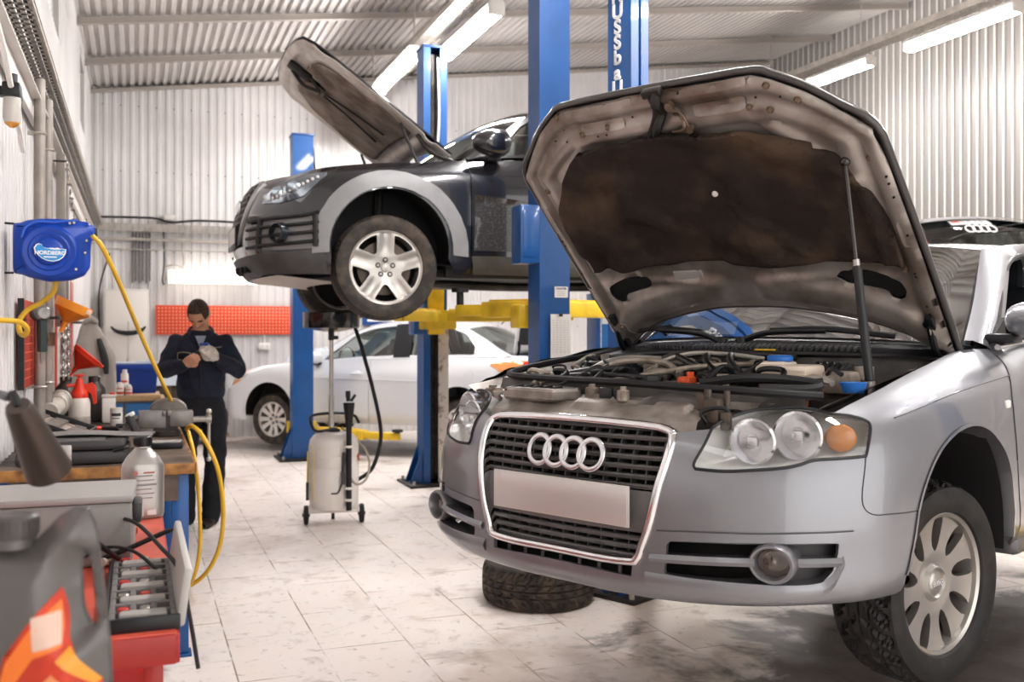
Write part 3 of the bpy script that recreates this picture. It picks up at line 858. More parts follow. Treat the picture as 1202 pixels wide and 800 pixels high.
def wheel_parts(root, Ro, Rr, w_, style, alloy, tyre_mat=None, tread='v', nseg=220, blocks=60, behind=True):
    """tyre, rim, cap and bolts under root"""
    ty = tyre_mesh(Ro, Rr - .004, w_, tread, nseg, blocks).build('tyre', tyre_mat or TYRE, root, smooth=30)
    hw = w_ / 2
    mb = MB()
    yl = hw * .80
    # barrel and lip
    Mx = basis((0, 0, 0), (1, 0, 0), (0, 0, -1))       # lathe z -> local +Y
    mb.lathe([(Rr + .003, yl), (Rr - .006, yl + .004), (Rr - .016, yl - .002), (Rr - .022, yl - .03), (Rr - .03, -yl * .6), (Rr - .01, -yl), (Rr, -yl)], Mx, 72)
    holes = []
    if style == 'nine':
        n, hub = 9, .072
        for k in range(n):
            c = 2 * PI * k / n + .2; o = []
            ln = ((.44, .02), (.52, .075), (.63, .105), (.76, .118), (.86, .115), (.93, .08))
            for sg, seq in ((1, ln), (-1, tuple(reversed(ln)))):
                for r, h in seq: o.append(pol(Rr * r, c + sg * h / r + .10 * (r - .7)))
            holes.append(roundpoly(o, .22, 2))
        dish = lambda r: yl - .012 - .02 * (r / Rr < .42) * max(0, 1 - (r / (Rr * .42))) - .012 * math.sin(min(1, r / Rr) * PI)
    elif style == 'five':
        n = 5
        for k in range(n):
            c = 2 * PI * (k + .5) / n + PI / 2
            ins, outs = Rr * .42, Rr * .90
            hwid = .068
            ai = PI / n - math.asin(min(.95, hwid * .8 / ins)); ao = PI / n - math.asin(hwid * .92 / outs)
            o = [pol(ins * 1.08, c - max(.08, ai)), pol(outs * .98, c - ao)] + [pol(outs, c - ao + 2 * ao * q / 6) for q in range(1, 6)] + [pol(outs * .98, c + ao), pol(ins * 1.08, c + max(.08, ai))]
            holes.append(roundpoly(o, .18, 3))
        dish = lambda r: yl - .006 - .035 * max(0, 1 - r / (Rr * .85)) ** 1.0
    else:
        n = 10
        for k in range(n):
            c = 2 * PI * (k + .5) / n
            wd = .13 if k % 2 else .2
            o = [pol(Rr * .40, c - wd * .35), pol(Rr * .88, c - wd), pol(Rr * .9, c), pol(Rr * .88, c + wd), pol(Rr * .40, c + wd * .35)]
            holes.append(roundpoly(o, .2, 2))
        dish = lambda r: yl - .012 - .03 * max(0, 1 - r / (Rr * .8))
    outer = [pol(Rr - .012, 2 * PI * k / 64) for k in range(64)]
    f = lambda q: Vector((q[0], dish(math.hypot(*q)), q[1]))
    if style == 'five':
        # faceted spokes: raised edges, sunk middle
        def f(q):
            r = math.hypot(*q); a = math.atan2(q[1], q[0]) - PI / 2
            a = (a + PI / 5) % (2 * PI / 5) - PI / 5
            off = abs(r * math.sin(a)); mid = max(0, 1 - off / .045) if .3 < r / Rr < .93 else 0
            return Vector((q[0], dish(r) - .012 * min(1, mid * 1.5) * min(1, (r / Rr - .3) * 4), q[1]))
    cut(mb, f, lambda q: Vector((0, 1, 0)), outer, holes, Rr * .062, .026)
    rim = mb.build('rim', alloy, root, smooth=28)
    mb = MB(); mb.lathe([(1e-4, -.012), (Rr * .72, -.012), (Rr * .72, .012), (1e-4, .012)], Mx @ Matrix.Translation((0, 0, yl - .09)), 48)
    mb.build('brake_disc', mat('brake_disc', '#5c534c', .4, .9, var=.4, vscale=9), root)
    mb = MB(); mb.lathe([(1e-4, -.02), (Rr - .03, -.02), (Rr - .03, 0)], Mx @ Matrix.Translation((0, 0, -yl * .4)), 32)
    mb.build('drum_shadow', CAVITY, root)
    if style == 'five' or style == 'ten':
        mb = MB(); rb = Rr * (.21 if style == 'five' else .24)
        for k in range(5):
            a = 2 * PI * k / 5 + (PI / 2 if style == 'five' else 0); q = pol(rb, a); y = dish(rb)
            mb.cyl((q[0], y - .005, q[1]), (q[0], y + .004, q[1]), .019, n=12)
        mb.build('bolt_recess', mat('bolt_dark', '#3b2f2a', .5, .5), root)
        mb = MB()
        for k in range(5):
            a = 2 * PI * k / 5 + (PI / 2 if style == 'five' else 0); q = pol(rb, a); y = dish(rb)
            mb.cyl((q[0], y, q[1]), (q[0], y + .008, q[1]), .0105, n=6)
        mb.build('wheel_bolt', STEEL, root)
        y = dish(0)
        mb = MB(); mb.lathe([(1e-4, .016), (.026, .013), (.033, .003), (.034, 0)], Mx @ Matrix.Translation((0, 0, y)), 24); mb.build('hub_cap', alloy, root)
    else:
        y = dish(0)
        mb = MB(); mb.lathe([(1e-4, .004), (.028, .004), (.034, .001), (.040, -.004), (.046, .004), (.051, .004), (.062, -.012), (.085, -.010), (.092, -.014)], Mx @ Matrix.Translation((0, 0, y + .014)), 40); mb.build('hub_cap', CHROME if style == 'chrome' else alloy, root)
        mb = MB()
        for k in range(4): mb.torus((-.0195 + .013 * k, y + .0185, 0), .0085, .0018, 'Y', 20, 6)
        mb.build('ring_emblem', CHROME, root)
    return root

# ------------------------------------------------------------------ the silver car in front
CARA = (2.003, 3.069, .554); HEADA = R(205.64)
A = thing('car', 'silver saloon with its hood raised, on a lift in the right foreground', 'car', CARA, HEADA, None)
ST = [  # plan x, plan y, rows of (inset, height)
 (.930, 0, ((.10, .20), (.03, .205), (0, .24), (0, .32), (0, .42), (.004, .52), (.018, .60), (.045, .67), (.10, .705))),
 (.926, .20, ((.10, .20), (.03, .205), (0, .24), (0, .32), (0, .42), (.004, .52), (.018, .60), (.045, .67), (.10, .705))),
 (.902, .40, ((.10, .205), (.03, .21), (0, .25), (0, .33), (0, .42), (.006, .51), (.025, .58), (.06, .65), (.12, .71))),
 (.842, .58, ((.09, .215), (.03, .22), (0, .26), (0, .34), (0, .42), (.008, .51), (.03, .585), (.08, .665), (.17, .73))),
 (.745, .715, ((.07, .225), (.025, .23), (0, .265), (0, .345), (0, .43), (.008, .515), (.028, .595), (.075, .68), (.16, .738))),
 (.615, .81, ((.06, .23), (.02, .235), (0, .27), (0, .35), (0, .44), (.006, .525), (.022, .61), (.065, .70), (.145, .752))),
 (.45, .862, ((.05, .235), (.02, .24), (0, .28), (0, .36), (0, .45), (.004, .545), (.018, .64), (.06, .73), (.15, .785))),
 (.25, .882, ((.05, .235), (.02, .24), (0, .29), (0, .38), (0, .47), (.002, .57), (.014, .67), (.055, .762), (.165, .818))),
 (0, .886, ((.05, .235), (.02, .24), (0, .30), (0, .39), (0, .49), (0, .59), (.012, .69), (.05, .785), (.175, .85))),
 (-.36, .885, ((.05, .235), (.02, .24), (0, .30), (0, .40), (0, .50), (0, .61), (.012, .715), (.048, .815), (.165, .888))),
 (-.75, .884, ((.05, .235), (.02, .24), (0, .30), (0, .40), (0, .51), (0, .63), (.012, .74), (.04, .84), (.085, .90))),
 (-1.5, .884, ((.05, .235), (.02, .24), (0, .30), (0, .40), (0, .52), (0, .64), (.012, .755), (.04, .855), (.085, .915))),
 (-2.3, .882, ((.05, .235), (.02, .24), (0, .30), (0, .41), (0, .53), (0, .65), (.012, .77), (.045, .87), (.11, .93))),
 (-3.0, .868, ((.06, .24), (.02, .25), (0, .31), (0, .42), (0, .54), (0, .66), (.015, .78), (.05, .88), (.14, .935))),
 (-3.42, .80, ((.07, .25), (.02, .26), (0, .32), (0, .43), (0, .55), (.005, .67), (.02, .79), (.06, .88), (.14, .93))),
 (-3.60, .62, ((.08, .26), (.02, .27), (0, .33), (0, .44), (0, .55), (.01, .67), (.03, .79), (.06, .88), (.12, .92))),
 (-3.67, .30, ((.08, .26), (.02, .27), (0, .33), (0, .44), (0, .55), (.01, .67), (.03, .79), (.06, .88), (.12, .92))),
 (-3.68, 0, ((.08, .26), (.02, .27), (0, .33), (0, .44), (0, .55), (.01, .67), (.03, .79), (.06, .88), (.12, .92)))]
def ring_skin(ST):
    full = [(x, -y, r) for x, y, r in reversed(ST[1:])] + list(ST)
    if True:
        P = [Vector((x, y)) for x, y, _ in full]
        G = []
        for i, (x, y, rows) in enumerate(full):
            a = P[max(i - 1, 0)]; b = P[min(i + 1, len(P) - 1)]; t = (b - a).normalized(); nin = Vector((-t.y, t.x))
            if nin.dot(P[i] - Vector((-1.35, 0))) > 0: nin = -nin
            if abs(y) < 1e-6: nin = Vector((-1 if x > -1 else 1, 0))
            G.append([(x + nin.x * o, y + nin.y * o, z) for o, z in rows])
    return Skin(G, lambda p: Vector((p.x + 1.35, p.y * 1.5, p.z - .4)))
SK = ring_skin(ST); C0 = len(ST) - 1
def mt(p): return (2 * C0 - p[0], p[1])
# outlines on the skin of the silver car: (stations from the nose, row)
OA = {
'frame': [(0.225, 2.79), (1.248, 2.786), (1.422, 2.902), (1.515, 3.357), (1.656, 4.241), (1.809, 6.007), (1.842, 6.819), (1.811, 7.233)],
'top': [(2.126, 7.385), (2.401, 7.412)],
'lamp_in': [(2.401, 7.412), (2.343, 6.873), (2.22, 6.18), (2.243, 5.968), (2.665, 5.905), (3.045, 5.933), (3.591, 5.985), (3.882, 6.056), (4.109, 6.148), (4.567, 6.122), (5.073, 6.064)],
'lamp_out': [(5.073, 6.064), (5.185, 6.372), (5.338, 6.789), (5.297, 7.0), (5.03, 7.301), (4.73, 7.515)],
'lamp_top': [(4.73, 7.515), (4.447, 7.813), (3.989, 7.975), (3.366, 7.988), (2.919, 7.91), (2.564, 7.705), (2.401, 7.412)],
'seam': [(5.073, 6.064), (4.972, 5.461), (4.911, 4.953), (4.914, 4.637), (4.99, 4.407), (5.158, 4.259), (5.47, 4.2), (6.155, 4.067)],
'arch': [(6.155, 4.067), (6.333, 4.644), (6.614, 5.161), (6.977, 5.551), (7.467, 5.782), (7.945, 5.782), (8.308, 5.492), (8.59, 4.941), (8.795, 4.363), (8.893, 3.846)],
'archlow': [(6.155, 4.067), (6.019, 3.073), (5.839, 2.184), (5.913, 0.517)],
'lip': [(5.913, 0.517), (4.61, 0.459), (2.927, 1.802), (1.577, 1.936), (0.598, 2.257)],
'fog': [(1.876, 3.574), (3.053, 3.682), (4.464, 3.571), (4.45, 3.245), (4.36, 2.74), (4.171, 2.399), (3.827, 2.311), (3.053, 2.346), (2.334, 2.44), (1.828, 2.551)],
'fogframe': [(1.697, 3.833), (3.053, 3.981), (4.707, 3.877), (4.66, 3.465), (4.539, 2.845), (4.328, 2.356), (3.963, 2.152), (3.053, 2.137), (2.093, 2.287), (1.585, 2.478)],
'slot': [(1.344, 2.7), (1.334, 2.361), (0.75, 2.447), (0.199, 2.464), (0.194, 2.751), (0.745, 2.755)],
'lampbulb': [(3.007, 6.75), (3.882, 6.64), (4.792, 6.674)],
'foglamp': [(3.394, 3.014)],
'fin1': [(1.606, 3.017), (3.052, 3.029), (4.465, 2.983)],
'ledge': [(1.547, 2.354), (3.053, 2.137), (3.964, 2.119), (4.314, 2.358), (4.54, 2.973), (4.691, 3.805)],
'hoodgap': [(4.73, 7.515), (5.386, 7.728), (6.869, 7.802), (8.1, 7.882), (8.905, 8)],
'doorgap': [(9.406, 7.923), (9.294, 7.305), (9.154, 6.815), (9.035, 6.036), (9.002, 5.245), (9.06, 4.196)],
'crease': [(5.942, 6.788), (6.884, 6.778), (7.934, 6.834), (9.198, 6.797)],
'repeater': [(8.882, 5.993)],
'jet': [(-0.973, 4.56)],
}
def Q(k): return [(C0 + u, v) for u, v in OA[k]]
def near(p):                                                        # a point in front of the skin, from its plan side and height
    return p
smooth2 = lambda pts, per=4: [tuple(p)[:2] for p in catmull([(a, b, 0) for a, b in pts], per)]
# -------- bumper with its openings
lowrow = .75
bl = [(C0, 2.80)] + smooth2(Q('frame'), 3) + Q('top') + smooth2(Q('lamp_in')[0:4], 3)[1:] + smooth2(Q('lamp_in')[3:], 3)[1:] + smooth2(Q('seam'), 3)[1:] + smooth2(Q('archlow')[:3], 3)[1:] + [(C0 + 5.80, lowrow), (C0 + 5., lowrow), (C0 + 3.6, lowrow), (C0 + 2., lowrow), (C0 + 1., lowrow), (C0, lowrow)]
bump_out = bl + [mt(p) for p in reversed(bl[1:-1])]
fog = smooth2(Q('fog')[2:] + Q('fog')[:1], 2) + Q('fog')[1:2]
fog = roundpoly(Q('fog'), .12, 2)
sl = Q('slot'); slot = [sl[0], sl[1], sl[2], sl[3], mt(sl[3]), mt(sl[2]), mt(sl[1]), mt(sl[0]), mt(sl[5]), mt(sl[4]), sl[4], sl[5]]
mb = MB(); panel(mb, SK, bump_out, [fog, [mt(p) for p in fog], slot], .028, .014)
bumper = mb.build('bumper', SILVER, A, smooth=40)
mb = MB()
for mr in (None, my):                                               # rolled under-lip
    pts = [(C0 + .0 + 5.5 * k / 16) for k in range(17)]
    vs = []
    for t in pts:
        n = SK.normal(t, 3.); a = SK(t, lowrow) - Vector((n.x, n.y, 0)) * .012; b = a - Vector((n.x, n.y, 0)) * .05 + Vector((0, 0, -.012)); c = a - Vector((n.x, n.y, 0)) * .2 + Vector((0, 0, .0))
        for p in (a, b, c): vs.append(mr(p) if mr else p)
    mb.add(vs, [[3 * k + j, 3 * k + 3 + j, 3 * k + 4 + j, 3 * k + 1 + j] for k in range(16) for j in range(2)])
mb.build('under_lip', BODYBLACK, A)
# dark sheet standing in for the shade behind every front opening
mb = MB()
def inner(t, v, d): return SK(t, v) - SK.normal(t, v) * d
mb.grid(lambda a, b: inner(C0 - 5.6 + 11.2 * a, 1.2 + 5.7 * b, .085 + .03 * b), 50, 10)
mb.build('opening_shade', CAVITY, A)
MB().box((.79, 0, .262), (.18, .66, .075), .01).build('slot_backing', CAVITY, A)  # dark box added behind the lower slot so it reads as shaded
# fins, ledges and fog lamps
for s in (1, -1):
    mrr = (lambda p: p) if s == 1 else my
    mb = MB()
    def rib(pts, h, dep, lift0=.0, per=10):
        P = catmull([(a, b, 0) for a, b in pts], per)
        vs = []
        for k, q in enumerate(P):
            p = SK(q.x, q.y); n = SK.normal(q.x, q.y)
            z = Vector((0, 0, 1))
            for c in ((-dep, h * .35), (lift0 - .008, h * .5), (lift0, 0), (lift0 - .008, -h * .5), (-dep, -h * .5)): vs.append(mrr(p + n * c[0] + z * c[1]))
        m = len(P)
        mb.add(vs, [[5 * k + j, 5 * k + 5 + j, 5 * k + 5 + (j + 1) % 5, 5 * k + (j + 1) % 5] for k in range(m - 1) for j in range(5)])
    rib([(C0 + 1.62, 3.02), (C0 + 2.4, 3.03), (C0 + 3.12, 3.03)], .023, .05, .010)
    mb.build('bumper_fin', SILVER, A, smooth=50)
    mb = MB(); rib([(C0 + 3.74, 3.02), (C0 + 4.1, 3.01), (C0 + 4.5, 2.99)], .023, .05, .010); mb.build('bumper_fin', SILVER, A, smooth=50)
    mb = MB()
    rib(Q('ledge')[:-1], .036, .05, .009)
    mb.build('air_intake_ledge', SILVER, A, smooth=50)
    mb = MB()
    rib([(C0 + 1.75, 3.62), (C0 + 3.05, 3.72), (C0 + 4.6, 3.62)], .02, .04, -.004)
    mb.build('air_intake_brow', SILVER, A, smooth=50)
    # fog lamp tube
    t, v = C0 + OA['foglamp'][0][0], OA['foglamp'][0][1]
    p = SK(t, v); ax = (SK.normal(t, v) * .55 + Vector((1, 0, 0)) * .75).normalized(); ax.z = 0
    p = mrr(p + ax * .0); ax = mrr(ax)
    M = basis(p, Vector((0, 0, 1)).cross(ax), (0, 0, 1))
    S = Matrix.Diagonal((1.12, .95, 1, 1))
    mb = MB(); mb.lathe([(.05, -.10), (.056, -.03), (.055, .012), (.050, .021), (.044, .020), (.040, .006), (.039, -.02)], M @ S, 36); fl = mb.build('fog_lamp', SILVER, A, smooth=50)
    mb = MB(); mb.lathe([(1e-4, -.004), (.02, -.006), (.038, -.012)], M @ S, 28); mb.build('lens', LENS, fl, smooth=60)
    mb = MB(); mb.lathe([(1e-4, -.045), (.015, -.042), (.03, -.03), (.038, -.012)], M @ S, 28); mb.ball((0, 0, -.025), .012, 10, 8, M); mb.build('reflector', mat('fog_reflector', '#a89c94', .22, .8), fl, smooth=60)
    mb = MB()
    panel(mb, SK, [(C0 + 3.3, 2.3), (C0 + 4.6, 2.3), (C0 + 4.6, 3.75), (C0 + 3.3, 3.75)], (), .06, 0, -.05, None)
    if s == -1: mb.v = [my(q) for q in mb.v]
    mb.build('air_intake_blank', DGREY, A)
# crease above the intakes, its shade drawn as a darker strip
for mr in (None, my):
    mb = MB()
    P = catmull([(a, b, 0) for a, b in [(C0 + 1.72, 3.84), (C0 + 3.05, 3.98), (C0 + 4.72, 3.88)]], 10)
    Vv = [SK(q.x, q.y) + SK.normal(q.x, q.y) * .0005 for q in P]
    if mr: Vv = [mr(q) for q in Vv]
    mb.tube(Vv, .0035, 6, 1, smooth=False, flat=.5)
    mb.build('bumper_crease', mat('crease_shade', '#55565a', .4, .4), A)
# parking sensor plug on the far side
t, v = C0 - 3.15, 3.9
mb = MB(); p = SK(t, v); n = SK.normal(t, v); mb.cyl(p - n * .01, p + n * .002, .017, n=18); mb.build('tow_eye_hole', CAVITY, A)
# slot bars
mb = MB()
for k in range(-3, 4):
    t = C0 + k * .36; mb.cyl(SK(t, 2.2) - Vector((.02, 0, 0)), SK(t, 2.9) - Vector((.02, 0, 0)), .006, n=6)
mb.build('slot_bar', GRILLE, A)

# -------- grille: frame, slats, plate, rings
fr = smooth2(Q('frame'), 6)
loop = [SK(t, v) + SK.normal(t, v) * .004 for t, v in fr]
topz = .682
top = [Vector((.842 + .035 * (1 - (y / .33) ** 2), y, .682 + .012 * (1 - (y / .33) ** 2))) for y in (.31, .2, .1, 0, -.1, -.2, -.31)]
half = loop[1:]
full = half + top + [my(p) for p in reversed(half)] + [my(loop[0]), loop[0]]
full = catmull([full[i] for i in range(0, len(full))], 2, closed=True)
def sweep_rect(mb, P, prof, closed=True, up=None):
    """sweep a profile given as (outwards in the frame plane, along the car) about a closed loop"""
    n = len(P); c = sum(P, Vector()) / n; vs = []
    for i, p in enumerate(P):
        a, b = P[i - 1], P[(i + 1) % n]; t = (b - a).normalized()
        f = Vector((1, 0, .12)).normalized(); o = t.cross(f).normalized()
        if o.dot(p - c) < 0: o = -o
        for u, w_ in prof: vs.append(p + o * u + f * w_)
    m = len(prof)
    mb.add(vs, [[i * m + j, ((i + 1) % n) * m + j, ((i + 1) % n) * m + (j + 1) % m, i * m + (j + 1) % m] for i in range(n) for j in range(m)])
mb = MB(); sweep_rect(mb, full, [(.006, -.03), (.008, -.002), (.002, .006), (-.008, .008), (-.014, .004), (-.018, -.006), (-.018, -.03)])
frame = mb.build('grille_frame', CHROME, A, smooth=50)
def gx(y, z):                                                       # face of the grille insert
    return .918 - .25 * y * y - .10 * max(0, z - .42) - .55 * max(0, z - .56) ** 1.5
def half_w(z):
    pts = [(.305, .262), (.33, .285), (.36, .297), (.44, .325), (.58, .350), (.64, .351), (.668, .335), (.69, .30)]
    for (z0, w0), (z1, w1) in zip(pts, pts[1:]):
        if z <= z1: return w0 + (w1 - w0) * max(0, (z - z0)) / (z1 - z0)
    return .3
slz = [.512 + .0268 * k for k in range(7)] + [.318, .343, .368]
for z in slz:
    mb = MB(); W_ = half_w(z) - .004
    vs = []
    N = 24
    for i in range(N + 1):
        y = -W_ + 2 * W_ * i / N; x = gx(y, z)
        for dx, dz in ((-.05, .006), (-.004, .0075), (0, .003), (-.005, -.006), (-.05, -.007)): vs.append((x + dx, y, z + dz))
    mb.add(vs, [[5 * i + j, 5 * i + 5 + j, 5 * i + 5 + (j + 1) % 5, 5 * i + (j + 1) % 5] for i in range(N) for j in range(5)])
    mb.build('grille_slat', GRILLE, A, smooth=30)
for zz0, zz1 in ((.502, .684), (.308, .384)):
    mb = MB()
    for k in range(-7, 8):
        y = k * .0465
        if abs(y) < half_w((zz0 + zz1) / 2) - .01 and k % 1 == 0:
            vs = []
            for z in (zz0, (zz0 + zz1) / 2, zz1):
                x = gx(y, z) - .016; vs += [(x, y - .002, z), (x, y + .002, z), (x - .03, y, z)]
            mb.add(vs, [[0, 1, 4, 3], [1, 2, 5, 4], [2, 0, 3, 5], [3, 4, 7, 6], [4, 5, 8, 7], [5, 3, 6, 8]])
    mb.build('grille_divider', GRILLE, A, smooth=0)
mb = MB()
mb.grid(lambda u, v: (gx((u - .5) * 2 * half_w(.30 + .39 * v), .30 + .39 * v) - .045, (u - .5) * 2 * half_w(.30 + .39 * v), .30 + .39 * v), 16, 16)
mb.build('radiator_dark', CAVITY, A)
mb = MB()
def pband(u, v):
    z = .386 + .116 * v; W_ = half_w(z) - .004; y = (u - .5) * 2 * W_; return (gx(y, z) - .004 + .006 * math.sin(PI * v), y, z)
mb.grid(pband, 24, 8); mb.build('plate_carrier', mat('grille_band', '#6f6d6c', .42, .3), A, smooth=60)
PZ = .4595
pl = holder('number_plate', A, (.926, 0, PZ), (0, 0, 0))
mb = MB(); mb.box((0, 0, 0), (.006, .526, .116), .002); mb.build('plate_frame', mat('plate_rim', '#d8d3cd', .3, .3), pl)
mb = MB(); mb.box((.004, 0, 0), (.003, .514, .106), .001); mb.build('plate_face', mat('blank_plate', '#d4d0ce', .28, .55), pl)
em = holder('ring_emblem', A)
for k in range(4):
    y = -.1005 + k * .067 + .012
    mb = MB(); zc = .592
    def rg(u, v, y=y):
        a = 2 * PI * u; b = 2 * PI * v
        yy = y + (.0425 + .0088 * math.cos(b)) * math.cos(a); zz = zc + (.0425 + .0088 * math.cos(b)) * math.sin(a)
        return (gx(yy, zz) + .012 + .0065 * math.sin(b) + .0012 * k, yy, zz)
    mb.grid(rg, 48, 10, cu=True, cv=True); mb.build('ring', mat('ring_chrome', '#d8d8da', .16, .95), em, smooth=180)

# -------- headlamps
lo = smooth2(Q('lamp_in')[0:4], 4) + smooth2(Q('lamp_in')[3:], 4)[1:] + smooth2(Q('lamp_out'), 4)[1:] + smooth2(Q('lamp_top'), 3)[1:-1]
for s in (1, -1):
    mrr = (lambda p: p) if s == 1 else my
    hl = holder('headlamp', A)
    mb = MB(); panel(mb, SK, lo, (), .022, .02, .003)
    if s < 0: mb.v = [my(q) for q in mb.v]
    mb.build('lamp_lens', LENS, hl, smooth=60)
    # housing: the outline pushed back into the wing
    mb = MB(); n = len(lo)
    rings = []
    cen = sum((SK(t, v) for t, v in lo), Vector()) / n
    bk = Vector((-1, -.12, 0)).normalized()
    for d, sh in ((-.006, .0), (.03, .04), (.09, .16)):
        rings.append([SK(t, v).lerp(cen, sh) + (bk * d if d > 0 else SK.normal(t, v) * -.006) for t, v in lo])
    vs = [mrr(p) for r in rings for p in r]
    fs = [[k * n + i, k * n + (i + 1) % n, (k + 1) * n + (i + 1) % n, (k + 1) * n + i] for k in range(2) for i in range(n)]
    cb = len(vs); vs.append(mrr(cen + bk * .10)); fs += [[2 * n + i, 2 * n + (i + 1) % n, cb] for i in range(n)]
    mb.add(vs, fs); mb.build('lamp_housing', mat('lamp_silver', '#f4f3f1', .3, .25), hl, smooth=40)
    mb = MB()
    rim = [SK(t, v) + SK.normal(t, v) * .002 for t, v in lo]
    mb.tube([mrr(p) for p in rim], .0045, 6, 1, smooth=False, closed=True); mb.build('lamp_seal', BLACK, hl)
    for (tt, vv, rr, dep) in ((3.02, 6.78, .058, .02), (3.82, 6.85, .062, .025)):
        p = SK(C0 + tt, vv); ax = Vector((1, .25, .02)).normalized(); p = p - ax * (dep + .012)
        M = basis(mrr(p), mrr(Vector((0, 0, 1)).cross(ax)), (0, 0, 1))
        if s < 0: M = basis(mrr(p), Vector((0, 0, 1)).cross(mrr(ax)), (0, 0, 1))
        mb = MB(); mb.lathe([(rr, .0), (rr + .006, -.004), (rr + .004, -.03), (rr, -.02)], M, 36); mb.build('bezel_ring', mat('lamp_chrome', '#dcdcde', .12, .95), hl, smooth=60)
        mb = MB(); mb.lathe([(1e-4, -.055), (rr * .3, -.05), (rr * .7, -.03), (rr, .0)], M, 36); mb.box((0, 0, -.01), (rr * .5, rr * .5, .03), .006, M=M); mb.build('reflector_bowl', REFL, hl, smooth=25)
    p = SK(C0 + 4.70, 6.72); ax = (SK.normal(C0 + 4.7, 6.7) + Vector((.8, 0, 0))).normalized(); p = p - ax * .03
    M = basis(mrr(p), Vector((0, 0, 1)).cross(mrr(ax)), (0, 0, 1))
    mb = MB(); mb.ball((0, 0, 0), (.042, .038, .016), 20, 12, M); mb.build('indicator', AMBER, hl, smooth=180)

# -------- wings, doors, rear body
for s in (1, -1):
    for key, rr in (('seam', .0017), ('doorgap', .0025)):
        P = [SK(t, v) + SK.normal(t, v) * .0002 for t, v in smooth2(Q(key), 6)]
        mb = MB(); mb.tube([p if s > 0 else my(p) for p in P], rr, 6, 1, smooth=False); mb.build('panel_gap', mat('gap_dark', '#2b2b2d', .6), A)
    P = [SK(t, v) for t, v in smooth2(Q('crease'), 8)]
    mb = MB(); mb.tube([p if s > 0 else my(p) for p in P], .0035, 6, 1, smooth=False, flat=.5); mb.build('shoulder_crease', SILVER, A)
gap = smooth2(Q('hoodgap'), 4)
gap = [(t, min(v, 7.98)) for t, v in gap]
arch = smooth2(Q('arch'), 4)
wing = smooth2(Q('seam'), 3) + arch[1:] + [(C0 + 8.95, 3.2), (C0 + 8.98, 2.), (C0 + 9.05, .9), (C0 + 9.13, .9), (C0 + 9.13, 2.5)] + smooth2(list(reversed(Q('doorgap'))), 3) + [(C0 + 8.95, 7.99)] + list(reversed(gap)) + smooth2(list(reversed(Q('lamp_out'))), 3)[1:-1]
def xz_find(q):
    if getattr(xz_find, 'tab', None) is None:
        xz_find.tab = [((SK(C0 + 4 + i * (len(ST) - 5) / 260, j * 8 / 60)), C0 + 4 + i * (len(ST) - 5) / 260, j * 8 / 60) for i in range(261) for j in range(61)]
    b = min(xz_find.tab, key=lambda a: (a[0].x - q[0]) ** 2 + (a[0].z - q[1]) ** 2)
    return (b[1], b[2])
for nm, mr in (('left', None), ('right', my)):
    mb = MB(); panel(mb, SK, wing, (), .03, .012)
    if mr: mb.v = [mr(q) for q in mb.v]
    mb.build('wing', SILVER, A, smooth=40)
    # wheel-arch lip
    lip = smooth2(Q('archlow')[:3][::-1], 3) + arch[1:] + [(C0 + 8.97, 2.6), (C0 + 9.0, 1.6)]
    mb = MB(); vs = []
    for t, v in lip:
        p = SK(t, v); n_ = Vector((0, 1, 0)); c = Vector((.06, p.y, .29)); o = (p - c).normalized()
        for a, b in ((.003, .006), (.004, -.004), (-.03, -.006), (-.16, -.002)): vs.append(p + n_ * a - o * b * -1)
    if mr: vs = [mr(q) for q in vs]
    mb.add(vs, [[4 * k + j, 4 * k + 4 + j, 4 * k + 5 + j, 4 * k + 1 + j] for k in range(len(lip) - 1) for j in range(3)])
    mb.build('arch_lip', SILVER, A, smooth=50)
    # liner
    mb = MB(); mb.grid(lambda u, v: (.06 + .405 * math.cos(PI * (1.01 * u + .03)), .60 + .255 * v, .28 + .40 * math.sin(PI * (1.01 * u + .03))), 24, 3)
    mb.grid(lambda u, v: (.06 + .405 * v * math.cos(PI * (1.01 * u + .03)), .60, .28 + .40 * v * math.sin(PI * (1.01 * u + .03))), 24, 3)
    if mr: mb.v = [mr(q) for q in mb.v]
    mb.build('wheel_arch_liner', mat('liner_black', '#151314', .75, var=.3, vscale=9), A)
    dl = smooth2(Q('doorgap'), 3)
    d1 = [(t + .03, v) for t, v in dl] + [(C0 + 9.17, 2.5), (C0 + 9.17, 1.2)] + [xz_find((x, z)) for x, z in ((-1.0, .27), (-1.42, .27), (-1.42, .5), (-1.42, .7))] + [(C0 + 10.9, 7.98), (C0 + 10., 7.98), (C0 + 9.6, 7.98)]
    mb = MB(); panel(mb, SK, d1, (), .06, .012)
    if mr: mb.v = [mr(q) for q in mb.v]
    dd = mb.build('door', SILVER, A, smooth=40)
    hb = MB(); hb.tube([(-1.12, .875, .745), (-1.16, .905, .748), (-1.28, .905, .752), (-1.32, .878, .752)], .012, 8)
    if mr: hb.v = [mr(q) for q in hb.v]
    hb.build('door_handle', SILVER, dd)
    ra = [(-2.648 + .37 * math.cos(a), .29 + .375 * math.sin(a)) for a in [PI * (1 - k / 10) for k in range(11)]]
    d2 = [xz_find((x, z)) for x, z in ((-1.435, .27), (-2.25, .27), (-2.30, .4), (-2.42, .62), (-2.45, .8))] + [(C0 + 12.1, 7.98), (C0 + 11.5, 7.98), (C0 + 10.93, 7.98)] + [xz_find((-1.435, .7)), xz_find((-1.435, .5))]
    mb = MB(); panel(mb, SK, d2, (), .07, .012)
    if mr: mb.v = [mr(q) for q in mb.v]
    dd = mb.build('door', SILVER, A, smooth=40)
    hb = MB(); hb.tube([(-2.12, .872, .765), (-2.16, .90, .768), (-2.28, .90, .772), (-2.32, .874, .772)], .012, 8)
    if mr: hb.v = [mr(q) for q in hb.v]
    hb.build('door_handle', SILVER, dd)
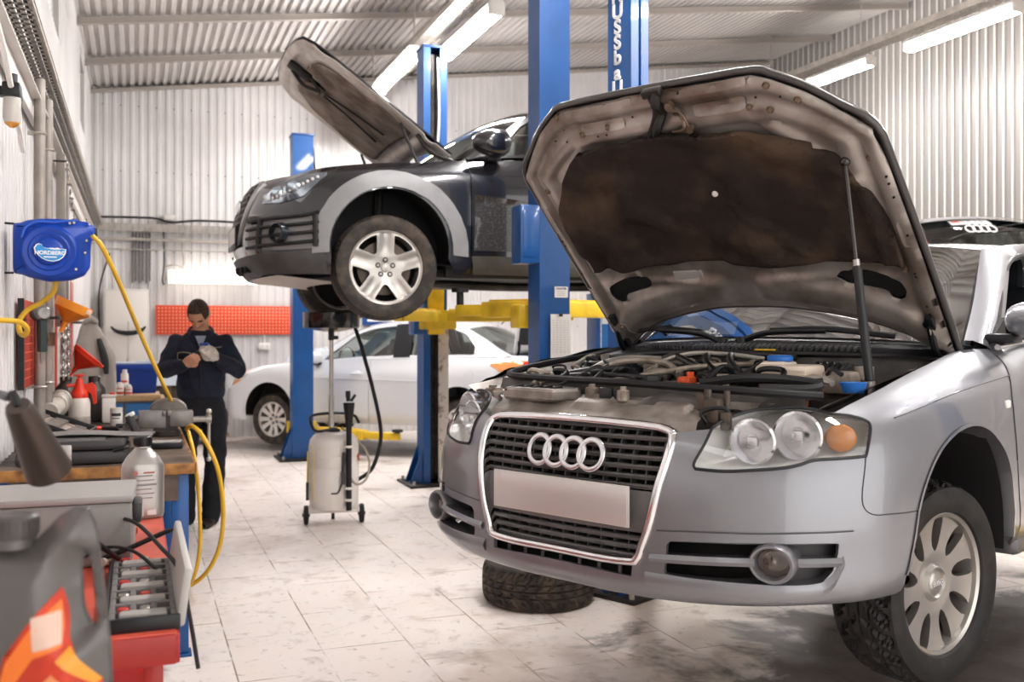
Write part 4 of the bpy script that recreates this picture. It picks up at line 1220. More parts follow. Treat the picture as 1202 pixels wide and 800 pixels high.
rq = [xz_find((x, z)) for x, z in [(-2.47, .8), (-2.44, .62), (-2.33, .42)]] + [xz_find(p) for p in ra[3:]] + [(C0 + 13.2, .9), (C0 + 15, .9), (C0 + 17, .9), (C0 + 17, 7.98), (C0 + 15, 7.98), (C0 + 13.5, 7.98), (C0 + 12.15, 7.98)]
mb = MB(); panel(mb, SK, rq, (), .09, .012, 0, my); mb.build('rear_body', SILVER, A, smooth=40)
mb = MB()
for s in (1, -1): mb.box((-1.45, s * .80, .225), (1.9, .12, .10), .03)
mb.build('sill', SILVER, A)
mb = MB(); mb.box((-1.4, 0, .22), (3.9, 1.3, .06), .02); mb.box((.33, 0, .25), (.76, .9, .03), .01); mb.build('underbody', BODYBLACK, A)
# -------- cabin: pillars, roof, glass
GR = [  # x of section: (belt y,z) ... roof centre
 (-.16, [(.70, .885), (.64, .90), (.52, .915), (.30, .925), (0, .93)]),]
WB = [(.715, -.47, .89), (.60, -.33, .905), (.42, -.255, .915), (.2, -.21, .92), (0, -.195, .922)]
WT = [(.585, -1.10, 1.275), (.46, -1.065, 1.295), (.3, -1.04, 1.31), (.15, -1.03, 1.318), (0, -1.025, 1.32)]
def wpt(u, v):                                                      # u -1..1 across, v 0 base .. 1 top
    a = abs(u) * 4; i = min(int(3.9999 - min(a, 3.9999)), 3)
    k = 4 - a; i = min(int(k), 3); f = k - i
    def L(T):
        p, q = Vector((T[i][1], T[i][0], T[i][2])), Vector((T[i + 1][1], T[i + 1][0], T[i + 1][2])); return p.lerp(q, f)
    p = L(WB).lerp(L(WT), v); p += Vector((.35, 0, .45)) * .035 * math.sin(PI * v)
    return Vector((p.x, p.y if u >= 0 else -p.y, p.z))
mb = MB(); mb.grid(lambda u, v: wpt(2 * u - 1, .02 + .97 * v), 33, 12); ws = mb.build('windscreen', WSGLASS, A, smooth=180)
mb = MB()
def wedge(u0, u1, v0, v1, n_=16):
    mb.grid(lambda a, b: wpt(u0 + (u1 - u0) * a, v0 + (v1 - v0) * b) + Vector((-.004, 0, -.004)), n_, 6)
wedge(.93, 1., 0, 1, 4); wedge(-1., -.93, 0, 1, 4); wedge(-1, 1, .955, 1, 30); wedge(-1, 1, 0, .05, 30)
mb.build('windscreen_border', BLACK, ws)
# roof and pillars as strips
RT = [(.585, -1.10, 1.275), (.60, -1.5, 1.315), (.605, -2.0, 1.31), (.59, -2.5, 1.25)]
def roofp(u, v):
    k = v * 3; i = min(int(k), 2); f = k - i
    e = Vector(RT[i]).lerp(Vector(RT[i + 1]), f)
    x, y, z = e.y, e.x, e.z
    fx = (-1.025 - x if v == 0 else 0)
    bow = 1 - abs(u) ** 2.2
    xx = x + (.075 * bow * max(0, 1 - v * 3))
    return Vector((xx, u * y, z + .045 * bow))
mb = MB(); mb.grid(lambda a, b: roofp(2 * a - 1, b), 25, 22); mb.build('roof', SILVER, A, smooth=180)
mb = MB(); mb.grid(lambda a, b: roofp(2 * a - 1, .01) + Vector((.004, 0, -.022)) * b, 25, 3); mb.build('roof_front_trim', CHROME, A)
for s in (1, -1):
    mrr = (lambda p: p) if s == 1 else my
    mb = MB()
    outer = [(-.50, .745, .888), (-.69, .712, 1.02), (-.91, .66, 1.165), (-1.10, .615, 1.262), (-1.3, .622, 1.315), (-1.6, .628, 1.325), (-2.0, .632, 1.315), (-2.4, .635, 1.262), (-2.75, .66, 1.09), (-3.0, .69, .95)]
    P = catmull([mrr(Vector(p)) for p in outer], 5)
    vs = []
    for i, p in enumerate(P):
        f = i / (len(P) - 1); wd = .05 if f < .35 else .03
        inn = Vector((0, -1 if s == 1 else 1, 0))
        fwd = Vector((.055, 0, .03)) if f < .35 else Vector((0, 0, .0))
        back = Vector((-.05, (.025 if s == 1 else -.025), -.03)) if f < .4 else (Vector((0, .02 * s, -.06)) if f < .75 else Vector((-.12 - .4 * (f - .75), .03 * s, -.05)))
        vs += [p + fwd + inn * .02, p + fwd * .4 + inn * -.012, p + back * .6 - inn * .018, p + back, p + back + inn * .04, p + fwd + inn * .05]
    mb.add(vs, [[6 * k + j, 6 * k + 6 + j, 6 * k + 6 + (j + 1) % 6, 6 * k + (j + 1) % 6] for k in range(len(P) - 1) for j in range(6)])
    mb.build('roof_pillar', SILVER, A, smooth=50)
    mb = MB()
    mb.tube([mrr(Vector(p)) for p in ((-.56, .765, .91), (-.72, .725, 1.03), (-.94, .675, 1.155), (-1.12, .648, 1.235), (-1.32, .648, 1.268), (-1.75, .655, 1.275), (-2.1, .66, 1.262), (-2.4, .67, 1.2), (-2.6, .70, 1.07), (-2.72, .735, .955))], .011, 6)
    mb.build('window_seal', BLACK, A)
    mb = MB(); mb.box((-1.43, s * .70, 1.09), (.10, .04, .40), .012, rot=(s * .33, 0, 0)); mb.build('centre_pillar', BLACK, A)
    mb = MB(); mb.grid(lambda u, v: mrr(Vector((-1.5 - .95 * u, .80 - .14 * v - .01 * u, .93 + (.33 - .16 * max(0, u - .7)) * v))), 8, 6); mb.build('side_window', GLASS, A)
    mb = MB(); mb.tube([mrr(Vector(p)) for p in ((-.46, .80, .895), (-.75, .81, .915), (-1.4, .81, .925), (-2.3, .79, .94), (-2.75, .75, .95))], .011, 6); mb.build('belt_trim', CHROME, A)
    # mirror
    mi = holder('door_mirror', A)
    mb = MB()
    def mir(u, v):
        a = 2 * PI * v; th = PI * u
        y = .765 + .20 * .5 * (1 - math.cos(th)); r = math.sin(th) ** .55
        x = -.55 + .085 * r * math.cos(a) * (1.1 if math.cos(a) > 0 else .6); z = .99 + .066 * r * math.sin(a)
        return mrr(Vector((x - (.12 if s < 0 else 0), y + .04, z)))
    mb.grid(mir, 16, 20, cv=True); mb.build('mirror_shell', SILVER, mi, smooth=180)
    mb = MB(); mb.box((-.56 - (.12 if s < 0 else 0), s * .79, .925), (.12, .10, .035), .014); mb.build('mirror_foot', BLACK, mi)
    mb = MB(); mb.prism([(-.50, .905), (-.68, .915), (-.66, 1.0)], s * .755 - .008, s * .755 + .008, basis((0, 0, 0), (1, 0, 0), (0, 0, 1)) if False else Matrix(((1, 0, 0, 0), (0, 0, 1, 0), (0, 1, 0, 0), (0, 0, 0, 1)))); mb.build('mirror_triangle', BLACK, mi, smooth=0)
    # repeater lamp
    t, v = C0 + OA['repeater'][0][0], OA['repeater'][0][1]; p = SK(t, v)
    mb = MB(); mb.box(tuple(mrr(p + Vector((0, .002, 0)))), (.038, .012, .026), .005); mb.build('side_repeater', WHITEP, A)
# rear window and boot lid
mb = MB(); mb.grid(lambda u, v: Vector((-2.5 - .62 * v, (2 * u - 1) * (.585 + .06 * v), 1.25 + .04 * (1 - (2 * u - 1) ** 2) - .30 * v)), 14, 6); mb.build('rear_window', GLASS, A)
mb = MB(); mb.grid(lambda u, v: Vector((-3.0 - .60 * v, (2 * u - 1) * (.74 - .1 * v), .945 + .02 * (1 - (2 * u - 1) ** 2))), 14, 6); mb.build('boot_lid', SILVER, A)
# cabin inside
mb = MB(); mb.grid(lambda u, v: Vector((-.50 - .35 * v, (2 * u - 1) * .68, .86 + .03 * math.sin(PI * v))), 10, 6); mb.box((-.8, 0, .75), (.2, 1.35, .2), .04); mb.box((-1.8, 0, .35), (2.2, 1.36, .04)); mb.build('dashboard', mat('dash_black', '#19191b', .6), A)
for y in (.36, -.36):
    mb = MB(); mb.box((-1.45, y, .52), (.5, .5, .16), .05); mb.box((-1.75, y, .86), (.16, .48, .6), .06, rot=(0, R(-12), 0)); mb.box((-1.83, y, 1.22), (.09, .26, .17), .04); mb.build('front_seat', SEAT, A)
mb = MB(); mb.box((-2.5, 0, .58), (.5, 1.25, .16), .05); mb.box((-2.75, 0, .86), (.14, 1.25, .55), .05, rot=(0, R(-18), 0)); mb.build('rear_seat', SEAT, A)
mb = MB(); mb.torus((-1.02, .36, .86), .18, .014, 'X', 32, 8); mb.cyl((-.85, .36, .8), (-1.02, .36, .86), .03); mb.box((-1.02, .36, .86), (.02, .34, .05), .01); mb.build('steering_wheel', BLACK, A)
mb = MB(); mb.box((-1.25, .30, .95), (.12, .34, .44), .05, rot=(0, R(-8), 0)); jk = mb.build('seat_cover', mat('blue_cover', '#1d3766', .55, var=.3, vscale=6), A)
# -------- wheels
for i, (x, y, sg) in enumerate(((0, .70, 1), (0, -.70, -1), (-2.66, .70, 1), (-2.66, -.70, -1))):
    if i == 0:
        wh = holder('wheel', A, (x, y, .169), (0, 0, R(-10.3)))
        wheel_parts(wh, .318, .222, .215, 'nine', SATIN, None, 'v', 240, 56); W0 = wh
        for o in [c for c in bpy.data.objects if c.parent == wh]: pass
    elif i > 1:                                                     # the front wheel on the far side has been taken off
        wh = copy_tree(W0, A); wh.location = (x, y, .169 if i < 2 else .16); wh.rotation_euler = (0, 0, 0)
        if sg < 0: wh.rotation_euler.z += PI
mb = MB()
for s in (1, -1):
    mb.tube([(0, s * .64, .17), (.0, s * .58, .3), (-.02, s * .55, .62)], .03, 10); mb.cyl((0, s * .3, .17), (0, s * .62, .17), .022, n=10); mb.box((.02, s * .45, .10), (.16, .3, .04), .012)
mb.build('suspension_strut', DSTEEL, A)
# -------- the spare tyre on the floor below the bumper
tyv = thing('tyre', 'worn loose tyre lying flat on the floor below the silver car bumper', 'tyre', (2.115, 5.10, 0.115), 0)
o = tyre_mesh(.318, .205, .225, 'v', 240, 56).build('tread_ring', mat('dry_tyre', '#2d2825', .75, 0, col2='#5d4f43', vscale=14, contrast=(.4, .75)), tyv, smooth=30)
mb = MB(); mb.lathe([(.206, -.09), (.200, -.08), (.200, .08), (.206, .09)], Matrix.Translation((0, 0, 0)), 64); mb.build('bead', RUB, tyv)
o.rotation_euler = (PI / 2, 0, .7)
# ------------------------------------------------------------------ hood of the silver car, standing open
HX, HZ, HPHI, HROLL = -.364, .897, R(45.62), -.014
HD = Vector((math.cos(HPHI), 0, math.sin(HPHI))); HN = Vector((-math.sin(HPHI), 0, math.cos(HPHI)))
def hood_pt(L, y, n=0.):
    c = .028 * (1 - (y / .715) ** 2)
    return Vector((HX, y, HZ + HROLL * y)) + HD * L + HN * (c + n)
HOUT = [(.205, 0), (.20, .15), (.175, .3), (.135, .45), (.085, .56), (.02, .645), (-.015, .69), (.0, .712), (.4, .716), (.79, .713), (.95, .70), (1.04, .61), (1.11, .53), (1.165, .44), (1.188, .385), (1.19, .2), (1.19, 0)]
hfull = HOUT + [(a, -b) for a, b in reversed(HOUT[1:-1])]
def front_L(y):
    y = abs(y)
    T = [(0, 1.19), (.385, 1.188), (.44, 1.165), (.53, 1.11), (.61, 1.04), (.70, .95), (.72, .79)]
    for (a, p), (b, q) in zip(T, T[1:]):
        if y <= b: return p + (q - p) * (y - a) / (b - a)
    return .79
def sstep(a, b, x): t = min(max((x - a) / (b - a), 0), 1); return t * t * (3 - 2 * t)
def hump(a, b, c, d, x): return sstep(a, b, x) * (1 - sstep(c, d, x))
def under(L, y):
    """relief of the inner panel, positive towards the engine"""
    e = front_L(y) - L; s = .715 - abs(y); m = min(e, s * 1.15)
    h = .004 + .016 * hump(.018, .03, .06, .072, m)
    h += .022 * hump(.095, .115, .15, .175, m) * (1 if L > .42 else .3)
    h += .006 * hump(.0, .005, .012, .016, m)
    # pressed fields along the front beam
    if e < .12: h += .007 * (1 - sstep(.08, .12, e)) * hump(.12, .155, .32, .36, abs(y + .04) if y > 0 else abs(y) + .02)
    # pressed diagonal struts at the corners
    h += .02 * hump(-.02, .0, .02, .04, abs((abs(y) - .50) - (L - .86) * -.9) - .0) * hump(.74, .78, 1.0, 1.06, L) * .8
    # back section
    if L < .47:
        r = rear_L(y); q = L - r
        h += .03 * hump(.02, .07, .13, .19, q) * hump(0, .04, .6, .68, .7 - abs(y))
        h -= .012 * hump(.36, .375, .41, .42, L) * hump(.16, .175, .6, .65, abs(y))
        h += .010 * hump(-.3, -.29, -.01, .0, -abs(abs(y) - .0) + .15) * hump(.34, .35, .41, .42, L)
    return h
def rear_L(y):
    y = abs(y); T = [(0, .205), (.15, .20), (.3, .175), (.45, .135), (.56, .085), (.645, .02), (.69, -.015), (.72, 0)]
    for (a, p), (b, q) in zip(T, T[1:]):
        if y <= b: return p + (q - p) * (y - a) / (b - a)
    return 0
HDIRTY = mat('hood_inner_paint', '#aaa29b', .34, .45, coat=.2, col2='#5f4f43', vscale=5, contrast=(.40, .74), rvar=.12, bump=.08, bscale=30)
hood = holder('hood', A)
mb = MB(); cut(mb, lambda q: hood_pt(q[0], q[1]), lambda q: HN, hfull, [], .05, .012); mb.build('outer_panel', SILVER, hood, smooth=40)
tears = []
for s in (1, -1):
    tears.append([(a, s * b) for a, b in roundpoly([(.363, .385), (.381, .414), (.375, .5), (.36, .571), (.339, .608), (.3, .617), (.27, .606), (.255, .584), (.262, .556), (.292, .545), (.312, .47), (.325, .41)], .25, 2)])
ins = lambda L: [(a + (b < 9) * 0, b) for a, b in L]
hin = [(a - .008 if a > .7 else a + .006, b * .988) for a, b in hfull]
mb = MB(); cut(mb, lambda q: hood_pt(q[0], q[1], -.022 - under(*q)), lambda q: -HN, hin, tears, .0145, .004); mb.build('inner_panel', HDIRTY, hood, smooth=60)
for t_ in tears:
    mb = MB(); cut(mb, lambda q: hood_pt(q[0], q[1], -.018), lambda q: -HN, t_, [], .03, 0); mb.build('panel_opening', CAVITY, hood)
# rolled edge and rubber seal along the border
mb = MB(); P = [hood_pt(a, b, -.012) for a, b in hfull]; mb.tube(P, .0115, 8, 3, closed=True, flat=1.3); mb.build('folded_edge', mat('hood_edge', '#4b4846', .35, .6, coat=.3), hood, smooth=60)
# sound-deadening pad
PAD = [(.44, -.63), (.6, -.617), (.69, -.60), (.80, -.575), (.89, -.53), (.96, -.46), (1.0, -.40), (1.02, -.33), (1.03, -.08), (1.02, .1), (1.0, .25), (.975, .38), (.92, .49), (.90, .49), (.87, .55), (.82, .585), (.72, .625), (.6, .645), (.43, .65), (.425, .46), (.44, .15), (.45, -.2), (.452, -.40)]
from mathutils import noise as mnoise
def padh(L, y):
    b = mnoise.noise(Vector((L * 3.1, y * 3.1, 1.7))) * .07 + mnoise.noise(Vector((L * 8, y * 8, 4.2))) * .036 + mnoise.noise(Vector((L * 22, y * 22, 9.))) * .0025
    b += .022 * math.exp(-(((L - .60) / .07) ** 2 + ((y + .44) / .06) ** 2)) + .014 * math.exp(-(((L - .62) / .05) ** 2 + ((y + .22) / .025) ** 2))
    ra = abs((y - .1) + (L - .72) * .9); b += .010 * math.exp(-(ra / .02) ** 2) * hump(.45, .5, .75, .85, L)
    rb = abs((L - .62) - .25 * (y - .3)); b += .012 * math.exp(-(rb / .016) ** 2) * hump(.2, .26, .5, .56, y)
    return max(.046 + b, .028 + under(L, y))
mb = MB(); cut(mb, lambda q: hood_pt(q[0], q[1], -padh(*q)), lambda q: -HN, PAD, [], .013, .02)
mb.build('insulation_pad', mat('black_felt', '#332b27', .9, 0, col2='#64503f', vscale=4.5, contrast=(.48, .85), bump=.5, bscale=160, spec=.15), hood, smooth=180)
mb = MB(); p = hood_pt(.751, .069, -padh(.751, .069)); mb.ball(tuple(p), (.012, .012, .012), 12, 8); mb.build('pad_hole', PAPER, hood)
for a, b in ((1.155, -.409), (1.077, -.327), (1.084, -.215), (.862, -.616), (1.144, .423), (1.079, .342), (1.063, .409), (1.081, .506), (.845, .656), (.146, -.621), (.39, .636)):
    mb = MB(); p = hood_pt(a, b, -.022 - under(a, b)); mb.cyl(p, p - HN * .014, .009, .006, 12); mb.lathe([(.009, 0), (.012, .003), (.013, 0)], mb.frame(p, p - HN)[0], 14)
    mb.build('rubber_buffer', mat('buffer_brown', '#6d5a49', .6), hood)
mb = MB()
for k in range(34):
    a, b = rnd.choice(((1.165, rnd.uniform(-.38, .38)), (1.10, rnd.uniform(-.5, .5)), (1.06, rnd.uniform(-.5, .5)), (rnd.uniform(.5, .9), .69), (rnd.uniform(.1, .9), -.69), (rnd.uniform(.1, .4), .67)))
    p = hood_pt(a, b, -.022 - under(a, b)); mb.cyl(p + HN * .004, p - HN * .0015, .0042, n=8)
mb.build('pressed_hole', CAVITY, hood)
for (l0, l1, y0, y1) in ((1.155, 1.182, .13, .36), (1.15, 1.178, -.37, -.08), (1.075, 1.115, .14, .33), (1.075, 1.112, -.33, -.14), (.50, .60, .668, .70), (.62, .78, -.70, -.668), (.06, .16, -.66, -.60)):
    pl_ = roundpoly([(l0, y0), (l0, y1), (l1, y1), (l1, y0)], .2, 3)
    mb = MB(); cut(mb, lambda q: hood_pt(q[0], q[1], -.026 - under(*q)), lambda q: -HN, pl_, [], .02, .006); mb.build('pressed_plate', HDIRTY, hood, smooth=40)
# latch: striker bow, catch hook and cable mess
mb = MB()
def up(L, y, k=.0): return hood_pt(L, y, -.03 - under(L, y) - k)
mb.box(tuple(up(1.185, .02, .0)), (.03, .075, .035), .008, rot=(0, -HPHI, 0))
mb.tube([up(1.19, .035), up(1.15, .03, .015), up(1.11, .025, .01), up(1.07, .0, .015), up(1.04, -.03)], .017, 8)
mb.tube([up(1.17, .0), up(1.12, .01, .02), up(1.05, -.04, .01), up(1.03, -.075)], .010, 8)
mb.build('latch_hook', mat('greasy_black', '#1d1916', .55, 0, var=.4, vscale=14), hood)
mb = MB(); mb.tube([up(1.135, .073), up(1.11, .10, .02), up(1.09, .115, .03), up(1.045, .115, .015)], .006, 8); mb.tube([up(1.09, .06), up(1.095, .10, .025), up(1.06, .11, .03), up(1.035, .04)], .006, 8); mb.cyl(up(1.135, .075), up(1.135, .075, .02), .016, n=12); mb.cyl(up(1.045, .115), up(1.045, .115, .02), .015, n=12)
mb.build('latch_striker', mat('rusty_steel', '#7d6a5a', .45, .7, var=.4, vscale=18), hood)
mb = MB(); p = hood_pt(.383, -.21, -.03 - under(.383, -.21)); mb.add([hood_pt(a, b, -.034 - under(.383, -.21)) for a, b in ((.404, -.268), (.402, -.146), (.362, -.144), (.36, -.274))] + [hood_pt(a, b, -.026 - under(.383, -.21)) for a, b in ((.404, -.268), (.402, -.146), (.362, -.144), (.36, -.274))], [[0, 1, 2, 3], [7, 6, 5, 4], [0, 4, 5, 1], [1, 5, 6, 2], [2, 6, 7, 3], [3, 7, 4, 0]]); mb.build('info_plate', mat('label_grey', '#a9a4a0', .5), hood, smooth=0)
for s in (1, -1):
    mb = MB()
    mb.box(tuple(hood_pt(.10, s * .665, -.045)), (.20, .03, .03), .008, rot=(0, -HPHI, 0))
    mb.tube([hood_pt(.16, s * .66, -.05), hood_pt(.04, s * .665, -.08), (HX - .02, s * .665, HZ - .04), (HX - .06, s * .66, HZ - .08)], .013, 8)
    mb.cyl(hood_pt(.17, s * .66, -.03), hood_pt(.17, s * .66, -.06), .018, n=12)
    mb.build('hinge', mat('hinge_black', '#1a1a1c', .45, .4), hood)
# gas strut
top, foot = hood_pt(.85, .585, -.05), Vector((.27, .665, .80))
mid = top.lerp(foot, .48)
gs = holder('gas_strut', A)
mb = MB(); mb.cyl(top, mid, .0065, n=12); mb.ball(tuple(top), .016, 12, 8); mb.cyl(top + HN * .03, top, .010, n=10); mb.build('piston_rod', mat('strut_rod', '#4d4a48', .25, .9), gs)
mb = MB(); mb.cyl(mid, foot, .0135, n=16, bev=.003); mb.build('cylinder', BLACK, gs)
mb = MB(); mb.cyl(mid.lerp(top, .06), mid.lerp(foot, .02), .0105, n=12); mb.build('end_collar', STEEL, gs); mb = MB(); mb.cyl(foot, foot - Vector((0, 0, .05)), .016, n=12); mb.build('ball_socket', STEEL, gs)
# ------------------------------------------------------------------ engine bay
GRIME = mat('grimy_silver', '#a39a92', .42, .45, col2='#5b5048', vscale=10, contrast=(.35, .75), rvar=.12)
GRIMEP = mat('grimy_plastic', '#55504d', .5, 0, col2='#2a2624', vscale=12, contrast=(.35, .75))
DIRTALU = mat('dirty_aluminium', '#b5aa9e', .5, .45, col2='#6e6054', vscale=16, contrast=(.35, .7))
def hgrid(mb, fn, nu, nv): mb.grid(lambda a, b: fn(a, b), nu, nv)
# slam panel over the radiator
def slam(a, b):
    y = (2 * a - 1) * (.40 + .14 * sstep(.25, .8, b)); k = abs(y) / .56
    x = .845 - .10 * k ** 2 - b * (.19 - .05 * k ** 2); z = .695 + .05 * b + .012 * math.sin(b * PI) - .0 * k
    z += .012 * (math.cos(y * 22) > .35) * hump(.2, .3, .75, .85, b) - .01 * hump(.5, .55, .62, .68, b)
    return Vector((x, y, z))
mb = MB(); mb.grid(slam, 90, 26); mb.build('slam_panel', GRIME, A, smooth=50)
mb = MB()
vs = [Vector((.845 - .10 * (y / .56) ** 2 + .004, y, .697 + .0 * y)) for y in [(-.56 + 1.12 * k / 30) for k in range(31)]]
mb.grid(lambda a, b: slam(a, 0) + Vector((.01 - .01 * b, 0, -.03 + .03 * b)), 30, 4); mb.build('slam_panel_edge', GRIME, A, smooth=60)
# intake scoop with five slots
sc_ = holder('air_scoop', A)
mb = MB(); mb.prism([(-.36, .78), (-.13, .80), (-.10, .70), (-.16, .62), (-.36, .60), (-.41, .68)], .725, .765, Matrix(((0, 1, 0, 0), (1, 0, 0, 0), (0, 0, 1, 0), (0, 0, 0, 1))), .008); mb.build('scoop_body', GRIME, sc_, smooth=30)
mb = MB()
for k in range(5):
    y = -.345 + .042 * k; mb.box((.745, y, .762), (.075, .017, .012), .005, rot=(0, R(12), R(-14)))
mb.build('scoop_slot', CAVITY, sc_)
# rounded shield on the right of the lock carrier
mb = MB(); mb.grid(lambda a, b: Vector((.755 - .06 * b, .14 + .30 * a, .715 + (.052 * math.sin(PI * min(1, .12 + a * .9)) ** .6) * b)), 16, 5); mb.grid(lambda a, b: Vector((.695 - .05 * b, .14 + .30 * a, .715 + .052 * math.sin(PI * min(1, .12 + a * .9)) ** .6)), 16, 3); mb.build('lock_shield', GRIMEP, A, smooth=60)
# lock and catches
mb = MB(); mb.box((.735, .42, .725), (.05, .05, .07), .008); mb.box((.73, .38, .748), (.035, .03, .05), .006); mb.cyl((.74, .40, .75), (.74, .40, .785), .011, n=10); mb.cyl((.72, .45, .74), (.72, .45, .782), .009, n=10); mb.box((.75, .465, .70), (.02, .03, .05), .005); mb.build('hood_lock', mat('lock_metal', '#5c5148', .5, .5, var=.4, vscale=20), A)
mb = MB(); mb.tube([(.76, .41, .69), (.775, .40, .72), (.76, .43, .735), (.75, .47, .73), (.755, .475, .69)], .006, 8); mb.build('lock_bow', BLACK, A)
for y, x, z, r in ((-.05, .70, .765, .022), (.08, .71, .762, .02), (-.56, .63, .74, .03), (-.50, .66, .735, .025)):
    mb = MB(); mb.cyl((x, y, z - .03), (x, y, z + .008), r, n=14, bev=.005); mb.cyl((x, y, z), (x, y, z + .018), r * .5, n=10); mb.build('mount_bolt', DIRTALU, A)
mb = MB(); mb.box((.71, .02, .75), (.03, .05, .05), .006); mb.box((.705, .06, .755), (.03, .03, .04), .006); mb.build('plug_connector', BLACK, A)
# long black hood seal
mb = MB(); mb.tube([(-.02, -.63, .852), (.2, -.645, .83), (.42, -.62, .807), (.55, -.546, .793), (.64, -.27, .791), (.68, .02, .791), (.69, .25, .787), (.68, .445, .782), (.63, .577, .775), (.55, .65, .768)], .0125, 8, 8); mb.build('hood_seal', RUB, A)
mb = MB(); mb.grid(lambda a, b: Vector((.665 - .10 * abs(2 * a - 1) ** 2.2 - .03 * b, (2 * a - 1) * .60, .782 - .085 * (1 - b))), 30, 4); mb.build('lock_carrier', GRIMEP, A, smooth=60)
mb = MB(); mb.tube([(.62, .30, .795), (.58, .42, .812), (.50, .52, .808), (.47, .60, .795), (.55, .60, .785), (.63, .50, .787)], .014, 8); mb.build('coolant_hose', RUB, A)
# inner wings
for s in (1, -1):
    mb = MB(); mb.grid(lambda a, b: Vector((.62 - .95 * a, s * (.70 - .10 * b - .06 * b * b), .752 + .12 * a - .055 * b - .03 * b * b)), 16, 8); mb.build('inner_wing', GRIME, A, smooth=60)
    mb = MB(); M = Matrix.Translation((.13, s * .535, .765)); mb.lathe([(1e-4, .03), (.03, .028), (.045, .01), (.075, .0), (.09, -.03)], M, 24); mb.build('strut_top', GRIMEP, A)
mb = MB(); mb.prism([(.50, -.62), (.1, -.64), (.05, -.5), (.30, -.42), (.46, -.50)], .75, .79, None, .02); mb.build('air_box', mat('airbox_grey', '#8c8580', .45, .2, col2='#4d4642', vscale=9), A)
mb = MB(); mb.torus((.32, -.53, .79), .075, .01, 'Z', 30, 8); mb.build('air_box_rib', GRIME, A)
# engine block and covers
mb = MB(); mb.box((.33, .0, .66), (.5, .5, .24), .03); mb.box((.1, .0, .72), (.3, .62, .1), .03); mb.box((.5, -.1, .7), (.2, .5, .1), .02); mb.build('engine_block', GRIMEP, A)
mb = MB()
mb.grid(lambda a, b: Vector((.56 - .27 * b, -.16 + .40 * a, .765 + .028 * math.sin(PI * b) * (.7 + .3 * math.sin(9 * a)) + .01 * math.sin(14 * a))), 30, 12); mb.build('engine_cover', DIRTALU, A, smooth=60)
mb = MB()
for k in range(6): mb.cyl((.20, -.25 + .085 * k, .76), (.08, -.25 + .085 * k, .835), .022, n=12); mb.torus((.14, -.25 + .085 * k, .80), .026, .006, 'Z', 16, 6)
mb.build('intake_runner', DIRTALU, A)
mb = MB(); mb.cyl((.30, -.20, .74), (.30, -.20, .83), .05, n=24, bev=.008); mb.cyl((.30, -.20, .83), (.30, -.20, .846), .03, n=18); mb.torus((.30, -.20, .80), .052, .005, 'Z', 24, 6); mb.build('vacuum_canister', BLACK, A)
mb = MB(); mb.box((.27, -.37, .80), (.09, .07, .08), .01); mb.box((.42, -.33, .785), (.05, .06, .05), .008); mb.build('relay_box', BLACK, A)
for k, (pts, r, m) in enumerate([
    ([(.34, -.36, .80), (.30, -.30, .835), (.22, -.25, .85), (.15, -.1, .842), (.2, .02, .825)], .014, GALV),
    ([(.40, -.30, .80), (.34, -.18, .845), (.3, -.05, .84), (.4, .08, .81)], .011, DIRTALU),
    ([(.14, -.18, .845), (.22, -.06, .862), (.30, .06, .84), (.33, .16, .81)], .012, BLACK),
    ([(.10, -.02, .85), (.2, .06, .865), (.3, .12, .845), (.36, .2, .805)], .013, BLACK),
    ([(.06, .08, .85), (.18, .14, .868), (.28, .2, .845), (.30, .26, .80)], .012, BLACK),
    ([(.26, -.12, .835), (.22, .0, .872), (.14, .1, .87), (.06, .2, .855)], .008, GALV),
    ([(.44, -.05, .80), (.36, .1, .83), (.25, .22, .84), (.15, .28, .84)], .009, DIRTALU),
    ([(.45, .18, .79), (.38, .22, .82), (.30, .24, .80)], .016, RUB),
    ([(.02, -.5, .85), (.04, -.2, .868), (.03, .1, .87), (.02, .3, .86)], .012, BLACK),
    ([(.36, .30, .79), (.42, .40, .80), (.45, .50, .79), (.4, .58, .80)], .012, BLACK),
    ([(.30, .46, .79), (.34, .52, .81), (.38, .60, .795)], .010, GALV),
    ([(.22, .50, .80), (.28, .55, .835), (.32, .60, .82)], .008, BLACK),
    ([(.48, -.42, .78), (.44, -.28, .81), (.38, -.15, .82)], .014, BLACK),
    ([(.52, -.46, .77), (.5, -.3, .795), (.47, -.1, .80), (.46, .05, .79)], .01, BLACK)]):
    mb = MB(); mb.tube(pts, r, 8, 6); mb.build('engine_hose', m, A)
mb = MB(); mb.box((.47, .155, .79), (.05, .05, .03), .008); mb.cyl((.46, .16, .79), (.46, .16, .82), .012, n=10); mb.build('orange_plug', mat('orange_plug', '#e0592a', .4), A)
mb = MB(); mb.box((.2, .55, .79), (.10, .10, .07), .012); mb.cyl((.16, .6, .80), (.16, .6, .84), .03, n=14); mb.build('brake_fluid_unit', DIRTALU, A)
rc = random.Random(11)
for k in range(46):
    x, y = rc.uniform(.02, .58), rc.uniform(-.52, .30); a = rc.uniform(0, 6.28); L_ = rc.uniform(.06, .17); z = .80 + .035 * (1 - x / .6) + rc.uniform(-.015, .015)
    pts = [(x, y, z - .03), (x + .3 * L_ * math.cos(a), y + .3 * L_ * math.sin(a), z + rc.uniform(.0, .02)), (x + .7 * L_ * math.cos(a + .5), y + .7 * L_ * math.sin(a + .5), z + rc.uniform(-.01, .02)), (x + L_ * math.cos(a), y + L_ * math.sin(a), z - .03)]
    mb = MB(); mb.tube(pts, rc.uniform(.004, .010), 7, 5); mb.build('engine_hose', rc.choice((BLACK, BLACK, RUB, BLACK, DIRTALU, GALV)), A)
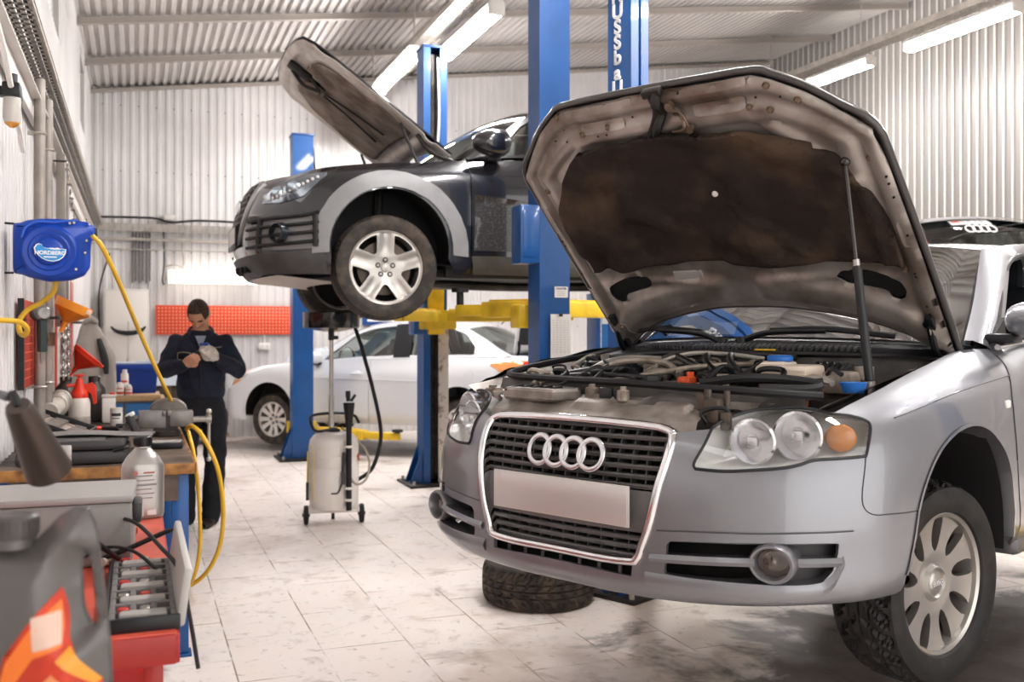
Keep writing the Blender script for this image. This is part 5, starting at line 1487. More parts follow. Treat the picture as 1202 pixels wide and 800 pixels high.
for k in range(26):
    x, y = rc.uniform(.05, .6), rc.uniform(-.5, .3); z = .785 + .03 * (1 - x / .6)
    mb = MB()
    if k % 2: mb.box((x, y, z), (rc.uniform(.02, .05), rc.uniform(.02, .05), rc.uniform(.03, .06)), .005, rz=rc.uniform(0, 1.5))
    else: mb.cyl((x, y, z - .02), (x, y, z + rc.uniform(.01, .03)), rc.uniform(.008, .018), n=10, bev=.002)
    mb.build('connector' if k % 2 else 'engine_bolt', rc.choice((BLACK, BLACK, GRIMEP, DIRTALU, DSTEEL)), A)
rs = holder('coolant_reservoir', A)
mb = MB(); mb.box((.21, .375, .825), (.14, .18, .035), .012); mb.box((.21, .385, .80), (.15, .20, .018), .006); mb.box((.20, .33, .835), (.1, .09, .035), .012); mb.build('tank_top', mat('reservoir_white', '#f0dfcd', .4, 0, coat=.2), rs)
mb = MB(); mb.box((.21, .385, .765), (.14, .18, .065), .014); mb.box((.26, .42, .735), (.06, .07, .06), .012); mb.build('tank_bottom', mat('reservoir_pink', '#e89a6c', .4), rs)
mb = MB(); mb.cyl((.20, .335, .85), (.20, .335, .872), .042, n=24, bev=.006); mb.build('cap', mat('cap_blue', '#2a6fc4', .4), rs)
mb = MB()
def rib_hose(u): return .030 + .0045 * math.sin(u * 60)
mb.tube([(.12, .42, .82), (.08, .48, .818), (.1, .55, .808), (.16, .60, .80)], rib_hose, 14, 20); mb.build('intake_hose', BLACK, A)
mb = MB(); mb.cyl((.36, .655, .77), (.36, .655, .80), .03, .04, n=16); mb.build('washer_cap', mat('cap_blue', '#2a6fc4', .4), A)
# cowl, scuttle seals, wipers
mb = MB(); mb.grid(lambda a, b: Vector((-.155 + .20 * b - .27 * abs(2 * a - 1) ** 2.4, (2 * a - 1) * .69, .915 - .045 * b - .02 * abs(2 * a - 1) ** 2 - .008 * math.sin(b * 12))), 40, 10); mb.build('cowl', BLACK, A, smooth=60)
mb = MB()
for k in range(52):
    y = -.50 + .98 * k / 51
    if abs(y) < .52: mb.box((-.045 - .27 * abs(y / .69) ** 2.4, y, .896 - .012 * (y / .69) ** 2), (.05, .006, .012), 0, rot=(0, R(13), R(10)))
mb.build('cowl_grille', mat('cowl_rib', '#4a4a4d', .35), A)
for q, (dz, dx, r, m) in enumerate(((-.03, .07, .012, BLACK), (-.047, .10, .010, mat('seal_sheen', '#6b6a6b', .25, .5)), (-.062, .13, .014, BLACK), (-.08, .15, .008, GRIME))):
    mb = MB(); mb.tube([(-.155 + dx - .27 * abs(t) ** 2.4, t * .68, .915 + dz - .02 * t * t) for t in [-1 + k / 10 for k in range(21)]], r, 8, 3); mb.build('scuttle_seal', m, A)
mb = MB(); mb.box((.0, .17, .885), (.02, .075, .006), .002); mb.build('yellow_tag', mat('tag_yellow', '#e3bd35', .5), A)
mb = MB(); mb.grid(lambda a, b: Vector((.02 - .27 * abs(2 * a - 1) ** 2.4, (2 * a - 1) * .66, .86 - .2 * b)), 20, 4); mb.build('firewall', GRIMEP, A)
for pts, foot_ in (([(-.13, -.08, .905), (-.16, -.2, .94), (-.20, -.42, .955), (-.25, -.56, .945)], (-.13, -.08)), ([(-.13, .0, .915), (-.155, .1, .945), (-.2, .3, .95), (-.27, .52, .925)], (-.13, .0))):
    wp = holder('wiper', A)
    mb = MB(); mb.tube([Vector(p) for p in pts[:3]], lambda u: .014 - .004 * u, 8, 6, flat=.7); mb.cyl((foot_[0], foot_[1], .88), (foot_[0], foot_[1], .925), .02, n=14); mb.build('wiper_arm', BLACK, wp)
    mb = MB(); mb.tube([Vector(p) + Vector((-.01, 0, .008)) for p in pts[1:]] , .008, 6, 6, flat=1.6); mb.build('wiper_blade', RUB, wp)
# black sheet laid over the far wing, giving it a dark band
fc = MB()
fc.grid(lambda a, b: my(SK(C0 + 5.1 + 3.7 * a, 7.9 - 3.6 * b) + SK.normal(C0 + 5.1 + 3.7 * a, 7.9 - 3.6 * b) * (.012 + .004 * math.sin(a * 23))), 24, 10)
cov = fc.build('dark_wing_sheet', mat('cover_black', '#1f1e1f', .55, 0, var=.3, vscale=7), None, smooth=180)
cov.matrix_world = Matrix.Translation(CARA) @ Matrix.Rotation(HEADA, 4, 'Z')
tag(cov, 'black sheet lying over the far front wing of the silver car', 'protective cover')
# ------------------------------------------------------------------ other cars
PXZ = lambda p: (p.x, p.z)
car_top = {}
def make_car(name, label, loc, head, sp, paint):
    """a car from its plan stations, wheel arches and greenhouse curves; returns the thing and what is needed to add details"""
    car = thing(name, label, 'car', loc, head)
    ST = sp['ST']; S = ring_skin(ST); c0 = len(ST) - 1
    hi = 2 * c0
    f = lambda x, z: S.find(PXZ, (x, z), c0 + 2.2, hi - 1.2)
    mirror_ = lambda p: (2 * c0 - p[0], p[1])
    ra, zc, wb = sp['ra'], sp['zc'], sp['wb']; xa = sp.get('xa', 0.)
    arc = lambda x0, a0, a1, n=14: [f(x0 + ra * math.cos(a), zc + ra * math.sin(a)) for a in [a0 + (a1 - a0) * k / n for k in range(n + 1)]]
    th = R(sp.get('seam_deg', 40)); low = .8
    tx = lambda x, v=8: S.find(PXZ, (x, S(c0 + 5, v).z), c0 + 2.2, hi - 1.2)[0]
    def row(x, v):                                                   # station where a given row reaches x
        lo_, hi_ = c0, hi - 1.
        for _ in range(40):
            m = (lo_ + hi_) / 2
            if S(m, v).x > x: lo_ = m
            else: hi_ = m
        return (m, v)
    xs, xh = sp['seam']                                             # seam foot is on the arch; its head on the hood gap
    bot = lambda xa_, xb_, n=8: [row(xa_ + (xb_ - xa_) * k / n, low) for k in range(n + 1)]
    topr = lambda xa_, xb_, n=10: [row(xa_ + (xb_ - xa_) * k / n, 7.97) for k in range(n + 1)]
    seam = [f(xa + ra * math.cos(th), zc + ra * math.sin(th))] + [f(*q) for q in sp['seam_pts']] + [row(xh, 7.97)]
    front = [(c0, low)] + [(c0 + k * .5, low) for k in range(1, 5)] + bot(S(c0 + 2.5, low).x, xa + ra - .005, 6) + arc(xa, R(-8), th, 6) + seam[1:] + [(seam[-1][0] + (c0 - seam[-1][0]) * k / 6, 7.97) for k in range(1, 6)] + [(c0, 7.97)]
    step = sp.get('step', .06)
    mb = MB(); panel(mb, S, front + [mirror_(p) for p in reversed(front[1:-1])], (), step, .014); mb.build('front_bumper', paint, car, smooth=40)
    gf, gb, gr = sp['gaps']
    e = .004
    wing = arc(xa, th, R(188), 14) + bot(xa - ra - .0, gf + e, 3)[1:] + [f(gf + e, z) for z in (.4, .6, .75)] + [row(gf + e, 7.0), row(gf + e, 7.97)] + topr(gf + e, xh, 8)[1:] + list(reversed(seam[1:-1]))
    d1 = bot(gf - e, gb + e, 4) + [f(gb + e, z) for z in (.4, .6, .8)] + topr(gb + e, gf - e, 6) + [f(gf - e, z) for z in (.8, .6, .4)]
    rearc = arc(-wb, R(180), R(8), 14)[::-1]                          # front foot to back foot
    k0 = 5
    d2 = bot(gb - e, -wb + ra + .06, 3) + [f(-wb + ra + .03, zc + .12), f(-wb + ra * .80, zc + ra * .80 + .02), f(gr, zc + ra + .14)] + topr(gr, gb - e, 6) + [f(gb - e, z) for z in (.8, .6, .4)]
    quarter = [f(-wb + ra + .05, .27), f(-wb + ra + .022, zc + .12)] + [f(-wb + ra * .81 - .005, zc + ra * .80 + .03), f(gr - e * 2, zc + ra + .14)] + topr(gr - e * 2, S(hi - 2.5, 7.97).x, 6) + [(hi - 2, 7.97), (hi - 1, 7.97), (hi, 7.97), (hi, low), (hi - 1, low), (hi - 2, low)] + bot(S(hi - 2.6, low).x, -wb - ra, 4) + arc(-wb, R(188), R(0), 14)
    for s in (1, -1):
        for nm, pl_ in (('wing', wing), ('door', d1), ('door', d2)):
            mb = MB(); panel(mb, S, pl_, (), step, .014)
            if s < 0: mb.v = [my(q) for q in mb.v]
            o = mb.build(nm, paint, car, smooth=40)
            if nm == 'door':
                xx = (gb if pl_ is d1 else gr) + .12; zz = sp['handle_z']; yy = S(*f(xx, zz)).y
                hb = MB(); hb.tube([(xx + .12, yy - .01, zz), (xx + .10, yy + .03, zz), (xx, yy + .03, zz + .004), (xx - .03, yy - .01, zz + .004)], .013, 8); hb.ball((xx + .05, yy - .012, zz + .004), (.06, .02, .035), 14, 8)
                if s < 0: hb.v = [my(q) for q in hb.v]
                hb.build('door_handle', paint, o)
        for x0 in (xa, -wb):
            mb = MB()
            mb.grid(lambda u, v: (x0 + (ra + .03) * math.cos(PI * (1.1 * u - .05)), s * (.55 + .32 * v), zc + (ra + .03) * math.sin(PI * (1.1 * u - .05))), 22, 3)
            mb.grid(lambda u, v: (x0 + (ra + .03) * v * math.cos(PI * (1.1 * u - .05)), s * .55, zc + (ra + .03) * v * math.sin(PI * (1.1 * u - .05))), 22, 3)
            mb.build('wheel_arch_liner', mat('liner_black', '#151314', .75, var=.3, vscale=9), car)
    mb = MB(); panel(mb, S, quarter, (), step * 1.4, .014, 0, my); mb.build('rear_body', paint, car, smooth=40)
    mb = MB(); mb.box((-wb / 2, 0, .25), (wb + 1.2, 1.25, .06), .02)
    for s in (1, -1): mb.box((-wb / 2, s * .80, .25), (wb - 2 * ra - .05, .1, .09), .02)
    mb.build('underbody', BODYBLACK, car)
    # greenhouse
    gh = sp['gh']; n = len(gh)
    side = Skin([[Vector(b), (Vector(b) + Vector(r)) / 2 + Vector((0, .018, 0)), Vector(r)] for b, r, *_ in gh], lambda p: Vector((0, 1, .3)))
    uA, uC = sp['uA'], sp['uC']
    def topg(u, a):
        u = min(max(u, 0), n - 1 - 1e-6); i = int(u); t = u - i
        p = side(u, 2); cr = gh[i][2] + (gh[min(i + 1, n - 1)][2] - gh[i][2]) * t; bw = gh[i][3] + (gh[min(i + 1, n - 1)][3] - gh[i][3]) * t
        q = 1 - abs(a) ** 2.2
        return Vector((p.x + bw * q, p.y * a, p.z + cr * q))
    wins = [roundpoly(w_, .12, 3) for w_ in sp['wins']]
    sideo = [(k * .25, .03) for k in range(0, 4 * (n - 1) + 1)] + [(n - 1 - k * .25, 1.99) for k in range(0, 4 * (n - 1) + 1)]
    for s in (1, -1):
        mb = MB(); panel(mb, side, sideo, wins, step, .03)
        if s < 0: mb.v = [my(q) for q in mb.v]
        mb.build('window_frame', sp.get('pillar', paint), car, smooth=40)
        for w_ in wins:
            mb = MB(); panel(mb, side, w_, (), .12, 0, -.012)
            if s < 0: mb.v = [my(q) for q in mb.v]
            mb.build('side_window', GLASS, car, smooth=60)
    for s in (1, -1):
        mb = MB(); panel(mb, side, [(3.30, .1), (3.2, 1.9), (3.72, 1.9), (3.74, .1)], (), .1, .004, .005)
        if s < 0: mb.v = [my(q) for q in mb.v]
        mb.build('centre_pillar', BLACK, car, smooth=60)
    mb = MB(); mb.grid(lambda a, b: topg(.03 + (uA - .03) * b, 2 * a - 1), 22, 8); mb.build('windscreen', GLASS, car, smooth=180)
    mb = MB(); mb.grid(lambda a, b: topg(uA + (uC - uA) * b, 2 * a - 1), 22, 18); mb.build('roof', paint, car, smooth=180)
    mb = MB(); mb.grid(lambda a, b: topg(uC + (n - 1.03 - uC) * b, 2 * a - 1), 22, 8); mb.build('rear_window', GLASS, car, smooth=180)
    # hood and boot lid between the two gap lines
    def lid(name_, ta, tb, crown, dz=0.):
        def g(a, b):
            p = S(ta + (tb - ta) * b, 7.98); y = p.y * (2 * a - 1); q = 1 - abs(2 * a - 1) ** 2.2
            return Vector((p.x, y, p.z + crown * q * min(1, b * 2 + .15)))
        mb = MB(); mb.grid(g, 20, 24); return mb.build(name_, paint, car, smooth=180)
    if sp.get('hood', True): lid('hood', c0, row(gh[0][0][0] + .06, 7.97)[0], .035)
    if sp.get('boot', True): lid('boot_lid', hi, row(gh[-1][0][0] - .0, 7.97)[0], .02)
    # cabin
    mb = MB(); mb.box((gh[1][0][0] + .05, 0, gh[0][0][2] - .10), (.35, 1.3, .2), .05); mb.box((-wb / 2 - .3, 0, .42), (2.3, 1.3, .04)); mb.build('dashboard', mat('dash_black', '#19191b', .6), car)
    for y in (.36, -.36):
        mb = MB(); x = sp['seat_x']; z = gh[2][0][2]; mb.box((x, y, z - .36), (.5, .48, .16), .05); mb.box((x - .32, y, z - .02), (.15, .46, .58), .06, rot=(0, R(-14), 0)); mb.box((x - .41, y, z + .33), (.09, .25, .17), .04); mb.build('front_seat', SEAT, car)
    mb = MB(); x = sp['seat_x'] - 1.0; mb.box((x, 0, z - .34), (.5, 1.2, .16), .05); mb.box((x - .28, 0, z - .02), (.14, 1.2, .5), .05, rot=(0, R(-18), 0)); mb.build('rear_seat', SEAT, car)
    mb = MB(); x = sp['seat_x'] + .42; mb.torus((x, .36, z - .02), .18, .014, 'X', 28, 8); mb.box((x, .36, z - .02), (.02, .34, .05), .01); mb.cyl((x, .36, z - .05), (x + .2, .36, z - .1), .03); mb.build('steering_wheel', BLACK, car)
    for s in (1, -1):
        mrr = (lambda p: p) if s == 1 else my
        mx, myy, mz = sp['mirror']
        mi = holder('door_mirror', car)
        def mir(u, v):
            a = 2 * PI * v; t = PI * u; r = math.sin(t) ** .5
            return mrr(Vector((mx + sp.get('mirror_l', .09) * r * math.cos(a) * (1.2 if math.cos(a) > 0 else .5), myy + .10 * (1 - math.cos(t)), mz + sp.get('mirror_h', .075) * r * math.sin(a))))
        mb = MB(); mb.grid(mir, 14, 18, cv=True); mb.build('mirror_shell', paint, mi, smooth=180)
        mb = MB(); mb.box(tuple(mrr(Vector((mx + .02, myy + .01, mz - sp.get('mirror_h', .075)))) ), (.1, .12, .04), .012); mb.build('mirror_foot', BLACK, mi)
    car_top[car.name] = topg
    return car, S, c0, f, row
def overlay(car, S, name, pts, m, lift=.004, thick=.01, step=.04, both=True, holes=()):
    for s in ((1, -1) if both else (1,)):
        mb = MB(); panel(mb, S, pts, holes, step, thick, lift)
        if s < 0: mb.v = [my(q) for q in mb.v]
        o = mb.build(name, m, car, smooth=50)
    return o
def rows9(zb, zt, bulge=.0, lip=.05, hood=.15, zs=None):
    """a plain nine-row body section from sill to hood gap"""
    zs = zs or (zt - .09)
    return ((lip, zb), (.02, zb + .01), (0, zb + .07), (0, zb + .2), (0, zb + .32), (.004, zs - .16), (.014, zs - .06), (.05, zs + .02), (hood, zt))
# ---- pale silver saloon
LST = [
 (.93, 0, ((.09, .19), (.03, .20), (0, .26), (0, .36), (.005, .46), (.02, .55), (.05, .62), (.09, .68), (.14, .72))),
 (.925, .25, ((.09, .19), (.03, .20), (0, .26), (0, .36), (.005, .46), (.02, .55), (.05, .62), (.09, .68), (.14, .72))),
 (.89, .48, ((.08, .19), (.03, .20), (0, .26), (0, .36), (.005, .46), (.02, .55), (.05, .63), (.10, .69), (.16, .735))),
 (.80, .66, ((.07, .19), (.03, .20), (0, .26), (0, .36), (0, .46), (.015, .56), (.045, .64), (.10, .70), (.18, .75))),
 (.66, .79, ((.05, .19), (.02, .20), (0, .27), (0, .36), (0, .47), (.008, .57), (.03, .655), (.08, .73), (.17, .78))),
 (.47, .855, ((.04, .19), (.02, .20), (0, .27), (0, .37), (0, .48), (.004, .585), (.02, .675), (.06, .76), (.16, .82))),
 (.22, .876, rows9(.19, .87, hood=.16)), (0, .88, rows9(.19, .895, hood=.16)), (-.3, .88, rows9(.19, .925, hood=.15)),
 (-.62, .88, rows9(.19, .945, hood=.10)), (-1.2, .88, rows9(.19, .965, hood=.07)), (-1.9, .88, rows9(.19, .985, hood=.07)), (-2.5, .88, rows9(.19, 1.01, hood=.085)),
 (-3.0, .87, rows9(.20, 1.03, hood=.12)), (-3.35, .83, rows9(.22, 1.035, hood=.14)), (-3.55, .72, rows9(.24, 1.03, hood=.10)), (-3.62, .45, rows9(.25, 1.03, hood=.06)), (-3.63, 0, rows9(.25, 1.03, hood=.06))]
GHL = [((-.52, .775, .93), (-.50, .74, .945), .0, .24), ((-.85, .80, .945), (-.83, .675, 1.14), .03, .20), ((-1.22, .81, .96), (-1.2, .61, 1.335), .045, .13), ((-1.6, .81, .972), (-1.6, .59, 1.41), .045, .03),
       ((-2.1, .81, .985), (-2.1, .585, 1.43), .045, 0), ((-2.58, .80, 1.0), (-2.52, .59, 1.375), .04, -.02), ((-2.88, .79, 1.01), (-2.82, .605, 1.255), .03, -.04), ((-3.08, .775, 1.02), (-3.06, .64, 1.115), .015, -.06), ((-3.22, .75, 1.025), (-3.24, .70, 1.035), 0, -.08)]
LSPEC = dict(boot=False, ST=LST, ra=.36, zc=.315, wb=2.635, seam=(.4, .52), seam_pts=[(.50, .60), (.56, .68)], seam_deg=48, gaps=(-.48, -1.45, -2.38), handle_z=.80, gh=GHL, uA=2.25, uC=5.35,
  wins=[[(.75, .22), (.95, .9), (1.75, 1.72), (2.5, 1.82), (3.32, 1.83), (3.38, .2)], [(3.62, .2), (3.58, 1.83), (4.6, 1.8), (5.35, 1.65), (5.75, .95), (5.7, .22)]], seat_x=-1.25, mirror=(-.72, .80, .99), step=.07)
def yawed(v): return v
LPAINT = mat('pale_silver_paint', '#dddee1', .3, .2, coat=.8)
hd = math.atan2(12.667 - 10.939, 1.601 - 3.453)
lf = Vector((-math.sin(hd), math.cos(hd), 0))
lo_ = Vector((1.601, 12.667, 0)) - lf * .80
Lc, LS, lc0, lfnd, lrow = make_car('car', 'pale silver saloon with its boot lid raised, behind the blue lift posts', (lo_.x, lo_.y, .20), hd, LSPEC, LPAINT)
LF = lambda *p: [lfnd(*q) for q in p]
overlay(Lc, LS, 'headlamp', roundpoly(LF((.84, .60), (.72, .66), (.46, .755), (.33, .78), (.42, .70), (.62, .615), (.80, .565)), .2, 2), mat('headlamp_pale', '#cfcdca', .12, .4, coat=1.), .004)
overlay(Lc, LS, 'indicator', roundpoly(LF((.62, .625), (.52, .70), (.44, .74), (.45, .69), (.55, .635)), .2, 2), AMBER, .008, .006)
overlay(Lc, LS, 'tail_lamp', roundpoly(LF((-3.0, .93), (-3.25, .98), (-3.5, .97), (-3.54, .83), (-3.4, .79), (-3.22, .80)), .15, 2), AMBER, .005)
overlay(Lc, LS, 'tail_lamp_red', roundpoly(LF((-3.40, .965), (-3.54, .965), (-3.56, .83), (-3.42, .80)), .15, 2), REDLENS, .009, .006)
overlay(Lc, LS, 'fuel_flap', [lfnd(-2.78 + .075 * math.cos(a), .80 + .075 * math.sin(a)) for a in [2 * PI * k / 20 for k in range(20)]], LPAINT, .003, .006, .05, False)
mb = MB(); mb.tube([LS(*lfnd(x, .735 + .012 * (x + 1.4))) + Vector((0, .004, 0)) for x in (-.5, -1., -1.45, -2., -2.5)], .006, 6); mb.build('door_moulding', LPAINT, Lc)
mb = MB(); mb.box((.92, 0, .42), (.03, .9, .22), .02); mb.build('front_grille', CAVITY, Lc)
mb = MB(); mb.cyl((-2.9, .2, 1.40), (-3.15, .2, 1.62), .006, n=6); mb.build('aerial', BLACK, Lc)
for i, (x, s) in enumerate(((0, 1), (0, -1), (-2.635, 1), (-2.635, -1))):
    if i == 0:
        W1 = holder('wheel', Lc, (x, .70, .20), (0, 0, R(-4))); wheel_parts(W1, .325, .222, .2, 'ten', mat('light_alloy', '#d7d3ce', .3, .55), TYREF, 'n', 110, 50)
    else:
        w2 = copy_tree(W1, Lc); w2.location = (x, s * .70, .20); w2.rotation_euler = (0, 0, (R(-4) if i == 1 else 0) + (PI if s < 0 else 0))
# ---- black crossover on the lift
QST = [
 (.94, 0, ((.20, .20), (.13, .23), (.05, .30), (.01, .38), (0, .50), (.015, .62), (.05, .74), (.10, .85), (.17, .915))),
 (.93, .25, ((.20, .20), (.13, .23), (.05, .30), (.01, .38), (0, .50), (.015, .62), (.05, .74), (.10, .85), (.17, .915))),
 (.895, .48, ((.17, .20), (.10, .23), (.04, .30), (.005, .38), (0, .50), (.02, .62), (.06, .74), (.13, .85), (.22, .92))),
 (.81, .67, ((.12, .20), (.06, .23), (.02, .30), (0, .38), (0, .50), (.025, .62), (.075, .74), (.16, .86), (.27, .93))),
 (.67, .82, ((.07, .20), (.03, .225), (.01, .29), (0, .38), (0, .50), (.02, .62), (.06, .74), (.14, .87), (.26, .945))),
 (.49, .90, ((.05, .20), (.02, .225), (0, .29), (0, .39), (0, .51), (.01, .64), (.04, .77), (.10, .885), (.22, .965))),
 (.26, .94, rows9(.21, .99, hood=.2)), (0, .948, rows9(.22, 1.015, hood=.18)), (-.3, .948, rows9(.22, 1.035, hood=.17)),
 (-.62, .948, rows9(.23, 1.06, hood=.12)), (-1.2, .948, rows9(.23, 1.085, hood=.08)), (-2.0, .948, rows9(.23, 1.11, hood=.08)), (-2.8, .945, rows9(.24, 1.14, hood=.10)),
 (-3.2, .93, rows9(.26, 1.16, hood=.12)), (-3.5, .87, rows9(.30, 1.17, hood=.12)), (-3.66, .74, rows9(.34, 1.17, hood=.08)), (-3.71, .4, rows9(.35, 1.17, hood=.05)), (-3.72, 0, rows9(.35, 1.17, hood=.05))]
GHQ = [((-.62, .84, 1.06), (-.60, .80, 1.075), 0, .26), ((-.85, .86, 1.085), (-.83, .73, 1.24), .03, .22), ((-1.15, .868, 1.10), (-1.12, .67, 1.44), .045, .15), ((-1.55, .87, 1.11), (-1.5, .64, 1.575), .045, .04),
       ((-2.1, .87, 1.125), (-2.1, .635, 1.61), .045, 0), ((-2.7, .865, 1.145), (-2.7, .635, 1.585), .045, 0), ((-3.15, .85, 1.16), (-3.2, .64, 1.53), .045, -.04), ((-3.4, .83, 1.17), (-3.42, .67, 1.38), .03, -.08), ((-3.6, .80, 1.175), (-3.62, .76, 1.19), 0, -.1)]
QSPEC = dict(ST=QST, ra=.415, zc=.40, wb=2.807, xa=-.02, seam=(.4, .45), seam_pts=[(.46, .80), (.44, .86)], seam_deg=55, gaps=(-.60, -1.62, -2.6), handle_z=.96, gh=GHQ, uA=2.3, uC=6.1,
  wins=[[(.78, .22), (.95, .85), (1.75, 1.7), (2.5, 1.82), (3.1, 1.83), (3.12, .2)], [(3.32, .2), (3.3, 1.83), (4.4, 1.83), (5.0, 1.8), (5.05, .22)], [(5.2, .24), (5.2, 1.76), (6.0, 1.6), (6.5, .6), (6.3, .25)]], seat_x=-1.4, mirror=(-.80, .87, 1.17), mirror_h=.10, mirror_l=.17, step=.055, hood=False)
QPAINT = mat('black_paint', '#232227', .22, .25, coat=1., var=.25, vscale=7)
QDUST = mat('dusty_black', '#2d2b2c', .38, .2, coat=.5, col2='#6a625c', vscale=60, detail=8, contrast=(.5, .8))
Qc, QS, qc0, qf, qrow = make_car('car', 'black crossover raised high on the blue lift with its hood open', (1.62, 7.54, 1.68), PI, QSPEC, QPAINT)
QF = lambda *p: [qf(*q) for q in p]
CLAD = mat('grey_cladding', '#8d8c8d', .42, .2, var=.12, vscale=9)
CLADD = mat('dark_cladding', '#4a4847', .5, .1, var=.3, vscale=9)
QX = -.03
def qarc(r, a0, a1, n=18): return [qf(QX + r * 1.02 * math.cos(R(a)), .40 + r * math.sin(R(a))) for a in [a0 + (a1 - a0) * k / n for k in range(n + 1)]]
overlay(Qc, QS, 'arch_cladding', qarc(.535, -5, 185) + qarc(.425, 185, -5), CLAD, .012, .03, .04)
overlay(Qc, QS, 'sill_cladding', [qrow(-.62, .9), qrow(-1.4, .9), qrow(-2.3, .9)] + [qf(-2.3, .36), qf(-1.4, .36), qf(-.60, .36)], CLADD, .010, .02, .06)
overlay(Qc, QS, 'door_dust', QF((-.62, .40), (-1.58, .40), (-1.58, .70), (-.63, .80)), QDUST, .002, .002, .06)
# lamps, grille, intakes
hlq = roundpoly(QF((.70, .70), (.66, .78), (.55, .86), (.34, .90), (.40, .83), (.50, .74)), .15, 2)
hlq = [(qc0 + 2.55, 5.75), (qc0 + 2.75, 6.9), (qc0 + 3.1, 7.35), (qc0 + 3.9, 7.55), (qc0 + 5.35, 7.2), (qc0 + 5.1, 6.7), (qc0 + 4.55, 5.95), (qc0 + 3.5, 5.7)]
for s in (1, -1):
    hp_ = holder('headlamp', Qc)
    mb = MB(); panel(mb, QS, roundpoly(hlq, .12, 2), (), .04, .012, .006)
    if s < 0: mb.v = [my(q) for q in mb.v]
    mb.build('lamp_unit', mat('headlamp_deep', '#7f868f', .15, .5, coat=1.), hp_, smooth=60)
    mb = MB()
    for k in range(12):
        p = QS(qc0 + 2.95 + 2.1 * k / 11, 5.95 + .95 * (k / 11) ** 1.2) + QS.normal(qc0 + 3.5, 6.2) * .012; mb.ball(tuple(p), (.011, .011, .011), 8, 6)
    if s < 0: mb.v = [my(q) for q in mb.v]
    o = mb.build('led_row', WHITEP, hp_); o['kind'] = 'stuff'
    for tt, vv in ((3.15, 6.35), (3.95, 6.55)):
        p = QS(qc0 + tt, vv) + QS.normal(qc0 + tt, vv) * .004; nn = QS.normal(qc0 + tt, vv)
        mb = MB(); mb.lathe([(1e-4, .006), (.035, .006), (.05, .012), (.056, .0)], mb.frame(p, p + nn)[0], 24)
        if s < 0: mb.v = [my(q) for q in mb.v]
        mb.build('reflector_bowl', mat('lamp_deep', '#8d949c', .18, .8), hp_, smooth=50)
    # lower intake group
    ig = roundpoly([(qc0 + 2.05, 3.3), (qc0 + 2.2, 4.3), (qc0 + 3.0, 4.75), (qc0 + 4.6, 4.95), (qc0 + 5.2, 4.8), (qc0 + 5.1, 3.0), (qc0 + 3.4, 3.0)], .1, 2)
    ih = holder('air_intake', Qc)
    mb = MB(); panel(mb, QS, ig, (), .05, .006, .004)
    if s < 0: mb.v = [my(q) for q in mb.v]
    mb.build('intake_panel', mat('intake_grey', '#7b7877', .45, .2), ih, smooth=60)
    for k, vv in enumerate((3.25, 3.75, 4.25, 4.72)):
        mb = MB(); pts = [QS(qc0 + t, vv + .06 * (t - 2.2)) + QS.normal(qc0 + t, vv) * .014 for t in (2.1, 2.6, 3.2, 3.9, 4.6, 5.1)]
        mb.tube([p if s > 0 else my(p) for p in pts], .013, 8); mb.build('intake_bar', BODYBLACK, ih)
    mb = MB()
    for tt in (2.85, 5.0):
        pts = [QS(qc0 + tt, v) + QS.normal(qc0 + tt, v) * .012 for v in (3.1, 3.8, 4.5, 4.8)]; mb.tube([p if s > 0 else my(p) for p in pts], .02, 8)
    mb.build('intake_post', BODYBLACK, ih)
    p = QS(qc0 + 3.75, 3.95); nn = QS.normal(qc0 + 3.75, 3.95); nn = (nn + Vector((.4, 0, 0))).normalized()
    mb = MB(); mb.lathe([(1e-4, .0), (.05, .004), (.058, .05), (.068, .045), (.074, .0)], mb.frame(p, p + nn)[0], 28)
    if s < 0: mb.v = [my(q) for q in mb.v]
    mb.build('fog_lamp', mat('fog_dark', '#33353a', .2, .5), ih, smooth=50)
lowq = [(qc0, .9), (qc0 + 1.5, .9), (qc0 + 3, .9), (qc0 + 4.5, .9), (qc0 + 5.35, .9), (qc0 + 5.25, 2.9), (qc0 + 4, 2.85), (qc0 + 3, 2.8), (qc0 + 1.8, 2.75), (qc0, 2.75)]
mb = MB(); panel(mb, QS, lowq + [(2 * qc0 - a, b) for a, b in reversed(lowq[1:-1])], (), .06, .02, .008); mb.build('bumper_cladding', CLADD, Qc, smooth=60)
mb = MB(); mb.grid(lambda a, b: Vector((.80 - .42 * b - .10 * abs(2 * a - 1) ** 2, (2 * a - 1) * .66, .215 - .045 * b)), 16, 6); mb.build('skid_plate', mat('skid_tan', '#b7aca1', .5, .2), Qc)
mb = MB()
for k in (-2, -1, 0, 1, 2): mb.box((.905 - .02 * abs(k), k * .12, .275), (.05, .07, .05), .01)
mb.build('skid_opening', CAVITY, Qc)
gro = [(qc0, 3.6), (qc0 + 1.0, 3.6), (qc0 + 1.35, 4.0), (qc0 + 1.75, 6.2), (qc0 + 1.75, 7.4), (qc0 + 1.4, 7.75), (qc0, 7.8)]
gri = [(qc0, 3.85), (qc0 + .9, 3.85), (qc0 + 1.15, 4.2), (qc0 + 1.5, 6.2), (qc0 + 1.5, 7.2), (qc0 + 1.25, 7.45), (qc0, 7.5)]
full2 = lambda L: roundpoly(L + [(2 * qc0 - a, b) for a, b in reversed(L[1:-1])], .06, 2)
gfq = holder('grille', Qc)
mb = MB(); panel(mb, QS, full2(gro), [full2(gri)], .05, .02, .014); mb.build('grille_surround', mat('grille_surround', '#a6a4a3', .35, .5), gfq, smooth=60)
mb = MB(); panel(mb, QS, full2(gri), (), .06, 0, .003); mb.build('grille_back', CAVITY, gfq)
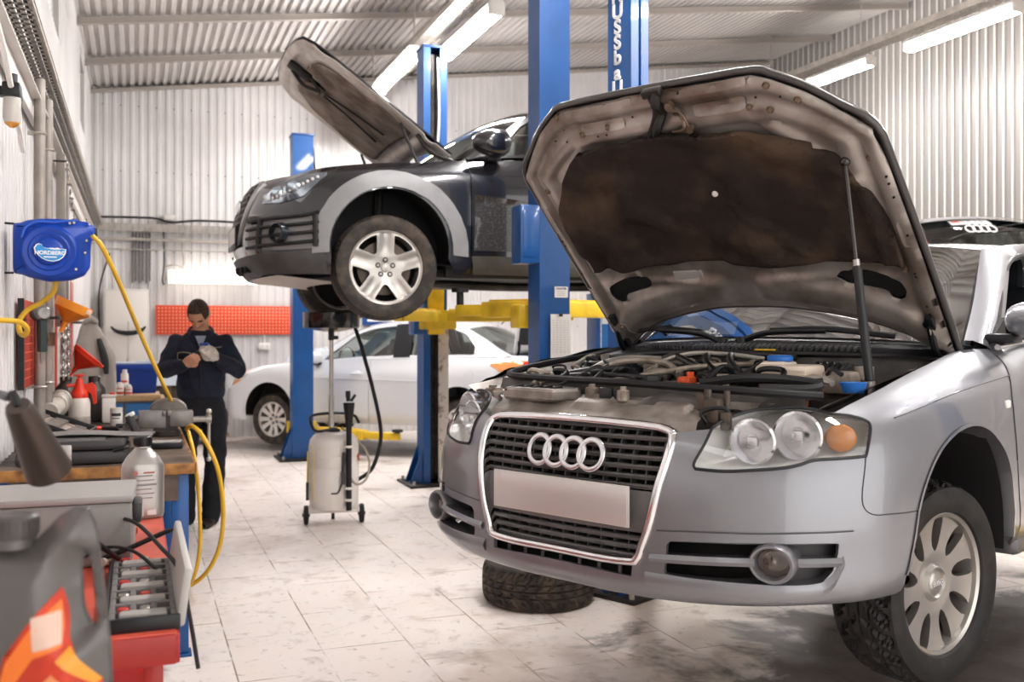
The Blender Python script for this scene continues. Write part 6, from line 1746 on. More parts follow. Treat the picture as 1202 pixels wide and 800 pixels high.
for v in (4.9, 5.3, 5.7, 6.1, 6.5, 6.9, 7.25):
    mb = MB(); mb.tube([QS(qc0 + t, v) + QS.normal(qc0 + t, v) * .01 for t in (-1.35, -.8, -.3, .3, .8, 1.35)], .008, 6); mb.build('grille_slat', GRILLE, gfq)
for t in (-1.1, -.7, -.35, 0, .35, .7, 1.1):
    mb = MB(); mb.tube([QS(qc0 + t, v) + QS.normal(qc0 + t, v) * .011 for v in (4.8, 5.6, 6.4, 7.3)], .007, 6); mb.build('grille_slat', GRILLE, gfq)
mb = MB(); mb.box((.957, 0, .52), (.012, .53, .115), .003); npq = mb.build('number_plate', WHITEP, Qc); MB().box((.951, 0, .51), (.02, .56, .16), .01).build('plate_holder', BLACK, npq)
mb = MB()
for k in range(4): mb.torus((.915 - .004, -.105 + .07 * k, .735), .045, .008, 'X', 32, 8)
mb.build('ring_emblem', CHROME, Qc)
# open hood, hinged at the scuttle
qh = holder('hood', Qc)
QD, QN = Vector((math.cos(R(36)), 0, math.sin(R(36)))), Vector((-math.sin(R(36)), 0, math.cos(R(36))))
def qp(L, y, n=0.): return Vector((-.52, y, 1.115)) + QD * L + QN * (n + .035 * (1 - (y / .78) ** 2))
qo = [(.12, 0), (.10, .3), (.05, .6), (0, .74), (.3, .755), (.8, .75), (1.05, .735), (1.22, .70), (1.305, .62), (1.345, .45), (1.368, .2), (1.372, 0)]
qo = qo + [(a, -b) for a, b in reversed(qo[1:-1])]
mb = MB(); cut(mb, lambda q: qp(*q), lambda q: QN, qo, [], .07, .01); mb.build('outer_panel', QPAINT, qh, smooth=50)
def qfr(y):
    y = abs(y); T = [(0, 1.372), (.2, 1.368), (.45, 1.345), (.62, 1.305), (.70, 1.22), (.735, 1.05), (.75, .8), (.80, .3)]
    for (a, p), (b, q) in zip(T, T[1:]):
        if y <= b: return p + (q - p) * (y - a) / (b - a)
    return .3
def qu(L, y):
    m = min(qfr(y) - L, (.755 - abs(y)) * 1.1)
    h = .012 * hump(.03, .05, .09, .11, m) + .018 * hump(.12, .16, .2, .24, m) * (L > .2)
    h -= .02 * hump(.9, .95, 1.2, 1.25, L) * hump(.02, .05, .26, .3, abs(y))
    h += .02 * hump(.14, .17, .22, .25, L)
    return h
mb = MB(); cut(mb, lambda q: qp(q[0], q[1], -.02 - qu(*q)), lambda q: -QN, [(a * .992, b * .988) for a, b in qo], [], .028, .004)
mb.build('inner_panel', mat('crossover_hood_inner', '#e2dad2', .4, .1, col2='#a99b8f', vscale=5, contrast=(.4, .75)), qh, smooth=60)
qpad = [(.30, .6), (.32, .2), (.32, -.2), (.30, -.6), (.6, -.62), (.95, -.55), (1.12, -.42), (1.16, -.30), (1.10, -.12), (.92, -.04), (.92, .04), (1.10, .12), (1.16, .30), (1.12, .42), (.95, .55), (.6, .62)]
mb = MB(); cut(mb, lambda q: qp(q[0], q[1], -max(.05, .028 + qu(*q)) - .006 * mnoise.noise(Vector((q[0] * 6, q[1] * 6, 0)))), lambda q: -QN, roundpoly(qpad, .2, 3), [], .03, .02)
mb.build('insulation_pad', mat('grey_felt', '#a2958a', .95, 0, col2='#75675c', vscale=6, bump=.3, bscale=90, spec=.1), qh, smooth=180)
mb = MB()
for s in (1, -1):
    mb.tube([qp(.95, s * .03, -.075), qp(.7, s * .08, -.065), (qp(.42, s * .14, -.065))], .008, 6)
mb.build('pad_seam', BLACK, qh)
mb = MB(); mb.box(tuple(qp(1.2, 0, -.05)), (.2, .10, .05), .012, rot=(0, -R(36), 0)); mb.tube([qp(1.25, -.03, -.07), qp(1.12, -.05, -.10), qp(1.0, .0, -.08)], .014, 8); mb.tube([qp(1.1, .06, -.06), qp(1.0, .09, -.1), qp(.98, -.08, -.08)], .01, 8); mb.build('latch_hook', mat('greasy_black', '#1d1916', .55), qh)
mb = MB()
for k in range(10):
    for s in (1, -1): mb.box(tuple(qp(1.08 + .02 * (k // 2), s * (.18 + .05 * (k % 2)), -.048)), (.012, .02, .004), 0, rot=(0, -R(36), 0))
mb.build('pressed_slot', mat('slot_rust', '#6b4b33', .7), qh)
for s in (1, -1):
    mb = MB(); mb.tube([qp(.28, s * .68, -.04), qp(.12, s * .69, -.08), (-.56, s * .69, 1.06), (-.6, s * .68, 1.02)], .018, 8); mb.build('hinge', DSTEEL, qh)
    mb = MB(); mb.cyl(qp(.42, s * .66, -.05), (-.28, s * .70, 1.02), .011, n=10); mb.build('gas_strut', BLACK, qh)
mb = MB(); mb.grid(lambda a, b: Vector((.60 - 1.1 * a, (2 * b - 1) * .68, .86 + .14 * a)), 8, 6); mb.box((.1, 0, .86), (.7, 1.0, .16), .04); mb.build('engine_bay', CAVITY, Qc)
mb = MB(); mb.box((-.15, 0, .30), (.7, .9, .14), .04); mb.cyl((0, -.6, .27), (0, .6, .27), .04, n=12); mb.box((-.5, .0, .24), (1.2, .35, .14), .03); mb.tube([(-.2, .3, .22), (-1.0, .28, .18), (-2.4, .3, .2)], .035, 10)
for s in (1, -1): mb.box((-.1, s * .45, .22), (.3, .35, .05), .015); mb.tube([(0, s * .62, .27), (0, s * .6, .55), (-.02, s * .55, .85)], .035, 10)
mb.build('chassis', DSTEEL, Qc)
for i, (x, s) in enumerate(((0, 1), (0, -1), (-2.807, 1), (-2.807, -1))):
    if i == 0:
        W2 = holder('wheel', Qc, (x, .79, .27), (0, 0, R(-2))); wheel_parts(W2, .37, .262, .25, 'five', mat('crossover_alloy', '#c4beb7', .3, .6, var=.1, vscale=9), TYREF, 'n', 200, 64)
    else:
        w2 = copy_tree(W2, Qc); w2.location = (x, s * .79, .27); w2.rotation_euler = (0, 0, PI if s < 0 else 0)
# ---- dark hatchback on a lift by the grey wall, only its tail shows
GHH = [a for a in GHL[:5]] + [((-2.6, .80, 1.0), (-2.6, .60, 1.425), .045, 0), ((-3.1, .79, 1.01), (-3.15, .60, 1.39), .045, -.02), ((-3.4, .77, 1.02), (-3.42, .66, 1.16), .03, -.10), ((-3.5, .75, 1.025), (-3.53, .72, 1.035), 0, -.12)]
HSPEC = dict(LSPEC, gh=GHH, uC=6.05, step=.1, boot=False, wins=[LSPEC['wins'][0], [(3.62, .2), (3.58, 1.83), (4.6, 1.8), (5.2, 1.75), (5.2, .2)], [(5.45, .25), (5.45, 1.7), (6.1, 1.6), (6.5, .5)]])
DPAINT = mat('dark_grey_paint', '#54545a', .3, .5, coat=.8)
hd2 = R(72)
rear = Vector((8.0, 7.35, 0)); lo2 = rear + Vector((math.cos(hd2), math.sin(hd2), 0)) * 3.6
Hc, HS, hc0, hf, hrow = make_car('car', 'dark grey hatchback raised behind the silver car roof, four rings on its rear window', (lo2.x, lo2.y, 1.24), hd2, HSPEC, DPAINT)
tg = car_top[Hc.name]
mb = MB(); mb.grid(lambda a, b: HS(hc0 * 2 - 2.6 + 2.6 * a, 7.98) + Vector((0, 0, .0)) if b < .5 else Vector((HS(hc0 * 2 - 2.6 + 2.6 * a, 7.98).x, 0, 1.04)), 12, 2)
mb.v = mb.v + [] ; n0 = len(mb.v)
mb.add([my(q) for q in mb.v], [f[::-1] for f in mb.f]); mb.build('tailgate', DPAINT, Hc)
def gp(u, a, l=.022): return tg(u, a) + Vector((-.02, 0, .02)) * (l / .02) * .5
stk = holder('window_sticker', Hc)
mb = MB()
def quad(a0, a1, u0, u1, sk=.0):
    mb.add([gp(u0, a0 + sk), gp(u0, a1 + sk), gp(u1, a1), gp(u1, a0)], [[0, 1, 2, 3]])
k = .55
for w_ in (.16, .05, .05, .06, .04, .10, .09, .13): quad(k - w_ + .012, k, 6.16, 6.38, .03); k -= w_
mb.build('lettering', WHITEL, stk, smooth=0, fixn=False)
mb = MB(); quad(.40, .53, 6.20, 6.27, .01); mb.build('red_bar', REDPL, stk, smooth=0, fixn=False)
for q in range(4):
    mb = MB(); cc = .30 - .118 * q
    mb.tube([gp(6.56 + .13 * math.sin(2 * PI * t / 24), cc + .072 * math.cos(2 * PI * t / 24), .022) for t in range(24)], .008, 6, 1, smooth=False, closed=True); mb.build('ring', WHITEL, stk)
for s in (1, -1):
    mb = MB(); mb.box((-3.42, s * .70, 1.12), (.10, .10, .17), .03, rot=(s * -.25, R(-20), 0)); mb.build('tail_lamp', REDLENS, Hc)
mb = MB(); mb.grid(lambda a, b: tg(5.75 + .4 * a, 2 * b - 1) + Vector((-.06 * a, 0, .02)), 5, 16); mb.build('roof_spoiler', DPAINT, Hc)
# four-arm support: a simple post so that the raised car is carried
for i, (x, y, lb) in enumerate(((8.9, 10.9, 'blue lift post under the front of the raised dark hatchback'),)): pass
hw = bpy.data.objects['wheel.008'] if False else None
for i, (x, s) in enumerate(((0, 1), (0, -1), (-2.635, 1), (-2.635, -1))):
    w2 = copy_tree(W1, Hc); w2.location = (x, s * .70, .25); w2.rotation_euler = (0, 0, PI if s < 0 else 0)
L_ = Vector((-math.sin(hd2), math.cos(hd2), 0)); F_ = Vector((math.cos(hd2), math.sin(hd2), 0))
for s, rz_, lb in ((1, hd2 + PI, 'blue lift post on the near side of the raised dark hatchback'), (-1, hd2, 'blue lift post on the wall side of the raised dark hatchback')):
    q = lo2 - F_ * 1.25 + L_ * s * 1.35
    pp = lift_post(lb, (q.x, q.y, 0), rz_, 2.2, .2, .2)
    mb = MB(); mb.box((0, .09, 1.1), (.15, .1, .5), .012); mb.box((0, .18, 1.08), (.3, .14, .12), .012); mb.build('carriage', YEL, pp)
    arm(pp, (.05, .2, 1.2), (.78, .60, 1.2), .14); arm(pp, (-.05, .2, 1.2), (-.78, .60, 1.2), .14)
# ---- raised boot lid of the pale silver saloon
bl_ = holder('boot_lid', Lc)
A0 = Vector((-3.22, 0, 1.05)); bd = Vector((-math.cos(R(84)), 0, math.sin(R(84)))); bn = Vector((math.sin(R(84)), 0, math.cos(R(84))))
def bp_(L, y, n=0.): return A0 + Vector((0, y, 0)) + bd * L + bn * (n + .05 * (1 - (y / .62) ** 2)) - bn * .10 * max(0, L - .40) ** 1.2 * 2
bo = [(0, -.6), (0, .6), (.30, .62), (.48, .60), (.56, .5), (.58, 0), (.56, -.5), (.48, -.60), (.30, -.62)]
mb = MB(); cut(mb, lambda q: bp_(*q), lambda q: bn, bo, [], .06, .02, back=True); mb.build('lid_panel', LPAINT, bl_, smooth=50)
mb = MB(); cut(mb, lambda q: bp_(q[0], q[1], -.03), lambda q: -bn, roundpoly([(.10, -.48), (.10, .48), (.40, .46), (.45, .3), (.45, -.3), (.40, -.46)], .2, 3), [], .06, .01); mb.build('lid_lining', mat('boot_lining', '#1d1d22', .9), bl_)
for s in (1, -1):
    mb = MB(); mb.tube([(-3.2, s * .52, .95), (-3.26, s * .54, 1.08), bp_(.15, s * .53, -.04)], .018, 8); mb.build('hinge', BLACK, bl_)
mb = MB(); mb.grid(lambda a, b: Vector((-3.15 - .4 * a, (2 * b - 1) * .6, .80)), 4, 8); mb.build('boot_floor', CAVITY, Lc)
# ------------------------------------------------------------------ workbench by the left wall
def at(u, v, d):
    """the place seen at (u, v) of the photograph at distance d"""
    s, c = math.sin(YAW), math.cos(YAW); r = (u - PU) / FOC * d
    return Vector((d * s + r * c, d * c - r * s, EYE - (v - PV) * d / FOC))
t = thing('workbench', 'long workbench by the left wall with a worn wooden top and blue steel legs', 'workbench', (-.17, 6.18, 0))
mb = MB(); mb.box((0, 0, .876), (.84, 2.84, .046), .004)
mb.build('bench_top', WOODTOP, t)
mb = MB(); mb.box((0, -1.424, .873), (.842, .014, .05), .003); mb.box((.424, 0, .873), (.014, 2.84, .05), .003); mb.build('front_edge', WOOD, t)
for sx in (-1, 1):
    for sy in (-1, 0, 1):
        mb = MB(); mb.box((sx * .36, sy * 1.36, .425), (.075, .075, .85), .004); mb.box((sx * .36, sy * 1.36, .006), (.1, .1, .012))
        mb.build('leg', BLUE, t)
MB().box((0, -1.40, .79), (.70, .022, .13), .003).build('apron', WOODTOP, t)
mb = MB(); mb.box((0, 1.36, .82), (.7, .05, .06))
for s in (-1, 1): mb.box((s * .36, 0, .82), (.05, 2.7, .06))
mb.build('rail', BLUE, t)
mb = MB(); mb.box((-.02, .1, .3), (.66, 2.4, .03)); mb.build('lower_shelf', mat('shelf_board', '#7d6d60', .6, var=.3, vscale=6), t)
BZ = .9
# vice
v = thing('bench_vice', 'grey steel bench vice bolted to the far right corner of the workbench', 'vice', (.16, 6.05, BZ))
mb = MB(); mb.cyl((0, 0, 0), (0, 0, .03), .085, n=24, bev=.004); mb.prism([(-.07, 0), (.07, 0), (.05, .09), (-.05, .09)], -.06, .06, basis((0, 0, .03), (1, 0, 0), (0, 0, 1))); mb.build('base', DSTEEL, v)
IRON = mat('vice_iron', '#8d8885', .45, .6, var=.3, vscale=12)
mb = MB(); mb.box((-.075, -.02, .10), (.15, .10, .10), .006); mb.box((-.01, -.02, .135), (.02, .13, .03), .004); mb.build('fixed_jaw', IRON, v)
mb = MB(); mb.box((.085, -.02, .10), (.13, .10, .09), .006); mb.box((.016, -.02, .135), (.02, .13, .03), .004); mb.build('sliding_jaw', IRON, v)
mb = MB(); mb.prism(roundpoly([(-.10, .10), (.12, .10), (.11, .17), (.07, .205), (.0, .215), (-.06, .20), (-.10, .16)], .3, 3), -.045, .045, basis((.01, .10, 0), (1, 0, 0), (0, 0, 1)), .01); mb.build('anvil_hump', mat('vice_hump', '#7f7770', .5, .4, var=.4, vscale=14), v)
mb = MB(); mb.cyl((.15, 0, .09), (.24, 0, .09), .018, n=14); mb.cyl((.225, 0, .09), (.255, 0, .09), .028, n=16); mb.build('screw', STEEL, v)
mb = MB(); mb.cyl((.24, -.01, .13), (.24, -.01, -.14), .009, n=10); mb.ball((.24, -.01, .135), .017, 12, 8); mb.ball((.24, -.01, -.145), .016, 12, 8); mb.build('tommy_bar', GALV, v)
# closed dark case with a mat on it
c = thing('tool_case', 'closed dark grey plastic tool case at the near edge of the workbench', 'tool case', (-.27, 5.0, BZ), R(-3))
mb = MB(); mb.box((0, 0, .032), (.46, .33, .062), .018); mb.build('bottom_shell', DGREY, c)
mb = MB(); mb.box((0, 0, .086), (.46, .33, .044), .018); mb.build('lid', DGREY, c)
mb = MB()
for k in range(7): mb.box((-.03 + .0 * k, -.14 + .045 * k, .108), (.34, .012, .006), .002)
mb.build('lid_rib', GREYP, c)
for x in (-.04, .0):
    pass
for x in (.0,): 
    mb = MB(); mb.box((x - .02, -.168, .056), (.055, .014, .075), .006); mb.build('latch', mat('latch_grey', '#b8b4b0', .35, .4), c)
mb = MB(); mb.tube([(.18, -.16, .06), (.235, -.165, .075), (.245, -.1, .08), (.235, 0, .08)], .008, 8); mb.build('handle', BLACK, c)
m_ = thing('rubber_mat', 'grey rubber mat laid across the top of the dark tool case', 'mat', (-.17, 5.1, BZ + .112), R(-4))
mb = MB(); mb.grid(lambda a, b: ((a - .5) * .50, (b - .5) * .30, .006 + .008 * math.sin(a * 5) - .03 * max(0, a - .72) * (a > .72) * 0 + .006 * math.sin(b * 4 + a)), 20, 12); mb.grid(lambda a, b: ((a - .5) * .50, (b - .5) * .30, .002 + .008 * math.sin(a * 5) + .006 * math.sin(b * 4 + a)), 20, 12); mb.build('mat_sheet', mat('mat_grey', '#7d7976', .7), m_, smooth=60)
# small open case
o_ = thing('parts_case', 'small black case standing open on the workbench in front of the vice', 'case', (.135, 5.42, BZ), R(-6))
mb = MB(); mb.box((0, 0, .016), (.19, .15, .03), .004); mb.build('tray', BLACK, o_)
mb = MB(); mb.box((.0, 0, .032), (.17, .13, .004)); mb.build('foam', mat('foam_grey', '#a7a29d', .8, var=.4, vscale=30), o_)
mb = MB(); mb.box((-.135, .0, .085), (.022, .15, .19), .004, rot=(0, R(-24), 0)); l_ = mb.build('lid', BLACK, o_)
mb = MB(); mb.box((-.165, -.0, .175), (.04, .06, .02), .005, rot=(0, R(-24), 0)); mb.build('catch', WHITEP, l_)
w_ = thing('sanding_block', 'small pale oval block lying on the workbench beside the open black case', 'block', (.03, 5.16, BZ))
mb = MB(); mb.prism([(.045 * math.cos(a), .02 * math.sin(a)) for a in [2 * PI * k / 20 for k in range(20)]], 0, .012, None, .003); mb.build('block', GREYP, w_); MB().prism([(.04 * math.cos(a), .017 * math.sin(a)) for a in [2 * PI * k / 20 for k in range(20)]], .012, .015).build('felt_face', STEELW, w_)
# tilted socket box against the wall
s_ = thing('socket_set', 'long black socket box propped open and tilted against the left wall', 'tool box', (-.40, 5.75, BZ + .0))
M = basis((-.02, 0, .095), (.92, -.10, -.36), (.1, 1, 0))
mb = MB(); mb.box((0, 0, 0), (.36, .5, .012), .003, M=M)
for a, b, c_, d_ in ((-.18, 0, .012, .5), (.18, 0, .012, .5), (0, -.25, .36, .012), (0, .25, .36, .012)): mb.box((a, b, .022), (c_, d_, .05), .002, M=M)
mb.build('box', BLACK, s_)
mb = MB(); mb.box((0, 0, .012), (.335, .475, .012), .002, M=M); mb.build('insert', mat('insert_cream', '#bdb0a4', .6, col2='#5f4a40', vscale=22, contrast=(.42, .58)), s_)
for k in range(9):
    for j in range(3):
        mb = MB(); a = M @ Vector((-.12 + .1 * j + rnd.uniform(-.01, .01), -.2 + .05 * k, .018)); b = M @ Vector((-.06 + .1 * j, -.2 + .05 * k, .022)); mb.cyl(a, b, .009 + .004 * (j % 2), n=10); mb.build('socket', STEEL, s_)
# pressure sprayer
p_ = thing('sprayer', 'white pressure sprayer bottle with a red pump head at the back of the workbench', 'sprayer', (-.345, 6.95, BZ))
mb = MB(); mb.lathe([(1e-4, 0), (.062, .002), (.066, .01), (.066, .14), (.06, .165), (.045, .185), (1e-4, .186)], None, 28); mb.build('bottle', mat('bottle_cream', '#e6ddd3', .4, 0, var=.12, vscale=14), p_)
mb = MB(); mb.lathe([(.066, 0), (.067, .002), (.067, .05), (.066, .052)], Matrix.Translation((0, 0, .005)), 28); mb.build('grime_band', mat('bottle_grime', '#a69a90', .5), p_)
mb = MB(); mb.lathe([(.052, .175), (.054, .19), (.05, .215), (.035, .235), (.026, .27), (.02, .30), (1e-4, .302)], None, 24); mb.build('pump_head', REDPL, p_)
mb = MB(); mb.cyl((0, 0, .29), (0, 0, .32), .010, n=10); mb.box((0, 0, .322), (.06, .03, .014), .005); mb.build('pump_knob', REDPL, p_)
mb = MB(); mb.prism([(.02, .26), (.075, .275), (.10, .25), (.105, .14), (.085, .13), (.07, .2), (.03, .225)], -.014, .014, basis((0, 0, 0), (1, 0, 0), (0, 0, 1)), .005); mb.build('trigger_grip', REDPL, p_)
mb = MB(); mb.cyl((-.02, 0, .26), (-.075, -.02, .255), .012, .008, n=10); mb.build('nozzle', REDPL, p_)
# two dark metal bottles
for x, y, lb in ((-.44, 7.2, 'dark metal bottle on the workbench holding the red funnel'), (-.265, 7.2, 'dark metal bottle on the workbench, right of the white sprayer')):
    b_ = thing('metal_bottle', lb, 'bottle', (x, y, BZ), 0, 'dark metal bottles on the workbench')
    mb = MB(); mb.lathe([(1e-4, 0), (.068, .002), (.072, .012), (.072, .2), (.066, .23), (.04, .26), (.034, .275), (1e-4, .275)], None, 28); mb.build('body', mat('dark_bottle', '#57514e', .4, .5, var=.3, vscale=9), b_)
    mb = MB(); mb.cyl((0, 0, .27), (0, 0, .305), .038, n=20, bev=.004); mb.build('cap', mat('dark_cap', '#4a4542', .4, .6), b_)
f_ = thing('funnel', 'red plastic funnel tilted in the neck of a dark bottle on the workbench', 'funnel', (-.44, 7.2, BZ + .25))
M = basis((.0, 0, .04), (.75, 0, -.66), (0, 1, 0))
mb = MB(); mb.lathe([(.008, 0), (.016, .09), (.02, .10), (.105, .19), (.108, .215), (.112, .217), (.104, .21), (.02, .11), (.012, .09), (.005, 0)], M, 36); mb.build('cone', REDPL, f_)
mb = MB(); mb.box((.112, 0, .205), (.02, .02, .025), .004, M=M); mb.build('tab', REDPL, f_)
# white jar and labelled can
j_ = thing('plastic_jar', 'white plastic jar with a red lid at the back of the workbench', 'jar', (-.17, 7.05, BZ))
mb = MB(); mb.box((0, 0, .085), (.085, .08, .17), .012); mb.build('body', WHITEP, j_)
mb = MB(); mb.box((0, 0, .178), (.09, .085, .02), .006); mb.build('lid', STEELW, j_); MB().cyl((.02, 0, .186), (.02, 0, .2), .016, n=12).build('cap', REDPL, j_)
k_ = thing('tin_can', 'small white tin can with a printed dark label on the workbench', 'can', (-.12, 6.82, BZ))
mb = MB(); mb.cyl((0, 0, 0), (0, 0, .115), .038, n=24, bev=.003); mb.build('tin', STEELW, k_)
mb = MB(); mb.lathe([(.0386, .035), (.0386, .085)], None, 24); mb.build('label', WHITEP, k_)
mb = MB(); mb.lathe([(.039, .062), (.039, .082)], None, 24, -2.4, -.8); mb.lathe([(.039, .045), (.039, .052)], None, 24, -2.3, -1.); mb.build('printed_band', DGREY, k_)
# loose hand tools
for i, (x, y, a, L, hc, lb) in enumerate(((-.2, 6.5, .5, .22, REDPL, 'red handled screwdriver lying among the tools behind the mat'), (-.1, 6.4, -.4, .2, BLACK, 'black handled screwdriver lying among the tools behind the mat'), (-.28, 6.35, 1.2, .24, REDPL, 'longer red handled screwdriver lying beside the socket box'), (-.02, 6.6, .1, .2, BLACK, 'short black screwdriver lying nearest the vice'))):
    g_ = thing('screwdriver', lb, 'screwdriver', (x, y, BZ + .016), a, 'loose screwdrivers on the workbench')
    mb = MB(); mb.cyl((-L / 2, 0, 0), (0, 0, 0), .016, .013, 12, bev=.004); mb.build('handle', hc, g_)
    mb = MB(); mb.cyl((0, 0, 0), (L / 2, 0, -.008), .004, n=8); mb.build('blade', STEEL, g_)
rg = thing('rag', 'crumpled dark rag among the tools at the back of the workbench', 'rag', (.0, 6.62, BZ))
mb = MB(); mb.grid(lambda a, b: (.09 * (a - .5) * 2, .06 * (b - .5) * 2, .004 + .05 * math.sin(PI * a) * math.sin(PI * b) * (1 + .5 * math.sin(a * 13 + b * 9)) ), 18, 14); mb.build('cloth', mat('rag_dark', '#3a3436', .9), rg, smooth=180)
MB().tube([(-.08, -.05, .006), (-.02, .02, .045), (.05, -.01, .04), (.09, .05, .006)], .006, 6).build('folded_hem', mat('rag_hem', '#4a4244', .9), rg)
# ------------------------------------------------------------------ cabinet with the blue bin at the back
cb = thing('side_cabinet', 'low cabinet with blue doors and a pale wooden top behind the workbench', 'cabinet', (-.02, 9.95, 0))
mb = MB(); mb.box((0, 0, .905), (.46, .62, .035), .004); mb.box((-.06, 0, .88), (.66, .6, .02)); mb.build('wood_top', mat('pale_wood', '#c9a67c', .55, var=.25, vscale=9), cb)
mb = MB(); mb.box((-.08, .0, .44), (.56, .56, .86), .004); mb.build('body', GREYP, cb)
for x in (-.21, .05):
    mb = MB(); mb.box((x, -.285, .44), (.235, .02, .82), .004); d_ = mb.build('door', mat('door_blue', '#2f6fae', .45), cb); MB().box((x + .09, -.3, .55), (.015, .012, .1), .004).build('handle', BLACK, d_)
mb = MB()
for k in range(6): mb.box((.205, -.1, .84 - .05 * k), (.012, .3, .018), .002)
mb.build('vent_slat', STEELW, cb)
bn_ = thing('storage_bin', 'deep blue plastic storage bin with a rim on the low cabinet', 'storage bin', (-.03, 10.08, .923))
mb = MB(); mb.prism([(-.20, -.13), (.20, -.13), (.20, .13), (-.20, .13)], 0, .001)
def binw(a, b):
    P = [(-1, -1), (1, -1), (1, 1), (-1, 1), (-1, -1)]; k = a * 4; i = min(int(k), 3); f = k - i
    x = P[i][0] + (P[i + 1][0] - P[i][0]) * f; y = P[i][1] + (P[i + 1][1] - P[i][1]) * f; s = .90 + .10 * b
    return (x * .225 * s, y * .15 * s, .27 * b)
mb.grid(binw, 41, 4); mb.build('tub', BLUED, bn_)
mb = MB(); mb.box((0, -.16, .25), (.49, .025, .045), .006); mb.box((0, .16, .25), (.49, .025, .045), .006); mb.box((.235, 0, .25), (.025, .33, .045), .006); mb.box((-.235, 0, .25), (.025, .33, .045), .006); mb.build('rim', BLUED, bn_)
mb = MB(); mb.box((0, 0, .283), (.48, .32, .018), .006); mb.box((.1, -.05, .297), (.14, .1, .012), .004); mb.build('lid', mat('bin_lid', '#b9c4da', .4), bn_)
for x, y, h, r, mm, lb in ((-.10, 9.72, .235, .034, WHITEP, 'tall white spray can with an orange label on the low cabinet'), (-.14, 9.66, .12, .036, WHITEP, 'short white spray bottle at the front of the low cabinet'), (-.065, 9.665, .10, .03, STEELW, 'small white and orange jar beside the spray cans')):
    s2 = thing('spray_can' if h > .2 else 'small_bottle', lb, 'spray can' if h > .2 else 'bottle', (x, y, .923), 0, 'cans on the low cabinet')
    mb = MB(); mb.lathe([(1e-4, 0), (r, .001), (r, h * .8), (r * .75, h * .87), (1e-4, h * .88)], None, 20); mb.build('body', mm, s2)
    mb = MB(); mb.cyl((0, 0, h * .86), (0, 0, h), r * .62, n=14, bev=.003); mb.build('cap', WHITEP, s2)
    mb = MB(); mb.lathe([(r + .0006, h * .12), (r + .0006, h * .3)], None, 20); mb.lathe([(r + .0006, h * .5), (r + .0006, h * .58)], None, 20, -2.6, -.9); mb.build('label', ORANGE, s2)
# ------------------------------------------------------------------ left wall fittings
wx = X0 + .03
pb = thing('pegboard', 'dark red tool panel on the left wall with an impact wrench in front of it', 'pegboard', (wx + .02, 6.55, 1.44))
mb = MB(); mb.box((0, 0, 0), (.02, 1.95, .46), .003); mb.build('panel', mat('red_panel', '#b0361f', .5, 0, var=.4, vscale=5), pb)
mb = MB(); mb.box((.0, -.98, 0), (.03, .02, .47)); mb.build('edge_strip', BLACK, pb)
mb = MB()
for k in range(9): mb.box((.012, 0, -.18 + .045 * k), (.003, 1.9, .004))
mb.build('slot_row', mat('slot_orange', '#d8603a', .5), pb)
ps = thing('wall_sign', 'white safety board with red side bands on the left wall behind the vertical pipes', 'wall sign', (wx + .02, 8.75, 1.52))
mb = MB(); mb.box((0, 0, 0), (.015, 2.1, .86), .002); mb.build('board', WHITEP, ps)
mb = MB(); mb.box((.01, .82, 0), (.008, .36, .86)); mb.build('red_band', REDP, ps); mb = MB(); mb.box((.01, -.98, 0), (.008, .14, .86)); mb.build('red_band', mat('red_band', '#cf3a22', .45), ps)
mb = MB(); mb.box((.009, -.1, .22), (.004, .7, .012)); mb.box((.009, -.1, -.02), (.004, .7, .012)); mb.box((.009, -.1, -.16), (.004, .9, .18)); mb.build('printed_panel', mat('print_grey', '#9a9a9e', .6), ps, smooth=0)
for i, (y, x, r, lb) in enumerate(((6.0, -.50, .03, 'vertical grey pipe on the left wall, left one of the pair'), (6.52, -.50, .03, 'vertical grey pipe on the left wall with a valve, right one of the pair'))):
    q = thing('wall_pipe', lb, 'pipe', (x, y, 0), 0, 'vertical pipes on the left wall')
    mb = MB(); mb.cyl((0, 0, .93), (0, 0, 2.9), r, n=14); mb.build('pipe', mat('pipe_grey', '#9d948c', .45, .3, var=.3, vscale=5), q)
    mb = MB()
    for z in (1.2, 1.9, 2.6): mb.torus((0, 0, z), r + .004, .007, 'Z', 16, 6); mb.box((-.035, 0, z), (.05, .03, .02))
    mb.build('clamp', GALV, q)
    if i == 1:
        mb = MB(); mb.cyl((0, 0, 1.42), (0, 0, 1.5), .042, n=12); mb.cyl((0, -.03, 1.46), (.0, -.09, 1.46), .012, n=8); mb.box((0, -.095, 1.46), (.014, .012, .09), .004); mb.build('valve', mat('valve_brass', '#6b5140', .4, .7), q)
q = thing('elbow_pipe', 'thick pale insulated pipe elbow just above the workbench at the left wall', 'pipe', (-.46, 6.6, 1.0))
mb = MB(); mb.tube([(-.03, -.12, .02), (0, .05, .05), (.01, .2, .07), (.01, .27, .075)], .055, 14); mb.build('pipe', mat('lagging', '#c9bfb4', .7, var=.2, vscale=9), q); MB().torus((0, .05, .05), .06, .012, 'Y', 18, 8).build('band', GALV, q); MB().torus((.01, .22, .07), .06, .01, 'Y', 18, 8).build('band', GALV, q)
q = thing('hanging_rail', 'thin steel rail along the left wall carrying the coat and chains', 'rail', (-.43, 6.2, 1.585))
mb = MB(); mb.cyl((0, 0, 0), (0, 3.3, 0), .010, n=10); mb.build('rod', DSTEEL, q)
mb = MB()
for y in (.1, 1.6, 3.2): mb.cyl((0, y, 0), (-.14, y, 0), .008, n=8); mb.box((-.14, y, 0), (.008, .05, .07))
mb.build('bracket', DSTEEL, q)
ct = thing('hanging_coat', 'pale grey work coat hanging on the rail by the left wall', 'coat', (-.33, 8.3, 1.60))
